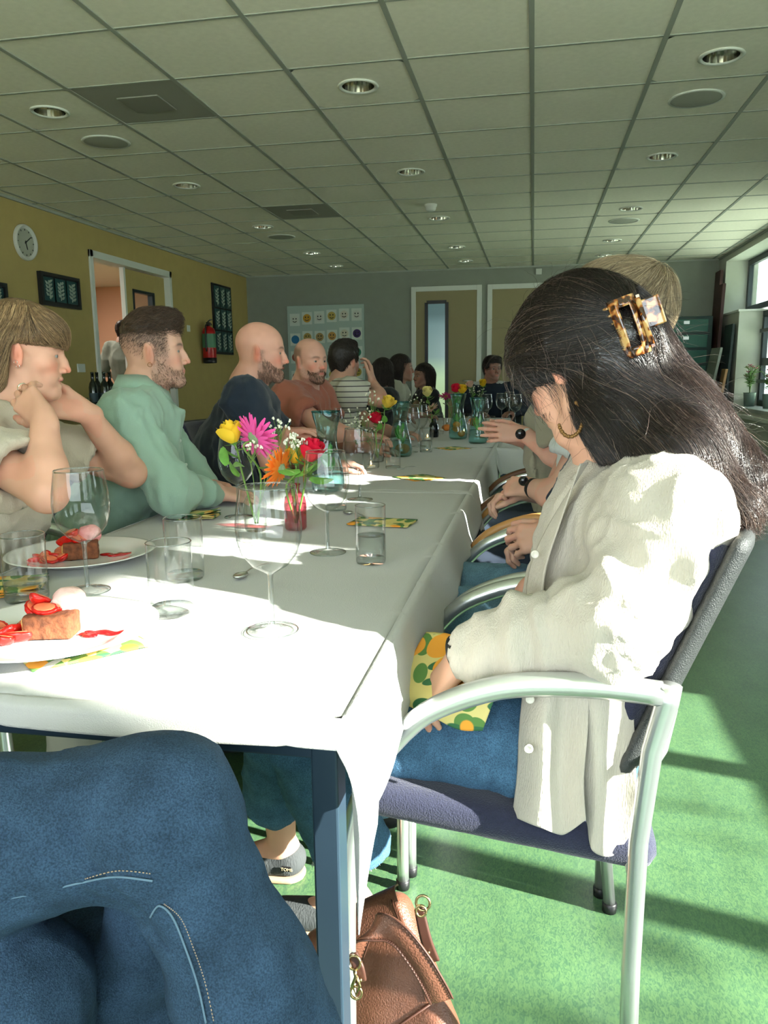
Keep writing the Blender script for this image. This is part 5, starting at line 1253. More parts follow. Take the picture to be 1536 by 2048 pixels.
# ---------- L1: blonde woman, hands at her neck
def woman_left():
    t = thing('person', 'smiling blonde woman with a fringe in a beige shirt, hands at her neck', 'person', (-1.45, 1.62, 0)); Y = 1.68; B = Body()
    skin = (.66, .36, .25); f = nrm(V(.93, .36, 0)); l = np.cross(V(0, 0, 1), f)
    M = hM(50, 704, Y, 6, 8, sc=.88); neck = lp(M, (-.055, 0, -.145))
    hs = SD(); head_sd(hs, M, neck_to=neck, nose=1.0, open_=1.0, smile=1.8, cheek=1.2, jaw=.95, neck_r=.05); hs.rc(neck, neck+f*.03-V(0, 0, .08), .06, .075, k=.04)
    B.add(hs, .0026, lambda P: head_col(P, M, skin, brow=(.22, .14, .08), ruddy=.6, lip=(.62, .20, .17))); eyes(M, t, (.06, .07, .06))
    te = MB()
    for k in range(8):
        a = (k-3.5)*.2; te.ball(lp(M, (.0890-13*(.0036*(k-3.5)*2)**2*.5, .0036*(k-3.5)*1.9, -.0635+.25*(.0036*(k-3.5)))) if False else lp(M, (.0905-14*(.0066*(k-3.5))**2, .0066*(k-3.5), -.0625+4*(.0066*(k-3.5))**2)), (.0035, .0034, .0050), 6, 5, M)
    te.build('teeth', mat('teeth', (.85, .82, .76), rough=.2), t)
    hip = aty(20, 1130, 1.75); hip = V(-1.50, 1.62, .52); shN = neck-f*.035-l*.165-V(0, 0, .075); shF = neck-f*.02+l*.165-V(0, 0, .075)
    # near arm (her right): elbow low near the table, wrist up at the neck
    elN = aty(95, 985, 1.42); wrN = aty(88, 838, 1.50); elF = aty(262, 945, 1.95); wrF = aty(172, 824, 1.80)
    a1 = SD(); arm_sd(a1, shN, elN, wrN, (.046, .040, .026)); hp = aty(22, 768, 1.55); Mh = frame(wrN, hp-wrN, V(-.35, -1, .35)); hand_sd(a1, Mh, 1, curl=(.45, .5, .55, .6), spread=.10, thumb=(.5, .2, .2), sc=.95)
    B.add(a1, .0036, lambda P: skin_col(P, skin))
    a2 = SD(); arm_sd(a2, shF, elF, wrF, (.045, .040, .026)); hp2 = aty(116, 812, 1.76); Mh2 = frame(wrF, hp2-wrF, V(-.2, .75, -.45)); hand_sd(a2, Mh2, 1, curl=(.35, .4, .45, .5), spread=.08, thumb=(.5, .1, .3), sc=.95)
    B.add(a2, .0036, lambda P: skin_col(P, skin)); B.build(t)
    q = lp(Mh, (.115, -.010, -.008)); F = frame(q, Mh[:3, 0], V(0, 0, 1)); MB().lathe([(.0100, -.002), (.0112, 0), (.0100, .002)], n=20, M=F@np.array(Matrix.Rotation(PI/2, 4, 'Y'))).build('ring', m_chrome, t)
    m = mat('beige linen', (.52, .45, .35), rough=.9, bump=.6, bscale=500, stretch=(1, 1, .3), sheen=.2)
    s = SD(); torso(s, hip, neck-V(0, 0, .20)-f*.02, f, .165, 1.45, (shN, shF), neck=neck)
    dN = elN-shN; sleeve(s, shN, shN+dN*.66, .075, .085, .052); dF = elF-shF; sleeve(s, shF, shF+dF*.62, .072, .075, .050)
    s.rc(neck+f*.02+V(0, 0, .0), neck+f*.14-V(0, 0, .14), .062, .012, k=.015, op='s'); s.el(neck+V(0, 0, .03), (.07, .07, .055), k=.02, op='s')
    garment('shirt', s, .0085, m, t, amp=.010, freq=9, seed=3, stretch=(1, 1, .5), fine=.002)
    c = MB()
    for sg in (-1, 1):
        A = neck-f*.05+l*sg*.055+V(0, 0, .0); C = neck+f*.075+l*sg*.04-V(0, 0, .07); D = neck+f*.05+l*sg*.10-V(0, 0, .085); E = neck-f*.03+l*sg*.10-V(0, 0, .045)
        c.add([A, C, D, E], [(0, 1, 2, 3)])
    o = c.build('collar', m, t, smooth=False); so = o.modifiers.new('s', 'SOLIDIFY'); so.thickness = .004; sb = o.modifiers.new('b', 'SUBSURF'); sb.levels = sb.render_levels = 2
    legs(t, hip, f, mat('pale trousers', (.35, .33, .30), rough=.9), ((-1.02, 1.70, .54), (-1.02, 1.50, .54)), ((-1.0, 1.72, 0), (-1.0, 1.48, 0)))
    # hair
    h = SD(); h.M = M
    h.el((-.020, 0, .040), (.106, .087, .097), k=.02); h.el((.038, 0, .060), (.058, .072, .055), k=.03); h.el((.077, 0, .066), (.019, .056, .022), k=.02)
    for y in (-1, 1): h.rc((-.055, y*.052, .02), (-.058, y*.060, -.085), .038, .026, k=.03); h.rc((-.02, y*.074, .03), (-.045, y*.078, -.06), .016, .012, k=.02)
    h.rc((-.085, 0, .0), (-.085, 0, -.09), .04, .03, k=.04)
    h.bx((.090, 0, -.086), (.110, .14, .112), .01, k=.01, op='s'); h.bx((.030, 0, -.055), (.058, .14, .075), .01, k=.012, op='s'); h.M = np.eye(4)
    def fl(L, i):
        fr = np.clip((L[:, 0]+.0)/.05, 0, 1); top = np.clip((L[:, 2]-.06)/.06, 0, 1)
        d = np.stack([.9*fr*1.2+(-.35)*(1-fr)*(1-top)+.2*fr, np.sign(L[:, 1])*.8*top*(1-.6*fr)+.05*L[:, 1], -1+.5*top*fr], 1); return d
    stop = lambda P: (lambda L: ((L[:, 0] > .02) & (L[:, 2] < .014+.012*vn(P, 130))) | ((L[:, 0] > -.022) & (L[:, 2] < .02)) | (L[:, 2] < -.125+.02*vn(P, 90)))(hl(P, M))
    rhair(M, h, .0045, None, 8000, flowc(M, fl), 12, .011, .00042, t, hairmat('blonde hair'), (.13, .075, .035), (.28, .175, .09), .5, 4, None, .003, .16, .55, stop, hi=(.46, .32, .17), hf=.15)
    e = MB()
    for k, (x, z) in enumerate(((-.006, -.040), (-.012, -.030))): e.lathe([(.0045, -.0008), (.0055, 0), (.0045, .0008)], lp(M, (x, -.083, z)), 14, M=np.array(Matrix.Rotation(PI/2, 4, 'X')))
    e.build('earrings', m_chrome, t)
woman_left()
# ---------- L2: man in the sage green shirt
def man_green():
    t = thing('person', 'short-haired bearded man in a sage green button shirt', 'person', (-1.42, 2.28, 0)); Y = 2.23; B = Body(); skin = (.60, .34, .25)
    f = nrm(V(.93, .30, 0)); l = np.cross(V(0, 0, 1), f); M = hM(308, 703, Y, 4, 0, sc=.90); neck = lp(M, (-.045, 0, -.140))
    hs = SD(); head_sd(hs, M, neck_to=neck, nose=1.05, smile=.5, jaw=1.05, chin=1.2, neck_r=.058); hs.rc(neck, neck+f*.02-V(0, 0, .05), .058, .05, k=.04)
    def scalp(L):
        hl_ = np.clip((L[:, 2]-.042+.6*np.clip(.040-L[:, 0], 0, .05)*1.5)/.012, 0, 1)*np.clip((.062-L[:, 0])/.012, 0, 1)
        side = np.clip((.058-L[:, 0])/.02, 0, 1)*np.clip((L[:, 2]+.035+.4*np.clip(L[:, 0]+.02, -1, .1))/.065, 0, 1)
        sb = np.exp(-((L[:, 0]-.012)/.010)**2)*np.clip((L[:, 2]+.04)/.02, 0, 1); return np.maximum(side*np.clip((.070-L[:, 0]-.0)/.02, 0, 1), sb*.7)*.8*noear(L)
    B.add(hs, .0028, lambda P: head_col(P, M, skin, brow=(.05, .03, .02), stubble=.5, st_col=(.13, .08, .055), scalp=scalp, ruddy=.45)); eyes(M, t)
    beard(M, hs, t, 1500, (.10, .06, .04), 4, .005, .0003)
    short_hair(M, hs, t, 5200, (.055, .035, .025), 6, lambda L: scalp(L)*(.3+.7*np.clip((L[:, 2]+.03)/.09, 0, 1)), .006, .0004)
    shN = neck-l*.185-V(0, 0, .055)-f*.02; shF = neck+l*.185-V(0, 0, .055)-f*.01; hip = V(-1.46, 2.24, .53)
    elN = aty(345, 985, 2.02); wrN = aty(425, 985, 2.25); elF = lp(np.eye(4), shF+V(.12, .06, -.27)); wrF = V(-1.08, 2.42, .80)
    m = mat('sage green cotton', (.27, .40, .31), rough=.85, bump=.4, bscale=600, sheen=.2)
    s = SD(); torso(s, hip, neck-V(0, 0, .20)-f*.02, f, .178, 1.5, (shN, shF), neck=neck); 
    for a, e, w_ in ((shN, elN, wrN), (shF, elF, wrF)): s.rc(a, e, .066, .054, k=.03); s.rc(e, w_, .054, .036, k=.025)
    s.el(neck+V(0, 0, .04)+f*.012, (.066, .066, .07), k=.01, op='s')
    pl = lambda P: .0
    garment('shirt', s, .0085, m, t, amp=.013, freq=8, seed=6, stretch=(1, 1, .6), fine=.002)
    c = MB(); n = 20; ring = []
    for k in range(n):
        a = 2*PI*k/n; d = f*math.cos(a)+l*math.sin(a); base = neck+d*.073+V(0, 0, .014-.028*max(0, math.cos(a))); top = neck+d*.069+V(0, 0, .056-.030*max(0, math.cos(a))**2); low = neck+d*.090+V(0, 0, .010-.05*max(0, math.cos(a))**3); ring += [base, top, low]
    c.add(ring, [(3*k, 3*((k+1) % n), 3*((k+1) % n)+1, 3*k+1) for k in range(n) if k != 0 or True]+[(3*k+1, 3*((k+1) % n)+1, 3*((k+1) % n)+2, 3*k+2) for k in range(n)])
    o = c.build('collar', m, t); so = o.modifiers.new('s', 'SOLIDIFY'); so.thickness = .0025
    b = MB()
    for px_, py_ in ((335, 790), (362, 838), (380, 880), (392, 925)):
        pass
    P0 = neck+f*.075-V(0, 0, .045)
    for k in range(4): b.ball(neck+f*(.088+.014*k)-V(0, 0, .07+.075*k), .0055, 8, 6)
    b.build('buttons', mat('pale buttons', (.55, .62, .55), rough=.3), t)
    hnd = SD(); arm_sd(hnd, elN, wrN, wrN+nrm(wrN-elN)*.02, (.03, .03, .025)); Mh = frame(wrN+nrm(wrN-elN)*.01, V(.8, .5, -.15), V(.1, -.3, 1)); hand_sd(hnd, Mh, 1, curl=(.3, .35, .4, .45)); B.add(hnd, .0045, lambda P: skin_col(P, skin)); 
    h2 = SD(); Mh = frame(wrF, V(.9, -.2, -.1), V(0, 0, 1)); hand_sd(h2, Mh, -1, curl=(.3, .35, .4, .45)); B.add(h2, .0045, lambda P: skin_col(P, skin)); B.build(t)
    legs(t, hip, f, mat('dark jeans', (.03, .045, .07), rough=.9), ((-1.02, 2.36, .55), (-1.02, 2.10, .55)), ((-1.0, 2.38, 0), (-1.0, 2.08, 0)))
    h = SD(); h.M = M; h.el((-.012, 0, .066), (.094, .0725, .066), k=.02); h.el((.052, .003, .104), (.038, .046, .028), k=.03); h.el((-.0, 0, .114), (.055, .040, .020), k=.03); h.M = np.eye(4)
    rhair(M, h, .004, None, 4200, flowc(M, lambda L, i: np.stack([.8+0*L[:, 0], .25*np.sign(L[:, 1])+0*L[:, 1], .75-.25*i+0*L[:, 0]], 1)), 6, .0065, .0005, t, hairmat('dark brown hair'), (.045, .028, .018), (.075, .045, .028), .35, 5, None, .006, .3, .35, hi=(.20, .13, .09), hf=.06)
    e = MB(); e.lathe([(.0055, -.0008), (.0068, 0), (.0055, .0008)], lp(M, (-.010, -.084, -.045)), 16, M=np.array(Matrix.Rotation(PI/2, 4, 'X'))@np.array(Matrix.Rotation(.5, 4, 'Y'))); e.build('earring', mat('gold', (.7, .45, .2), rough=.2, metal=1), t)
man_green()
# ---------- generic tee wearer
def tee(label, o, Y, th, pitch, skin, col, f, hip, hk={}, ck={}, res=.004, sh_w=.19, arms=None, belly=0, mcloth=None, wid=.18, gaze=(1, 0, 0), vneck=0, legsm=None, sl=.55, gres=.011, amp=.011, lean=0, roll=0, sc=.92):
    t = thing('person', label, 'person', (hip[0], hip[1], 0)); B = Body(); f = nrm(np.array(f, float)); l = np.cross(V(0, 0, 1), f)
    M = hM(o[0], o[1], Y, th, pitch, roll, sc); neck = lp(M, (-.05, 0, -.140)); hs = SD(); head_sd(hs, M, neck_to=neck, neck_r=.058, **hk); hs.rc(neck, neck+f*.02-V(0, 0, .06), .058, .052, k=.04)
    B.add(hs, res, lambda P: head_col(P, M, skin, **ck)); eyes(M, t, gaze=gaze)
    sh = [neck-l*sh_w-V(0, 0, .055)-f*.01, neck+l*sh_w-V(0, 0, .055)-f*.01]; s = SD(); torso(s, hip, neck-V(0, 0, .20)-f*.02, f, wid, 1.45, sh, belly, neck=neck)
    for k, a in enumerate(arms or []):
        if a is None: continue
        el_, wr_, hd, hup, cu = a; side = -1 if k == 0 else 1       # k=0: right arm
        q = SD(); arm_sd(q, sh[k], el_, wr_, (.050, .042, .028)); Mh = frame(wr_, hd, hup); hand_sd(q, Mh, -side, curl=cu, thumb=(.5, .25, .4)); B.add(q, max(res, .0042), lambda P: skin_col(P, skin))
        d = np.array(el_)-sh[k]; sleeve(s, sh[k], sh[k]+d*sl, .076, .076, .054)
    s.el(neck+V(0, 0, .03)+f*.015, (.072, .070, .055), k=.008, op='s')
    if vneck: s.rc(neck+f*.06+V(0, 0, .01), neck+f*(.10+vneck)-V(0, 0, .05+vneck), .045, .010, k=.008, op='s')
    body = B.build(t); m = mcloth or mat('tee '+label[:18], col, rough=.9, bump=.3, bscale=500, sheen=.15)
    garment('shirt', s, gres, m, t, amp=amp, freq=8, seed=len(label), stretch=(1, 1, .7), fine=.001)
    if legsm: legs(t, hip, f, legsm, (hip+f*.42+l*.12+V(0, 0, .03), hip+f*.42-l*.12+V(0, 0, .03)), (hip+f*.46+l*.12-V(0, 0, hip[2]), hip+f*.46-l*.12-V(0, 0, hip[2])), res=.02)
    return t, M, hs
dj = mat('dark jeans', (.03, .045, .07), rough=.9)
t, M, hs = tee('bald man with a full beard in a dark navy tee, talking', (522, 704), 2.81, 3, 4, (.58, .30, .22), (.010, .018, .032), (.9, .35, 0), V(-1.42, 2.98, .53), sc=.885, hk=dict(open_=1.15, smile=.5, nose=1.1, jaw=1.08, chin=1.1), ck=dict(brow=(.12, .06, .04), stubble=.7, st_col=(.17, .10, .07), ruddy=.7, lip=(.45, .16, .13)), res=.003, sh_w=.20, vneck=.02, wid=.19, legsm=dj,
     arms=[(aty(545, 925, 2.62), aty(560, 865, 2.85), (.9, .3, .1), (0, 0, 1), (.3, .3, .3, .3)), (V(-.98, 3.16, .80), V(-.80, 3.02, .80), (.8, .3, 0), (0, 0, 1), (.5, .6, .6, .6))])
beard(M, hs, t, 1700, (.17, .10, .07), 7, .009, .0004)
t, M, hs = tee('balding man with a goatee in a rust orange tee, facing the viewer', (621, 722), 3.72, 50, 2, (.58, .31, .23), (.34, .11, .07), (.97, -.10, 0), V(-1.45, 3.72, .53), sc=.885, hk=dict(jaw=1.1, nose=.9), ck=dict(brow=(.16, .09, .06), stubble=.45, st_col=(.16, .10, .07), ruddy=.7, scalp=lambda L: .75*np.clip((.02-L[:, 0])/.02, 0, 1)*np.clip((L[:, 2]+.03)/.02, 0, 1)*np.clip((.075-L[:, 2]+.2*np.clip(-L[:, 0], 0, 1))/.02, 0, 1)*noear(L)), res=.0036, sh_w=.20, belly=.15, wid=.19, legsm=dj,
     arms=[(aty(655, 862, 3.42), aty(720, 872, 3.55), (.9, .25, 0), (0, 0, 1), (.4, .5, .5, .5)), (V(-.98, 3.95, .80), V(-.78, 3.80, .79), (.9, -.2, 0), (0, 0, 1), (.5, .6, .6, .6))])
beard(M, hs, t, 750, (.14, .08, .05), 8, .010, .0006, goatee=True)
def stripes():
    m = mat('striped jersey', (.52, .50, .42), rough=.9); nt = m.node_tree; b = nt.nodes['Principled BSDF']; tc = nt.nodes['Texture Coordinate']; sx = nt.nodes.new('ShaderNodeSeparateXYZ'); nt.links.new(tc.outputs['Object'], sx.inputs[0])
    a = nt.nodes.new('ShaderNodeMath'); a.operation = 'MULTIPLY'; a.inputs[1].default_value = 33; nt.links.new(sx.outputs['Z'], a.inputs[0]); f_ = nt.nodes.new('ShaderNodeMath'); f_.operation = 'FRACT'; nt.links.new(a.outputs[0], f_.inputs[0])
    g = nt.nodes.new('ShaderNodeMath'); g.operation = 'GREATER_THAN'; g.inputs[1].default_value = .83; nt.links.new(f_.outputs[0], g.inputs[0]); x = nt.nodes.new('ShaderNodeMix'); x.data_type = 'RGBA'; x.inputs[6].default_value = (.52, .50, .42, 1); x.inputs[7].default_value = (.06, .05, .06, 1)
    nt.links.new(g.outputs[0], x.inputs[0]); nt.links.new(x.outputs[2], b.inputs['Base Color']); return m
def cap(M, th=.012, fr=.05, low=-.055, side=.0, extra=()):
    h = SD(); h.M = M; h.el((-.016, 0, .040), (.094+th, .0755+th*.8, .086+th), k=.02); h.rc((-.075, .03, 0), (-.070, .03, low), .030, .024, k=.03); h.rc((-.075, -.03, 0), (-.070, -.03, low), .030, .024, k=.03)
    for e in extra: h.el(e[:3], e[3:], k=.02)
    h.bx((fr+.10, 0, -.02), (.10, .12, .075), .01, k=.012, op='s'); h.bx((.055, 0, -.105), (.085, .12, .105+side), .01, k=.012, op='s'); h.M = np.eye(4); return h
t, M, hs = tee('man in a cream striped tee turned away, one hand raised', (690, 722), 4.60, -48, 0, (.50, .28, .20), (.5, .5, .5), (.85, .5, 0), V(-1.42, 4.55, .53), ck=dict(), res=.005, sh_w=.19, mcloth=stripes(), legsm=dj, gres=.013,
     arms=[(aty(762, 800, 4.45), aty(745, 765, 4.55), (-.1, .2, 1), (1, .2, .2), (.5, .6, .7, .8)), (V(-.95, 4.85, .80), V(-.8, 4.7, .80), (.9, -.2, 0), (0, 0, 1), (.5, .6, .6, .6))])
rhair(M, cap(M, .014, .055, -.05, extra=((.03, 0, .11, .06, .05, .028),)), .006, None, 2600, flowc(M, lambda L, i: np.stack([.6+0*L[:, 0], .2*np.sign(L[:, 1]), .3-.3*i-1.0*(L[:, 2] < .06)], 1)), 5, .008, .0008, t, hairmat('black-brown hair'), (.020, .016, .014), (.035, .026, .02), .3, 8, None, .005, .3, .4)
def woman_far(label, o, Y, th, col, f, hip, skin, long=.22, seed=1):
    t, M, hs = tee(label, o, Y, th, 0, skin, col, f, hip, res=.0055, sh_w=.165, wid=.15, legsm=dj, gres=.014, ck=dict(brow=(.03, .02, .02)), arms=[(hip+nrm(np.array(f, float))*.22+V(0, -.12, .26), hip+nrm(np.array(f, float))*.42+V(0, -.05, .27), f, (0, 0, 1), (.4, .5, .5, .5)), None])
    h = SD(); h.M = M; h.el((-.018, 0, .040), (.107, .088, .100), k=.02); h.rc((-.06, 0, 0), (-.085, 0, -long), .075, .045, k=.04)
    for y in (-1, 1): h.rc((-.02, y*.066, .02), (-.03, y*.082, -long*.8), .028, .028, k=.03)
    h.bx((.10, 0, -.06), (.085, .12, .105), .01, k=.012, op='s'); h.M = np.eye(4)
    rhair(M, h, .008, None, 1800, flowc(M, lambda L, i: np.stack([-.25+0*L[:, 0], .15*np.sign(L[:, 1]), -1+0*L[:, 0]], 1)), 7, .018, .0011, t, hairmat('black-brown hair'), (.018, .013, .011), (.03, .022, .018), .3, seed, None, .006, .25, .5)
woman_far('dark-haired woman in a cream top, seen in profile far down the table', (804, 737), 6.75, 0, (.42, .42, .34), (.95, .1, 0), V(-1.38, 6.80, .53), (.34, .18, .13), .20, 3)
woman_far('person with long dark hair in dark clothes beyond the striped tee', (768, 748), 6.05, -60, (.015, .018, .022), (.8, .5, 0), V(-1.42, 6.05, .53), (.34, .18, .13), .18, 4)
woman_far('long-haired person in black facing left beyond the woman in cream', (846, 752), 7.55, 150, (.012, .014, .018), (-.8, -.3, 0), V(-.95, 7.75, .53), (.34, .18, .13), .2, 5)
# ---------- the man in the suit at the far end
def suit():
    skin = (.30, .15, .11); navy = mat('dark navy suit cloth', (.010, .018, .032), rough=.85)
    t, M, hs = tee('man in a dark suit and open white shirt at the far end of the table', (985, 738), 7.45, 62, 0, skin, (.5, .5, .5), (.05, -1, 0), V(-.34, 7.70, .53), res=.0055, sh_w=.19, wid=.185, ck=dict(brow=(.05, .03, .02)), legsm=navy, mcloth=mat('white shirt', (.55, .57, .56), rough=.8), gres=.014, amp=.003, vneck=.03)
    neck = lp(M, (-.05, 0, -.150)); f = V(.05, -1, 0); l = np.cross(V(0, 0, 1), f); sh = [neck-l*.19-V(0, 0, .065), neck+l*.19-V(0, 0, .065)]
    s = SD(); torso(s, V(-.34, 7.70, .53), neck-V(0, 0, .20)-f*.02, f, .195, 1.35, sh, neck=neck, shr=.070)
    for a, e, w_ in ((sh[0], V(-.62, 7.48, .82), V(-.50, 7.28, .80)), (sh[1], V(-.06, 7.48, .82), V(-.18, 7.28, .80))): s.rc(a, e, .07, .058, k=.03); s.rc(e, w_, .058, .042, k=.03)
    s.rc(neck+f*.12+V(0, 0, .10), neck+f*.22-V(0, 0, .02), .07, .07, k=.01, op='s'); s.rc(neck+f*.20-V(0, 0, .02), neck+f*.24-V(0, 0, .34), .065, .01, k=.01, op='s'); s.el(neck+V(0, 0, .05), (.075, .075, .08), k=.01, op='s')
    garment('suit_jacket', s, .012, navy, t, amp=.004, freq=7)
    b = SD()
    for w_, d in ((V(-.50, 7.28, .80), V(.5, -.6, -.1)), (V(-.18, 7.28, .80), V(-.5, -.6, -.1))): hand_sd(b, frame(w_, d, (0, 0, 1)), 1, curl=.5)
    P, F = b.mesh(.006); mesh_np('hands', P, F, m_skin, t, col=skin_col(P, skin))
    rhair(M, cap(M, .014, .06, -.04, extra=((.05, 0, .10, .05, .06, .03),)), .007, None, 1500, flowc(M, lambda L, i: np.stack([.3+0*L[:, 0], .5*np.sign(L[:, 1]), -.2+0*L[:, 0]], 1)), 5, .010, .0010, t, hairmat('black-brown hair'), (.020, .016, .014), (.04, .03, .024), .3, 9, None, .006, .3, .4)
suit()
# ---------- person standing in the doorway
def doorway_person():
    o = (247, 664); Y = 8.35; p = aty(o[0], o[1], Y); hip = V(p[0]-.02, Y+.05, .95)
    t, M, hs = tee('person in a grey sweater standing in the doorway, back turned', o, Y, -70, 5, (.35, .2, .15), (.16, .19, .16), (.35, .9, 0), hip, res=.0055, sh_w=.18, wid=.16, gres=.014, sl=.97, mcloth=mat('grey wool', (.17, .20, .17), rough=.95), arms=[(p+V(.26, -.02, -.44), p+V(.24, .20, -.50), (.4, .9, 0), (0, 0, 1), .5), (p+V(-.28, -.02, -.44), p+V(-.24, .18, -.50), (.4, .9, 0), (0, 0, 1), .5)])
    f = nrm(V(.35, .9, 0)); l = np.cross(V(0, 0, 1), f); s = SD()
    for sg in (-1, 1): s.rc(hip+l*sg*.09, hip+l*sg*.10-V(0, 0, .47), .10, .07, k=.03); s.rc(hip+l*sg*.10-V(0, 0, .47), V(hip[0]+l[0]*sg*.1, hip[1]+l[1]*sg*.1, .07), .07, .05, k=.02)
    garment('trousers', s, .018, mat('black trousers', (.02, .02, .022), rough=.9), t, amp=.003)
    for sg in (-1, 1):
        q = SD(); a = V(hip[0]+l[0]*sg*.1, hip[1]+l[1]*sg*.1, .045); q.rc(a, a+f*.15, .044, .036, k=.01); q.half((0, 0, .001), (0, 0, -1)); P, F = q.mesh(.012); mesh_np('shoe', P, F, mat('dark shoe', (.02, .02, .022)), t)
    h = cap(M, .014, .04, -.05, extra=((-.10, 0, .07, .04, .035, .035),))
    rhair(M, h, .008, None, 900, flowc(M, lambda L, i: np.stack([-.8+0*L[:, 0], 0*L[:, 0], .3+0*L[:, 0]], 1)), 5, .010, .001, t, hairmat('black-brown hair'), (.018, .013, .011), (.03, .022, .018), .3, 3, None, .004, .2, .5)
doorway_person()
# ================================================================ PEOPLE ON THE RIGHT
def patch(name, ctrl, nu, nv, m, parent, thick=.001, wr=0, seed=0, freq=20):
    """smooth sheet through a grid of room points"""
    C = np.array(ctrl, float); rows = np.array([spline(r_, nu) for r_ in C]); S = np.array([spline(rows[:, i], nv) for i in range(nu)]).transpose(1, 0, 2)
    P = S.reshape(-1, 3); i = (np.arange(nv-1)[:, None]*nu+np.arange(nu-1)).ravel(); F = np.stack([i, i+1, i+nu+1, i+nu], 1)
    if wr: N = vnormals(P, F); P = P+N*(wr*(vn(P, freq, seed)+.6*ridge(P*V(2, 2, .4), freq, seed+4)))[:, None]
    o = mesh_np(name, P, F, m, parent); s = o.modifiers.new('t', 'SOLIDIFY'); s.thickness = thick; s.offset = 0; return o
def denim(nm, col, sc=1.0):
    m = mat(nm, col, rough=.95, bump=.9, bscale=650, var=.22, vscale=26, spec=.2)
    nt = m.node_tree; b = nt.nodes['Principled BSDF']; src = b.inputs['Base Color'].links[0].from_socket
    n = nt.nodes.new('ShaderNodeTexNoise'); n.inputs['Scale'].default_value = 520*sc; n.inputs['Detail'].default_value = 2; mp = nt.nodes['Mapping']; nt.links.new(mp.outputs[0], n.inputs['Vector'])
    h = nt.nodes.new('ShaderNodeMapRange'); h.inputs[1].default_value = .35; h.inputs[2].default_value = .65; h.inputs[3].default_value = .75; h.inputs[4].default_value = 1.35; nt.links.new(n.outputs[0], h.inputs[0])
    v = nt.nodes.new('ShaderNodeVectorMath'); v.operation = 'SCALE'; nt.links.new(src, v.inputs[0]); nt.links.new(h.outputs[0], v.inputs['Scale']); nt.links.new(v.outputs[0], b.inputs['Base Color']); return m
m_denim = denim('blue denim', (.060, .135, .225)); m_denim2 = denim('washed teal denim', (.13, .24, .33)); m_denim0 = denim('soft blue denim', (.030, .058, .100))
m_thread = mat('denim stitching', (.45, .50, .52), rough=.8)
def fringe(parent, c, axis, r, n, m, seed, L_=.012):
    rg = np.random.RandomState(seed); F = frame(c, axis); a = rg.rand(n)*2*PI; P0 = F[:3, 3]+(F[:3, 1]*np.cos(a)[:, None]+F[:3, 2]*np.sin(a)[:, None])*r; out = [P0]
    for i in range(2): P0 = P0+F[:3, 0]*L_/2+rg.normal(size=(n, 3))*.0018; out.append(P0)
    sv, sf = strands(np.stack(out, 1), .0006, .0003); return mesh_np('frayed_hem', sv, sf, m, parent)
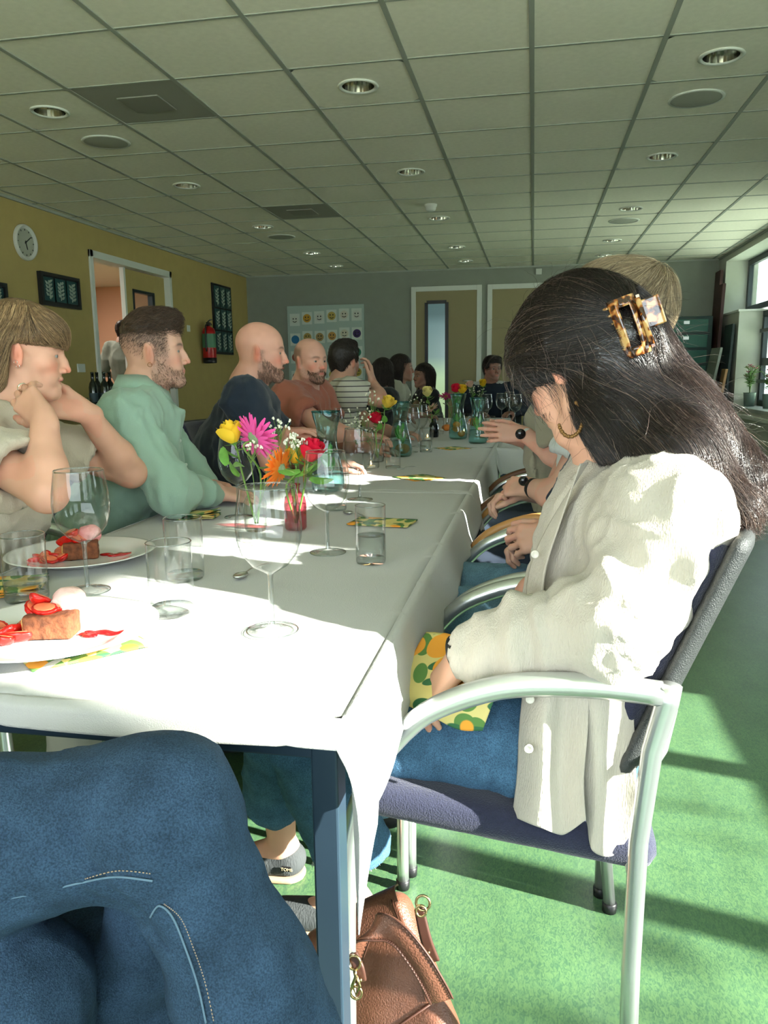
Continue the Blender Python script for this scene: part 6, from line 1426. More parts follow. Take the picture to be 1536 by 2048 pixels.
def woman_near():
    t = thing('person', 'dark-haired woman in a cream linen shirt and jeans with a tortoiseshell hair claw, head bowed', 'person', (.10, 1.31, 0)); B = Body()
    skin = (.66, .36, .25)
    d = view_dir(1120, 180+34); o = V(.070, 1.315, 1.165); pt = R(30); x = d*math.cos(pt)-V(0, 0, math.sin(pt)); up = V(0, 0, 1)*math.cos(pt)+d*math.sin(pt); M = frame(o, x, up); M[:3, :3] *= .95
    neck = V(.140, 1.325, 1.005); hs = SD(); head_sd(hs, M, neck_to=neck, neck_r=.052); hs.rc(neck, neck+V(-.02, 0, -.08), .06, .07, k=.04)
    B.add(hs, .0026, lambda P: head_col(P, M, skin, brow=(.05, .03, .02), ruddy=.5)); eyes(M, t)
    # left arm and hand resting in the lap
    sh = V(.190, 1.150, .945); el_ = V(.105, 1.085, .800); wr = V(-.095, 1.135, .728)
    a = SD(); arm_sd(a, sh, el_, wr, (.042, .036, .0245)); Mh = frame(wr, V(-.62, .02, -.80), V(-.76, -.30, .58)); hand_sd(a, Mh, -1, curl=(.28, .34, .38, .45), spread=.10, thumb=(.45, .35, .3), sc=.92)
    B.add(a, .0032, lambda P: skin_col(P, skin))
    # right hand, holding a folded napkin
    w2 = aty(1062, 1178, 1.40); a = SD(); arm_sd(a, V(.15, 1.50, .97), V(.16, 1.52, .74), w2, (.042, .036, .024)); Mh2 = frame(w2, aty(1010, 1240, 1.40)-w2, V(-.75, -.35, .45)); hand_sd(a, Mh2, 1, curl=(.25, .3, .35, .4), spread=.05, sc=.88)
    B.add(a, .0036, lambda P: skin_col(P, (.55, .28, .20)))
    # ankles and feet
    for ft, kn in ((V(-.345, 1.415, .07), V(-.45, 1.31, .53)), (V(-.552, 1.57, .07), V(-.52, 1.43, .53))):
        q = SD(); q.rc(kn, ft, .055, .031, k=.01); q.rc(ft, ft+V(-.10, -.005, -.035), .030, .026, k=.02); q.el(ft+V(.012, 0, -.005), .03, k=.01)
        B.add(q, .005, lambda P: skin_col(P, skin), lo=ft-V(.2, .2, .08), hi=ft+V(.2, .2, .28))
    B.build(t)
    for ft in (V(-.345, 1.415, .0), V(-.552, 1.57, .0)):
        q = SD(); q.rc(ft+V(.012, 0, .038), ft+V(-.150, -.01, .030), .038, .036, k=.01, flat=(0, 0, 1), fs=1.1); q.rc(ft+V(.02, 0, .05), ft+V(.005, 0, .07), .032, .030, k=.02); q.el(ft+V(-.045, 0, .085), (.060, .030, .045), k=.01, op='s'); q.el(ft+V(.0, 0, .10), (.034, .029, .03), k=.004, op='s'); q.half((0, 0, .012), (0, 0, -1)); P, F = q.mesh(.004)
        sh_ = mesh_np('slip_on_shoe', P, F, mat('dark grey ribbed cloth', (.045, .05, .052), rough=.9, bump=1, bscale=300, stretch=(1, 1, .1)), t)
        q = SD(); q.rc(ft+V(.014, 0, .008), ft+V(-.155, -.01, .008), .040, .038, k=.01); q.half((0, 0, .014), (0, 0, 1)); q.half((0, 0, .0), (0, 0, -1)); P, F = q.mesh(.005); mesh_np('shoe_sole', P, F, mat('tan sole', (.42, .28, .17), rough=.8), sh_)
        tg = MB().box(ft[0]+.012, ft[0]+.034, ft[1]-.0455, ft[1]-.0435, .040, .052).build('shoe_tag', m_black, sh_, smooth=False)
        text_mesh('tag_lettering', 'TOMS', .0105, mat('tag gold lettering', (.6, .5, .3)), sh_, Matrix.Translation((ft[0]+.010, ft[1]-.0462, .042)) @ Matrix.Rotation(PI/2, 4, 'X'))
    # jeans
    j = SD(); j.rc(V(.065, 1.39, .56), V(.065, 1.22, .56), .100, .100, k=.05)
    j.rc(V(.07, 1.205, .555), V(-.20, 1.20, .545), .100, .080, k=.04); j.rc(V(-.20, 1.20, .545), V(-.44, 1.30, .555), .080, .066, k=.03); j.rc(V(-.44, 1.30, .550), V(-.350, 1.41, .20), .066, .082, k=.02)
    j.rc(V(.07, 1.40, .555), V(-.50, 1.43, .55), .098, .066, k=.04); j.rc(V(-.50, 1.43, .55), V(-.545, 1.52, .23), .066, .070, k=.02)
    j.bx(V(-.345, 1.42, .115), (.14, .075, .075), .004, k=.003, op='s'); j.bx(V(-.56, 1.60, .155), (.10, .11, .075), .004, k=.003, op='s')
    fold = lambda P: -.006*np.exp(-((P[:, 0]+.02-.35*(P[:, 2]-.62))/.010)**2)*(P[:, 2] > .5)*(P[:, 1] < 1.25)-.005*np.exp(-((P[:, 0]-.025-.6*(P[:, 2]-.62))/.008)**2)*(P[:, 1] < 1.25)
    jo = garment('jeans', j, .0075, m_denim, t, amp=.005, freq=12, seed=4, stretch=(.6, 1, 1), fine=.001, folds=fold)
    sp = spline([aty(x_, y_, 1.118) for x_, y_ in ((745, 1515), (850, 1524), (930, 1512), (1000, 1490), (1035, 1470))], 50)
    st = MB()
    for k in range(0, 49): st.tube([sp[k], sp[k]+(sp[k+1]-sp[k])*.6], .0006, 4)
    fringe(jo, V(-.350, 1.41, .195), V(.25, .1, -1), .080, 260, m_thread, 1); fringe(jo, V(-.547, 1.525, .235), V(0, .1, -1), .068, 220, m_thread, 2)
    # orange top
    u = SD(); u.el((.085, 1.36, .74), (.078, .14, .16), k=.03); u.el((.11, 1.38, .88), (.07, .10, .08), k=.05); P, F = u.mesh(.012); mesh_np('orange_top', P, F, mat('rust orange jersey', (.62, .17, .06), rough=.8), t)
    # linen shirt
    m = mat('cream linen', (.48, .43, .36), rough=.9, bump=1, bscale=480, sheen=.2, var=.05, vscale=40, stretch=(1, 1, .22))
    s = SD(); s.rc(V(.070, 1.32, .60), V(.125, 1.325, .85), .165, .175, k=.05, flat=V(1, 0, -.25), fs=1.62); s.el((.190, 1.315, .885), (.115, .155, .110), k=.07); s.el((.120, 1.33, .915), (.060, .12, .09), k=.05)
    s.rc(V(.190, 1.16, .935), V(.175, 1.50, .935), .066, .066, k=.06); s.rc(neck-V(-.01, 0, .04), V(.190, 1.16, .945), .056, .060, k=.05); s.rc(neck-V(-.01, 0, .04), V(.175, 1.50, .945), .056, .060, k=.05)
    s.rc(sh, el_+V(.010, 0, .0), .078, .068, k=.05); s.rc(el_+V(.0, 0, .0), el_*.45+wr*.55+V(0, 0, .004), .062, .050, k=.04); s.rc(el_*.45+wr*.55, wr+V(.015, 0, 0), .052, .040, k=.02); s.rc(wr+V(.02, 0, 0), wr+V(-.04, .01, .0), .030, .030, k=.004, op='s'); s.half(wr+V(-.004, 0, 0), V(-1, .28, -.1), .003) if False else None
    F_ = frame(wr+V(-.058, .015, 0), V(-.96, .27, -.1)); s.bx(F_[:3, 3], (.06, .09, .09), .002, Rm=F_[:3, :3], k=.003, op='s')
    s.rc(V(.15, 1.50, .97), V(.16, 1.53, .74), .078, .070, k=.05); s.rc(V(.16, 1.53, .74), w2+V(.05, .02, 0), .065, .048, k=.03)
    s.el(neck+V(-.005, 0, .035), (.066, .068, .055), k=.015, op='s'); s.rc(neck+V(-.07, .10, .02), V(-.02, 1.46, .86), .025, .035, k=.02, op='s'); s.rc(V(-.02, 1.46, .86), V(-.05, 1.46, .60), .040, .045, k=.02, op='s')
    def folds(P):
        el0 = el_+V(.01, 0, .0); q = P-el0; r_ = np.linalg.norm(q, axis=1); a_ = np.arctan2(q[:, 2], q[:, 0]); nearm = np.clip((1.20-P[:, 1])/.05, 0, 1)
        d_ = .0028*np.sin(a_*7+9*vn(P, 8))*np.exp(-((r_-.11)/.07)**2)*nearm
        up_ = P[:, 2] > .80; d_ += .0055*np.sin((P[:, 0]*.9+P[:, 2]*.55)*95+5*vn(P, 8, 3))*up_*nearm*np.exp(-((P[:, 2]-.90)/.07)**2)
        cf = P[:, 0] < .03; d_ += .004*np.sin(P[:, 0]*150+4*vn(P, 12, 2))*cf*nearm
        d_ += .004*np.sin(P[:, 1]*70+3*vn(P, 7, 6))*(P[:, 0] > .24); return d_
    garment('linen_shirt', s, .0058, m, t, amp=.011, freq=8, seed=11, stretch=(1, 1, .7), fine=.0018, folds=folds)
    # shirt tails over the edge of the seat
    Y0 = 1.056
    def pts(rows): return [[aty(x_, y_, Y_) for x_, y_, Y_ in r_] for r_ in rows]
    patch('shirt_tail', pts([[(1048, 1350, 1.13), (1090, 1350, 1.08), (1130, 1350, 1.075), (1180, 1350, 1.085)], [(1038, 1450, 1.11), (1085, 1450, Y0), (1125, 1450, Y0+.02), (1175, 1450, Y0+.005)], [(1032, 1560, 1.10), (1082, 1560, Y0-.002), (1120, 1560, Y0+.018), (1168, 1560, Y0)], [(1026, 1632, 1.09), (1075, 1652, Y0-.006), (1125, 1668, Y0+.012), (1172, 1640, Y0-.004)]]), 40, 40, m, t, .0012, .0028, 3, 14)
    patch('shirt_tail', pts([[(1150, 1350, 1.09), (1195, 1350, 1.07), (1235, 1350, 1.085), (1262, 1350, 1.10)], [(1150, 1450, Y0+.03), (1190, 1450, Y0+.006), (1230, 1450, Y0+.022), (1268, 1450, Y0+.03)], [(1158, 1580, Y0+.03), (1192, 1585, Y0), (1228, 1585, Y0+.022), (1272, 1580, Y0+.02)], [(1170, 1650, Y0+.03), (1182, 1700, Y0+.002), (1225, 1712, Y0+.014), (1262, 1670, Y0+.02)]]), 40, 40, m, t, .0012, .0032, 7, 14)
    pk = patch('placket', pts([[(1176, 925, 1.235), (1160, 928, 1.215)], [(1092, 1075, 1.225), (1080, 1075, 1.205)] if False else [(1098, 1050, 1.235), (1118, 1052, 1.19)], [(1062, 1130, 1.24), (1092, 1135, 1.18)], [(1052, 1200, 1.235), (1084, 1205, 1.165)], [(1050, 1290, 1.20), (1078, 1290, 1.14)]]), 8, 30, m, t, .0022)
    b = MB()
    for x_, y_, Y_ in ((1070, 1108, 1.205), (1062, 1195, 1.195), (1060, 1398, 1.085), (1057, 1497, 1.058)):
        c = aty(x_, y_, Y_-.012); b.lathe([(0, .0018), (.004, .0018), (.0055, .003), (.0065, .002), (.0065, -.001), (0, -.001)], c, 14, M=np.array(Matrix.Rotation(PI/2, 4, 'X')))
    b.build('buttons', mat('shell buttons', (.62, .58, .50), rough=.25), t)
    col_ = MB(); n = 18; ring = []
    for k in range(n):
        a_ = R(30)+2*PI*k/(n-1)*(300/360); dd = V(-math.cos(a_), math.sin(a_), 0); base = neck+dd*.062+V(.005, 0, -.012); ring += [base, base+V(0, 0, .030)+dd*.002, base+dd*.030+V(0, 0, -.022)]
    col_.add(ring, [(3*k, 3*k+3, 3*k+4, 3*k+1) for k in range(n-1)]+[(3*k+1, 3*k+4, 3*k+5, 3*k+2) for k in range(n-1)]); oc = col_.build('collar', m, t); so = oc.modifiers.new('s', 'SOLIDIFY'); so.thickness = .003
    # watch on the left wrist
    F = frame(wr+V(-.012, .0, .002), V(-.9, .25, -.3)); w_ = MB(); w_.lathe([(.0265, -.006), (.0275, 0), (.0265, .006)], n=24, M=F@np.array(Matrix.Rotation(PI/2, 4, 'Y'))); w_.build('watch_band', m_black, t); MB().cbox(wr+V(-.014, .0, .028), .014, .014, .004).build('watch_case', m_chrome, t, smooth=False)
    # ---- hair
    h = SD(); h.M = M
    h.el((-.014, 0, .040), (.118, .095, .108), k=.02); h.el((.055, .0, .035), (.068, .080, .080), k=.03); h.rc((.060, .070, .03), (.070, .066, -.045), .022, .012, k=.03)
    h.bx((.165, -.01, -.04), (.085, .085, .13), .02, k=.01, op='s')
    h.bx((.045, .095, -.085), (.058, .040, .075), .02, k=.012, op='s')
    h.M = np.eye(4)
    C0 = aty(1262, 650, 1.215)
    h.rc(V(.12, 1.33, 1.19), V(.215, 1.30, 1.06), .088, .075, k=.05, flat=(0, 1, 0), fs=1.0); h.rc(V(.215, 1.29, 1.06), V(.315, 1.28, .985), .075, .050, k=.05); h.rc(V(.12, 1.25, 1.12), V(.210, 1.185, 1.035), .055, .046, k=.05); h.rc(V(.210, 1.185, 1.035), V(.285, 1.165, .965), .046, .030, k=.04); h.rc(V(.12, 1.24, 1.08), V(.185, 1.16, .995), .040, .022, k=.04); h.rc(V(.09, 1.26, 1.10), V(.112, 1.255, 1.02), .026, .012, k=.03)
    h.rc(V(.03, 1.27, 1.20), C0+V(0, .02, -.01), .035, .03, k=.05)
    P, F = h.mesh(.0045); N = vnormals(P, F); P2 = P+N*(.0022*ridge(P*V(1, 1, 1.6), 38, 3)-.002)[:, None]
    def flow(P, i):
        tc = C0+V(0, .015, 0)-P; tc /= np.linalg.norm(tc, axis=1, keepdims=True)+1e-9
        line = P[:, 2]-(1.165+.35*(P[:, 0]-.06)); up_ = (1/(1+np.exp(-line/.012)))*(P[:, 0] < C0[0]+.01)
        dn = np.stack([.95-.9*np.clip((P[:, 0]-.14)/.2, 0, 1)+.25*np.sin(P[:, 2]*60+P[:, 1]*50), -.10+.15*np.sin(P[:, 0]*55), -.30-.75*np.clip((P[:, 0]-.02)/.16, 0, 1)], 1)
        return tc*up_[:, None]+dn*(1-up_[:, None])
    stop = lambda P: (np.linalg.norm(P-C0, axis=1) < .030) | (P[:, 2] < .925+.03*vn(P, 30)+.4*np.clip(P[:, 0]-.30, 0, 1)) | ((P[:, 0] < .05) & (P[:, 2] < 1.095))
    parts = [(P2, F)]; cols = [np.tile(V(.014, .010, .010), (len(P2), 1))*(1+.3*vn(P2, 80)[:, None])]
    n1 = 15000; R0 = surf_points(P, F, n1, 1, lambda Q: np.where(Q[:, 1] < 1.36, 1, .25)); sv, sf = hair_strands(h, R0, flow, 13, .0095, .00033, .003, .16, 1, .6, stop=stop); parts.append((sv, sf))
    tail = np.clip((R0[:, 0]-.10)/.16, 0, 1)[:, None]*np.clip(.5+.6*vn(R0, 14, 4)[:, None], 0, 1); c = V(.020, .014, .013)*(1-tail)+V(.085, .048, .038)*tail; rg = np.random.RandomState(2); c = c*(1+.35*rg.normal(size=(n1, 1))); k = rg.rand(n1) < .05; c[k] = V(.16, .11, .09); cols.append(np.repeat(np.clip(c, .003, 1), 39, 0))
    # loose ends and flyaways
    m2 = lambda Q: ((Q[:, 0] > .20) & (Q[:, 2] < 1.02)) | (rg.rand(len(Q)) < .08)
    n2 = 2600; R1 = surf_points(P, F, n2, 5, m2); sv, sf = hair_strands(h, R1, lambda P, i: np.stack([.55+.35*np.sin(P[:, 1]*90+i*.5), -.15*np.cos(P[:, 0]*70), -.75+.1*i*0+0*P[:, 0]], 1), 9, .0085, .00030, .012, .28, 5, .25, stop=lambda P: P[:, 2] < .905+.03*vn(P, 40)); parts.append((sv, sf)); cols.append(strand_cols(n2, 9, 3, (.06, .038, .032), .4, 6, (.25, .18, .15), .1))
    n3 = 260; R2 = surf_points(P, F, n3, 8); sv, sf = hair_strands(h, R2, lambda P, i: h.grad(P)*.8+V(.5, -.1, -.1*i), 9, .0075, .00022, .03, .55, 9, .0); parts.append((sv, sf)); cols.append(strand_cols(n3, 9, 3, (.09, .07, .06), .4, 7))
    n4 = 140; fr = surf_points(P, F, n4, 12, lambda Q: ((np.abs(Q[:, 0]-.01) < .035) & (np.abs(Q[:, 2]-1.12) < .04) & (Q[:, 1] < 1.33)).astype(float)+1e-9); sv, sf = hair_strands(h, fr, lambda P, i: np.stack([.25+.05*i+0*P[:, 0], -.1+0*P[:, 0], -1+0*P[:, 0]], 1), 8, .008, .00028, .004, .22, 13, .35, stop=lambda P: P[:, 2] < 1.055); parts.append((sv, sf)); cols.append(strand_cols(n4, 8, 3, (.022, .015, .014), .4, 8))
    hair_obj(parts, cols, t, hairmat('near black hair', rough=.24, spec=.8))
    # hair claw
    tort = mat('tortoiseshell', (.35, .12, .03), rough=.12, coat=.8, trans=.35); nt = tort.node_tree; b_ = nt.nodes['Principled BSDF']; nn = nt.nodes.new('ShaderNodeTexNoise'); nn.inputs['Scale'].default_value = 75; nn.inputs['Detail'].default_value = 1.5; nt.links.new(nt.nodes['Texture Coordinate'].outputs['Object'], nn.inputs['Vector'])
    rp = nt.nodes.new('ShaderNodeValToRGB'); rp.color_ramp.elements[0].position = .44; rp.color_ramp.elements[0].color = (.05, .012, .004, 1); rp.color_ramp.elements[1].position = .58; rp.color_ramp.elements[1].color = (.80, .48, .17, 1); e_ = rp.color_ramp.elements.new(.5); e_.color = (.42, .12, .02, 1); nt.links.new(nn.outputs[0], rp.inputs[0]); nt.links.new(rp.outputs[0], b_.inputs['Base Color'])
    cl = thing('hair_claw', 'tortoiseshell claw clip holding the dark-haired woman\'s hair', 'hair clip', tuple(aty(1262, 652, 1.195)))
    Fc = frame((0, 0, 0), nrm(V(.36, -.0, -1)), V(.1, -1, .05))      # X down the clip, Z to the viewer
    W, H = .0200, .044
    def bend(u, v): return Fc[:3, :3]@V(u, v, -.012*(v/W)**2-.006*(u/H)**2)
    def frm(us, vs_, th):
        b = MB(); vs = []; nu, nv = len(us), len(vs_)
        for o_ in (0, th):
            for u in us:
                for v in vs_: p = bend(u, v); vs.append(p+Fc[:3, 2]*o_)
        A = lambda i, j, k: k*nu*nv+i*nv+j
        fs = []
        for i in range(nu-1):
            for j in range(nv-1): fs += [(A(i, j, 1), A(i+1, j, 1), A(i+1, j+1, 1), A(i, j+1, 1)), (A(i, j, 0), A(i, j+1, 0), A(i+1, j+1, 0), A(i+1, j, 0))]
        for i in range(nu-1): fs += [(A(i, 0, 0), A(i+1, 0, 0), A(i+1, 0, 1), A(i, 0, 1)), (A(i, nv-1, 0), A(i, nv-1, 1), A(i+1, nv-1, 1), A(i+1, nv-1, 0))]
        for j in range(nv-1): fs += [(A(0, j, 0), A(0, j, 1), A(0, j+1, 1), A(0, j+1, 0)), (A(nu-1, j, 0), A(nu-1, j+1, 0), A(nu-1, j+1, 1), A(nu-1, j, 1))]
        b.add(vs, fs); return b
    ls = np.linspace
    bd_ = MB()
    for us, vs_ in ((ls(-H, H, 12), ls(-W, -W+.011, 4)), (ls(-H, H, 12), ls(W-.013, W, 4)), (ls(-H, -H+.014, 4), ls(-W+.011, W-.013, 5)), (ls(H-.014, H, 4), ls(-W+.011, W-.013, 5))):
        q = frm(us, vs_, .005); bd_.add(q.v, q.f)
    bd_.build('front_jaw', tort, cl)
    te = MB()
    for k in range(7):
        u = -H+.008+k*(2*H-.016)/6; p = bend(u, -W); te.tube([p+Fc[:3, 2]*.002, p-Fc[:3, 1]*.006-Fc[:3, 2]*.008, p-Fc[:3, 1]*.006-Fc[:3, 2]*.026], [.0022, .002, .0012], 6)
    te.build('teeth', tort, cl)
    hd = MB()
    for (u0, u1, v0, v1, z0, z1) in ((-.030, .012, W-.002, W+.030, -.006, -.002),):
        hd.box(u0, u1, v0, v1, z0-.006, z1-.002, Fc); hd.box(u0, u1, v1-.004, v1, z0-.02, z1+.002, Fc)
    hd.build('grip', tort, cl, smooth=False, bevel=.0018)
    sp_ = MB(); sp_.tube([Fc[:3, :3]@V(-.035, W+.001, -.003), Fc[:3, :3]@V(.035, W+.001, -.003)], .004, 10); sp_.build('hinge_bar', tort, cl)
    bj = MB()
    for us, vs_ in ((ls(-H*.9, H*.9, 12), ls(W, W+.014, 4)),):
        for (u, u2) in zip(us[:-1], us[1:]): bj.box(u, u2, W+.002, W+.007, -.050, -.012, Fc)
    bj.build('rear_jaw', tort, cl, smooth=False)
    # hoop earring
    e = MB(); c = aty(1137, 838, 1.225); n = 26
    for k in range(n):
        a_ = R(200)+k/(n-1)*R(225); e.ball(c+V(.021*math.cos(a_)*.85+.003, 0, .027*math.sin(a_)), .0034 if k % 2 else .0028, 7, 5)
    e.build('hoop_earring', mat('bronze beads', (.20, .10, .03), rough=.35, metal=.5), t)
    ground(t)
    # lap napkin and the folded napkin in the right hand
    A = lambda x_, y_, Y_: aty(x_, y_, Y_)
    nk = thing('lap_napkin', 'big lemon-print paper napkin under the hand in the near woman\'s lap', 'napkin', (0, 0, 0))
    patch('sheet', [[A(852, 1262, 1.27), A(905, 1268, 1.24), A(960, 1280, 1.22), A(1030, 1300, 1.20)], [A(812, 1330, 1.20), A(875, 1335, 1.165), A(940, 1350, 1.15), A(1010, 1350, 1.14)], [A(790, 1375, 1.15), A(850, 1390, 1.115), A(920, 1392, 1.098), A(990, 1395, 1.092)], [A(790, 1400, 1.13), A(860, 1432, 1.10), A(915, 1458, 1.088), A(965, 1462, 1.086)]], 30, 30, m_nap2, nk, .0008, .0022, 2, 22)
    nk2 = thing('held_napkin', 'folded napkin held in the near woman\'s far hand', 'napkin', (0, 0, 0))
    patch('sheet', [[A(1000, 1256, 1.37), A(1030, 1220, 1.37), A(1062, 1188, 1.38)], [A(1008, 1262, 1.38), A(1036, 1235, 1.38), A(1066, 1205, 1.39)]], 12, 6, mat('napkin back', (.50, .45, .28), rough=.8), nk2, .003)
woman_near()
def man_blond():
    t, M, hs = tee('blond man in a navy dotted top and light jeans, mostly hidden behind the bowed woman', (1240, 640), 1.92, 182, 0, (.58, .33, .24), (.015, .02, .04), (-1, .04, 0), V(.20, 1.90, .53), res=.0038, sh_w=.19, wid=.17, ck=dict(brow=(.2, .14, .08)), gres=.010, sl=.97, sc=.95,
        arms=[(V(.10, 2.12, .78), aty(1105, 1070, 1.98), (-.9, -.25, -.1), (-.1, .2, 1), (.9, .9, .9, .9)), (aty(1190, 1085, 1.74), aty(1118, 1072, 1.82), (-.96, .10, -.12), (-.2, -.8, .5), (.75, .85, .9, .9))])
    j = SD(); j.rc(V(.20, 1.99, .56), V(.20, 1.81, .56), .115, .115, k=.05)
    for y, y2 in ((1.80, 1.78), (2.0, 2.02)): j.rc(V(.17, y, .565), V(-.40, y2, .575), .095, .070, k=.03); j.rc(V(-.40, y2, .57), V(-.36, y2+.02, .09), .070, .055, k=.02)
    garment('jeans', j, .009, m_denim2, t, amp=.007, freq=11, seed=4, stretch=(.6, 1, 1))
    for y in (1.80, 2.04):
        q = SD(); q.rc(V(-.34, y, .045), V(-.50, y, .036), .042, .036, k=.01); q.half((0, 0, .001), (0, 0, -1)); P, F = q.mesh(.008); mesh_np('shoe', P, F, mat('dark shoe', (.02, .02, .022)), t)
    h = cap(M, .020, .065, -.045, extra=((.035, 0, .10, .065, .062, .04), (-.07, 0, .07, .05, .06, .05)))
    cr = V(-.075, .0, .11)
    def fl(L, i):
        q = L-cr; q = q/(np.linalg.norm(q, axis=1, keepdims=True)+1e-6); return q*.9+np.stack([.25*(L[:, 2] > .06), .35*np.sin(L[:, 0]*60), -.25+0*L[:, 0]], 1)
    rhair(M, h, .0045, None, 7000, flowc(M, fl), 9, .0085, .00045, t, hairmat('sandy hair'), (.13, .09, .05), (.27, .20, .12), .3, 21, None, .004, .16, .5, hi=(.50, .40, .26), hf=.15)
    ground(t)
man_blond()
def man_white():
    wr = aty(1062, 975, 2.37)
    t, M, hs = tee('person in a white tee with a black watch, hidden behind the near woman', (1160, 705), 2.50, 182, 0, (.62, .36, .27), (.62, .66, .66), (-1, .02, 0), V(.17, 2.50, .53), res=.0045, sh_w=.185, wid=.175, ck=dict(brow=(.1, .07, .05)), legsm=mat('dark navy trousers', (.02, .03, .05), rough=.9), gres=.010, sc=.9, sl=.55,
        arms=[(V(.08, 2.72, .74), aty(1050, 985, 2.50), (-.9, -.3, -.1), (-.1, .2, 1), (.8, .9, .9, .9)), (aty(1118, 992, 2.28), wr, aty(1022, 972, 2.42)-wr, (-.3, -.6, .7), (.7, .8, .85, .9))])
    h = cap(M, .012, .05, -.04); rhair(M, h, .006, None, 1200, flowc(M, lambda L, i: np.stack([.5+0*L[:, 0], 0*L[:, 0], -.4+0*L[:, 0]], 1)), 5, .008, .0008, t, hairmat('dark brown hair'), (.04, .025, .018), (.06, .04, .03), .3, 22)
    F = frame(wr+nrm(wr-aty(1118, 992, 2.28))*-.012, wr-aty(1118, 992, 2.28)); MB().lathe([(.030, -.009), (.032, 0), (.030, .009)], n=24, M=F@np.array(Matrix.Rotation(PI/2, 4, 'Y'))).build('watch_band', m_black, t)
    c = aty(1047, 962, 2.33); MB().ball(c, (.015, .007, .015), 14, 8).build('watch_case', mat('black gloss', (.01, .01, .012), rough=.08), t)
    ground(t)
man_white()
def man_olive():
    wr = aty(1048, 868, 3.03); el_ = aty(1130, 925, 2.92)
    t, M, hs = tee('man in an olive tee gesturing with both hands, white-strapped watch', (1086, 722), 3.12, 181, 0, (.60, .34, .26), (.27, .26, .19), (-1, .0, 0), V(.14, 3.12, .53), res=.0042, sh_w=.19, wid=.18, ck=dict(brow=(.1, .07, .05)), legsm=dj, gres=.011, sc=.94, sl=.6,
        arms=[(V(.06, 3.36, .80), aty(1046, 880, 3.18), aty(962, 850, 3.13)-aty(1046, 880, 3.18), (0, .9, .3), (.10, .12, .15, .2)), (el_, wr, aty(960, 862, 3.03)-wr, (-.1, -.95, .35), (.12, .10, .12, .18))])
    h = cap(M, .012, .05, -.04); rhair(M, h, .006, None, 1200, flowc(M, lambda L, i: np.stack([.5+0*L[:, 0], 0*L[:, 0], -.4+0*L[:, 0]], 1)), 5, .008, .0008, t, hairmat('dark brown hair'), (.04, .025, .018), (.06, .04, .03), .3, 23)
    F = frame(wr+nrm(el_-wr)*.012, wr-el_); MB().lathe([(.0285, -.010), (.030, 0), (.0285, .010)], n=24, M=F@np.array(Matrix.Rotation(PI/2, 4, 'Y'))).build('watch_band', mat('white strap', (.6, .62, .62), rough=.5), t)
    c = aty(1041, 868, 2.993); MB().lathe([(0, .008), (.016, .008), (.020, .004), (.020, -.004), (0, -.004)], c, 20, M=np.array(Matrix.Rotation(PI/2, 4, 'X'))).build('watch_case', mat('black gloss', (.01, .01, .012), rough=.08), t)
    p = aty(1072, 826, 2.925); text_mesh('chest_print', 'BRIC\nBRO', .022, mat('print dark', (.05, .05, .045)), t, Matrix.Translation(tuple(p)) @ Matrix.Rotation(PI/2, 4, 'X'), .8)
    ground(t)
man_olive()
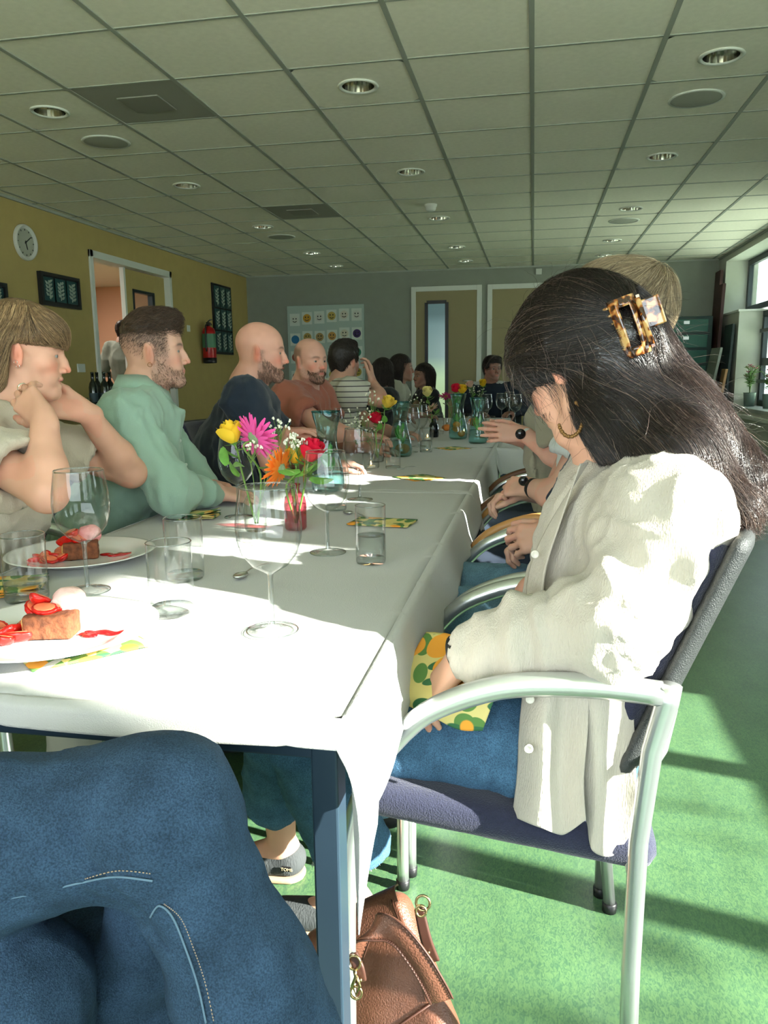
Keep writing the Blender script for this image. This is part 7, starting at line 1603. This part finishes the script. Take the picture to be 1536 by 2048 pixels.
# ---------- crossed denim legs in the left foreground
def person_front():
    t, M, hs = tee('person in soft blue jeans in the left foreground, only the crossed legs in the photo', (-560, 700), .90, 0, 0, (.6, .34, .26), (.3, .3, .32), (1, 0, 0), V(-1.0, .62, .58), res=.006, gres=.014, sl=.97, sc=.9, arms=[(V(-1.0, .36, .85), V(-.86, .42, .72), (1, .1, -.2), (0, 0, 1), .5), (V(-1.02, .86, .90), V(-.90, .80, .73), (1, -.1, -.2), (0, 0, 1), .5)])
    kn = aty(304, 1622, .69); th0 = aty(0, 1682, .66); q = kn-th0; hp = th0-nrm(q)*.36
    j = SD(); j.rc(hp+V(0, 0, -.02), th0, .100, .082, k=.04); j.rc(th0, kn, .081, .070, k=.03); j.el(kn+V(.012, 0, .008), (.072, .066, .062), k=.03)
    an = aty(622, 2200, .70); j.rc(kn+V(.012, 0, -.01), kn*.45+an*.55, .066, .066, k=.04); j.rc(kn*.45+an*.55, an, .068, .060, k=.03)
    k2 = aty(20, 2010, .64); j.rc(V(-1.0, .55, .54), k2+V(-.02, 0, 0), .10, .090, k=.03); j.rc(k2, V(-.52, .62, .10), .080, .060, k=.03)
    j.rc(aty(-20, 1890, .775), aty(250, 1930, .775), .075, .065, k=.012); j.rc(aty(250, 1920, .775), aty(340, 2250, .78), .066, .06, k=.012); j.rc(kn+V(-.03, .045, -.06), aty(300, 1920, .765), .045, .05, k=.02)
    def folds(P):
        d_ = -.007*np.exp(-((P[:, 0]-kn[0]+.03+.55*(P[:, 2]-kn[2]))/.012)**2)*(P[:, 2] < kn[2]+.02)*(P[:, 2] > kn[2]-.11)
        d_ += -.005*np.exp(-((P[:, 0]-kn[0]+.065+.7*(P[:, 2]-kn[2]))/.010)**2)*(P[:, 2] < kn[2])*(P[:, 2] > kn[2]-.10)
        return d_+.0016*np.sin(P[:, 2]*150+3*vn(P, 10))*np.exp(-((P[:, 0]-kn[0]+.09)/.07)**2)*(P[:, 2] > kn[2]-.03)
    jo = garment('jeans', j, .0055, m_denim0, t, amp=.005, freq=9, seed=9, stretch=(.6, 1, .8), fine=.0008, folds=folds)
    jw = lambda pts_, r_: None
    def seam(pxs, Y_):
        pts_ = []
        for x_, y_ in pxs:        # drop each point onto the cloth along the line of sight
            dd = ray(x_, y_); tt = .45; p = CAM+dd*tt
            for _ in range(60):
                g = j.at(p[None])[0]; tt += max(g, .0004)*.8; p = CAM+dd*tt
                if g < .0008: break
            pts_.append(p-dd*.0045)
        return pts_
    for nm, a_ in (('seam', ((300, 1835), (318, 1812), (345, 1835), (372, 1900), (395, 1970), (412, 2046))), ('seam', ((0, 1800), (80, 1785), (160, 1766), (230, 1754), (305, 1762)))):
        fine_ = spline(np.array(a_, float), 60); pp = seam([tuple(q_) for q_ in fine_], 0); MB().tube(pp,   .0011, 6).build(nm, mat('denim seam', (.11, .18, .25), rough=.9), jo)
    st = MB()
    for off in ((10, -4), ):
        fine_ = spline(np.array(((328, 1808), (362, 1838), (388, 1900), (410, 1965), (428, 2046)), float), 90); pp = seam([tuple(q_) for q_ in fine_], 0)
        for k in range(0, 88, 2): st.tube([pp[k], pp[k+1]], .0006, 4)
    fine_ = spline(np.array(((170, 1758), (235, 1742), (305, 1748)), float), 40); pp = seam([tuple(q_) for q_ in fine_], 0)
    for k in range(0, 38, 2): st.tube([pp[k], pp[k+1]], .0006, 4)
    st.build('stitching', mat('tan stitching', (.42, .30, .20), rough=.8), jo)
    for a_, d_ in ((an, V(.6, .1, -.5)), (V(-.52, .62, .07), V(1, 0, -.1))):
        q = SD(); q.rc(a_, a_+nrm(d_)*.15, .042, .036, k=.01); 
        if a_[2] < .1: q.half((0, 0, .001), (0, 0, -1))
        P, F = q.mesh(.010); mesh_np('shoe', P, F, mat('dark shoe', (.02, .02, .022)), t)
    ground(t)
    s = thing('stool', 'plain dark stool under the person in the left foreground, outside the photo', 'stool', (-1.0, .60, 0)); MB().lathe([(0, .42), (.17, .42), (.18, .44), (.17, .465), (0, .465)], n=30).build('seat', m_seat, s)
    for k in range(4): a_ = PI/4+k*PI/2; MB().tube([V(.12*math.cos(a_), .12*math.sin(a_), .42), V(.18*math.cos(a_), .18*math.sin(a_), 0)], .014, 8).build('leg', m_alu, s)
person_front()
for o_ in list(bpy.data.objects):
    if o_.name.split('.')[0] == 'person' and 'done' not in o_ and all(abs(c.location.x) < 1e-9 for c in o_.children): ground(o_)
# ================================================================ HANDBAG
def handbag():
    lea = mat('brown leather', (.155, .062, .038), rough=.35, bump=.7, bscale=320, var=.15, vscale=20); dk = mat('dark leather edge', (.06, .022, .014), rough=.5); br = mat('antique brass', (.50, .38, .20), rough=.25, metal=1)
    t = thing('handbag', 'brown leather handbag with a wide strap lying by the table leg', 'bag', (-.22, 1.17, 0)); o = V(-.22, 1.17, 0)
    A = lambda x, y, Y: aty(x, y, Y)-o
    tl, tr, brr, bl = A(690, 1880, 1.16), A(838, 1800, 1.16), A(870, 2075, 1.06), A(640, 2085, 1.06)
    up = nrm(tr-brr); rt = nrm(tr-tl); nrm_ = nrm(np.cross(rt, up)); nrm_ = nrm_ if nrm_[1] < 0 else -nrm_
    c = (A(690, 1900, 1.17)+A(850, 1810, 1.17)+A(880, 2060, 1.08)+A(640, 2085, 1.08))/4+V(0, .04, -.040)
    Fb = np.eye(4); yv = nrm(np.cross(nrm_, rt)); Fb[:3, 0] = rt; Fb[:3, 1] = np.cross(nrm_, rt); Fb[:3, 2] = nrm_
    s = SD(); s.bx(c, (.098, .125, .034), .03, Rm=Fb[:3, :3], k=.02); s.half(V(0, 0, .002), V(0, 0, -1)); P, F = s.mesh(.006); N = vnormals(P, F); P = P+N*(.002*vn(P, 22, 3))[:, None]; P[:, 2] = np.maximum(P[:, 2], .001); mesh_np('body', P, F, lea, t)
    q = c+nrm_*.036
    yv = Fb[:3, 1] if Fb[1:2, 1][0] is not None else yv
    vup = Fb[:3, 1]*(1 if Fb[2, 1] > 0 else -1)
    def W(u, v, w=0): return c+rt*u+vup*v+nrm_*(.036+w)
    f = patch('flap', [[W(-.095, .13, -.030), W(0, .135, -.030), W(.095, .13, -.030)], [W(-.100, .115, .002), W(0, .12, .003), W(.100, .115, .002)], [W(-.098, .02, .006), W(0, .02, .009), W(.098, .02, .006)], [W(-.09, -.055, .005), W(0, -.065, .008), W(.09, -.055, .005)]], 20, 20, lea, t, .003)
    for u in (-.09, .09): MB().tube([W(u, .11, .006), W(u, .02, .009), W(u*.93, -.05, .008)], .0012, 6).build('seam', dk, f)
    MB().tube([W(-.09, -.056, .008), W(0, -.066, .011), W(.09, -.056, .008)], .0018, 6).build('seam', dk, f)
    # wide strap
    ctr = spline([A(702, 1925, 1.10), A(722, 1880, 1.085), A(757, 1852, 1.07), A(797, 1868, 1.055), A(838, 1918, 1.045), A(868, 1968, 1.04), A(884, 2000, 1.04)], 36)
    wv = nrm(A(822, 1862, 1.05)-A(792, 1890, 1.05)); T_ = np.gradient(ctr, axis=0); L_ = []; Rr = []
    for k in range(len(ctr)):
        w_ = wv-nrm(T_[k])*(wv@nrm(T_[k])); w_ = nrm(w_)*.0185; L_.append(ctr[k]-w_); Rr.append(ctr[k]+w_)
    vs = []; n = len(ctr)
    st = patch('strap', [L_, list(ctr+V(0, -.003, .001)), Rr], 40, 8, lea, t, .004)
    for E_ in (L_, Rr): MB().tube([p+V(0, -.003, 0) for p in E_], .0017, 6).build('strap_edge', dk, st)
    sm = MB()
    for E_, sg in ((L_, 1), (Rr, -1)):
        E2 = spline([p+(ctr[k]-p)*.16+V(0, -.0042, .0) for k, p in enumerate(E_)], 90)
        for k in range(0, 88, 2): sm.tube([E2[k], E2[k+1]], .0005, 4)
    sm.build('stitching', dk, st)
    # narrow side straps, rings and clasp
    for (a_, b_, c_, Y_) in (((838, 1815), (852, 1880), (868, 1925), 1.09), ((705, 1905), (716, 1935), (722, 1965), 1.03)):
        sd2 = patch('buckle_strap', [[A(a_[0]-9, a_[1]+4, Y_), A(b_[0]-11, b_[1], Y_-.01), A(c_[0]-11, c_[1], Y_-.01)], [A(a_[0]+9, a_[1]-2, Y_), A(b_[0]+11, b_[1]-3, Y_-.01), A(c_[0]+11, c_[1]-5, Y_-.01)]], 14, 5, dk, t, .004)
        MB().ball(A(b_[0]+5, b_[1]+25, Y_-.016), .003, 8, 6).build('rivet', br, sd2)
    def ring(c_, r_, nm='ring', th=.0022, ax='X'):
        b = MB(); b.tube([c_+V(r_*math.cos(a_), r_*.25*math.sin(a_), r_*math.sin(a_)) for a_ in np.linspace(0, 2*PI, 18)], th, 8, cap=False); b.build(nm, br, t)
    ring(A(846, 1806, 1.08), .011); ring(A(842, 1822, 1.075), .008); ring(A(708, 1925, 1.02), .010); ring(A(712, 1985, 1.015), .009)
    b = MB(); b.tube([A(710, 1938, 1.015), A(712, 1952, 1.012), A(704, 1972, 1.012), A(712, 1990, 1.012), A(720, 1972, 1.012), A(713, 1952, 1.012)], .0024, 8); b.build('swivel_clasp', br, t)
handbag()
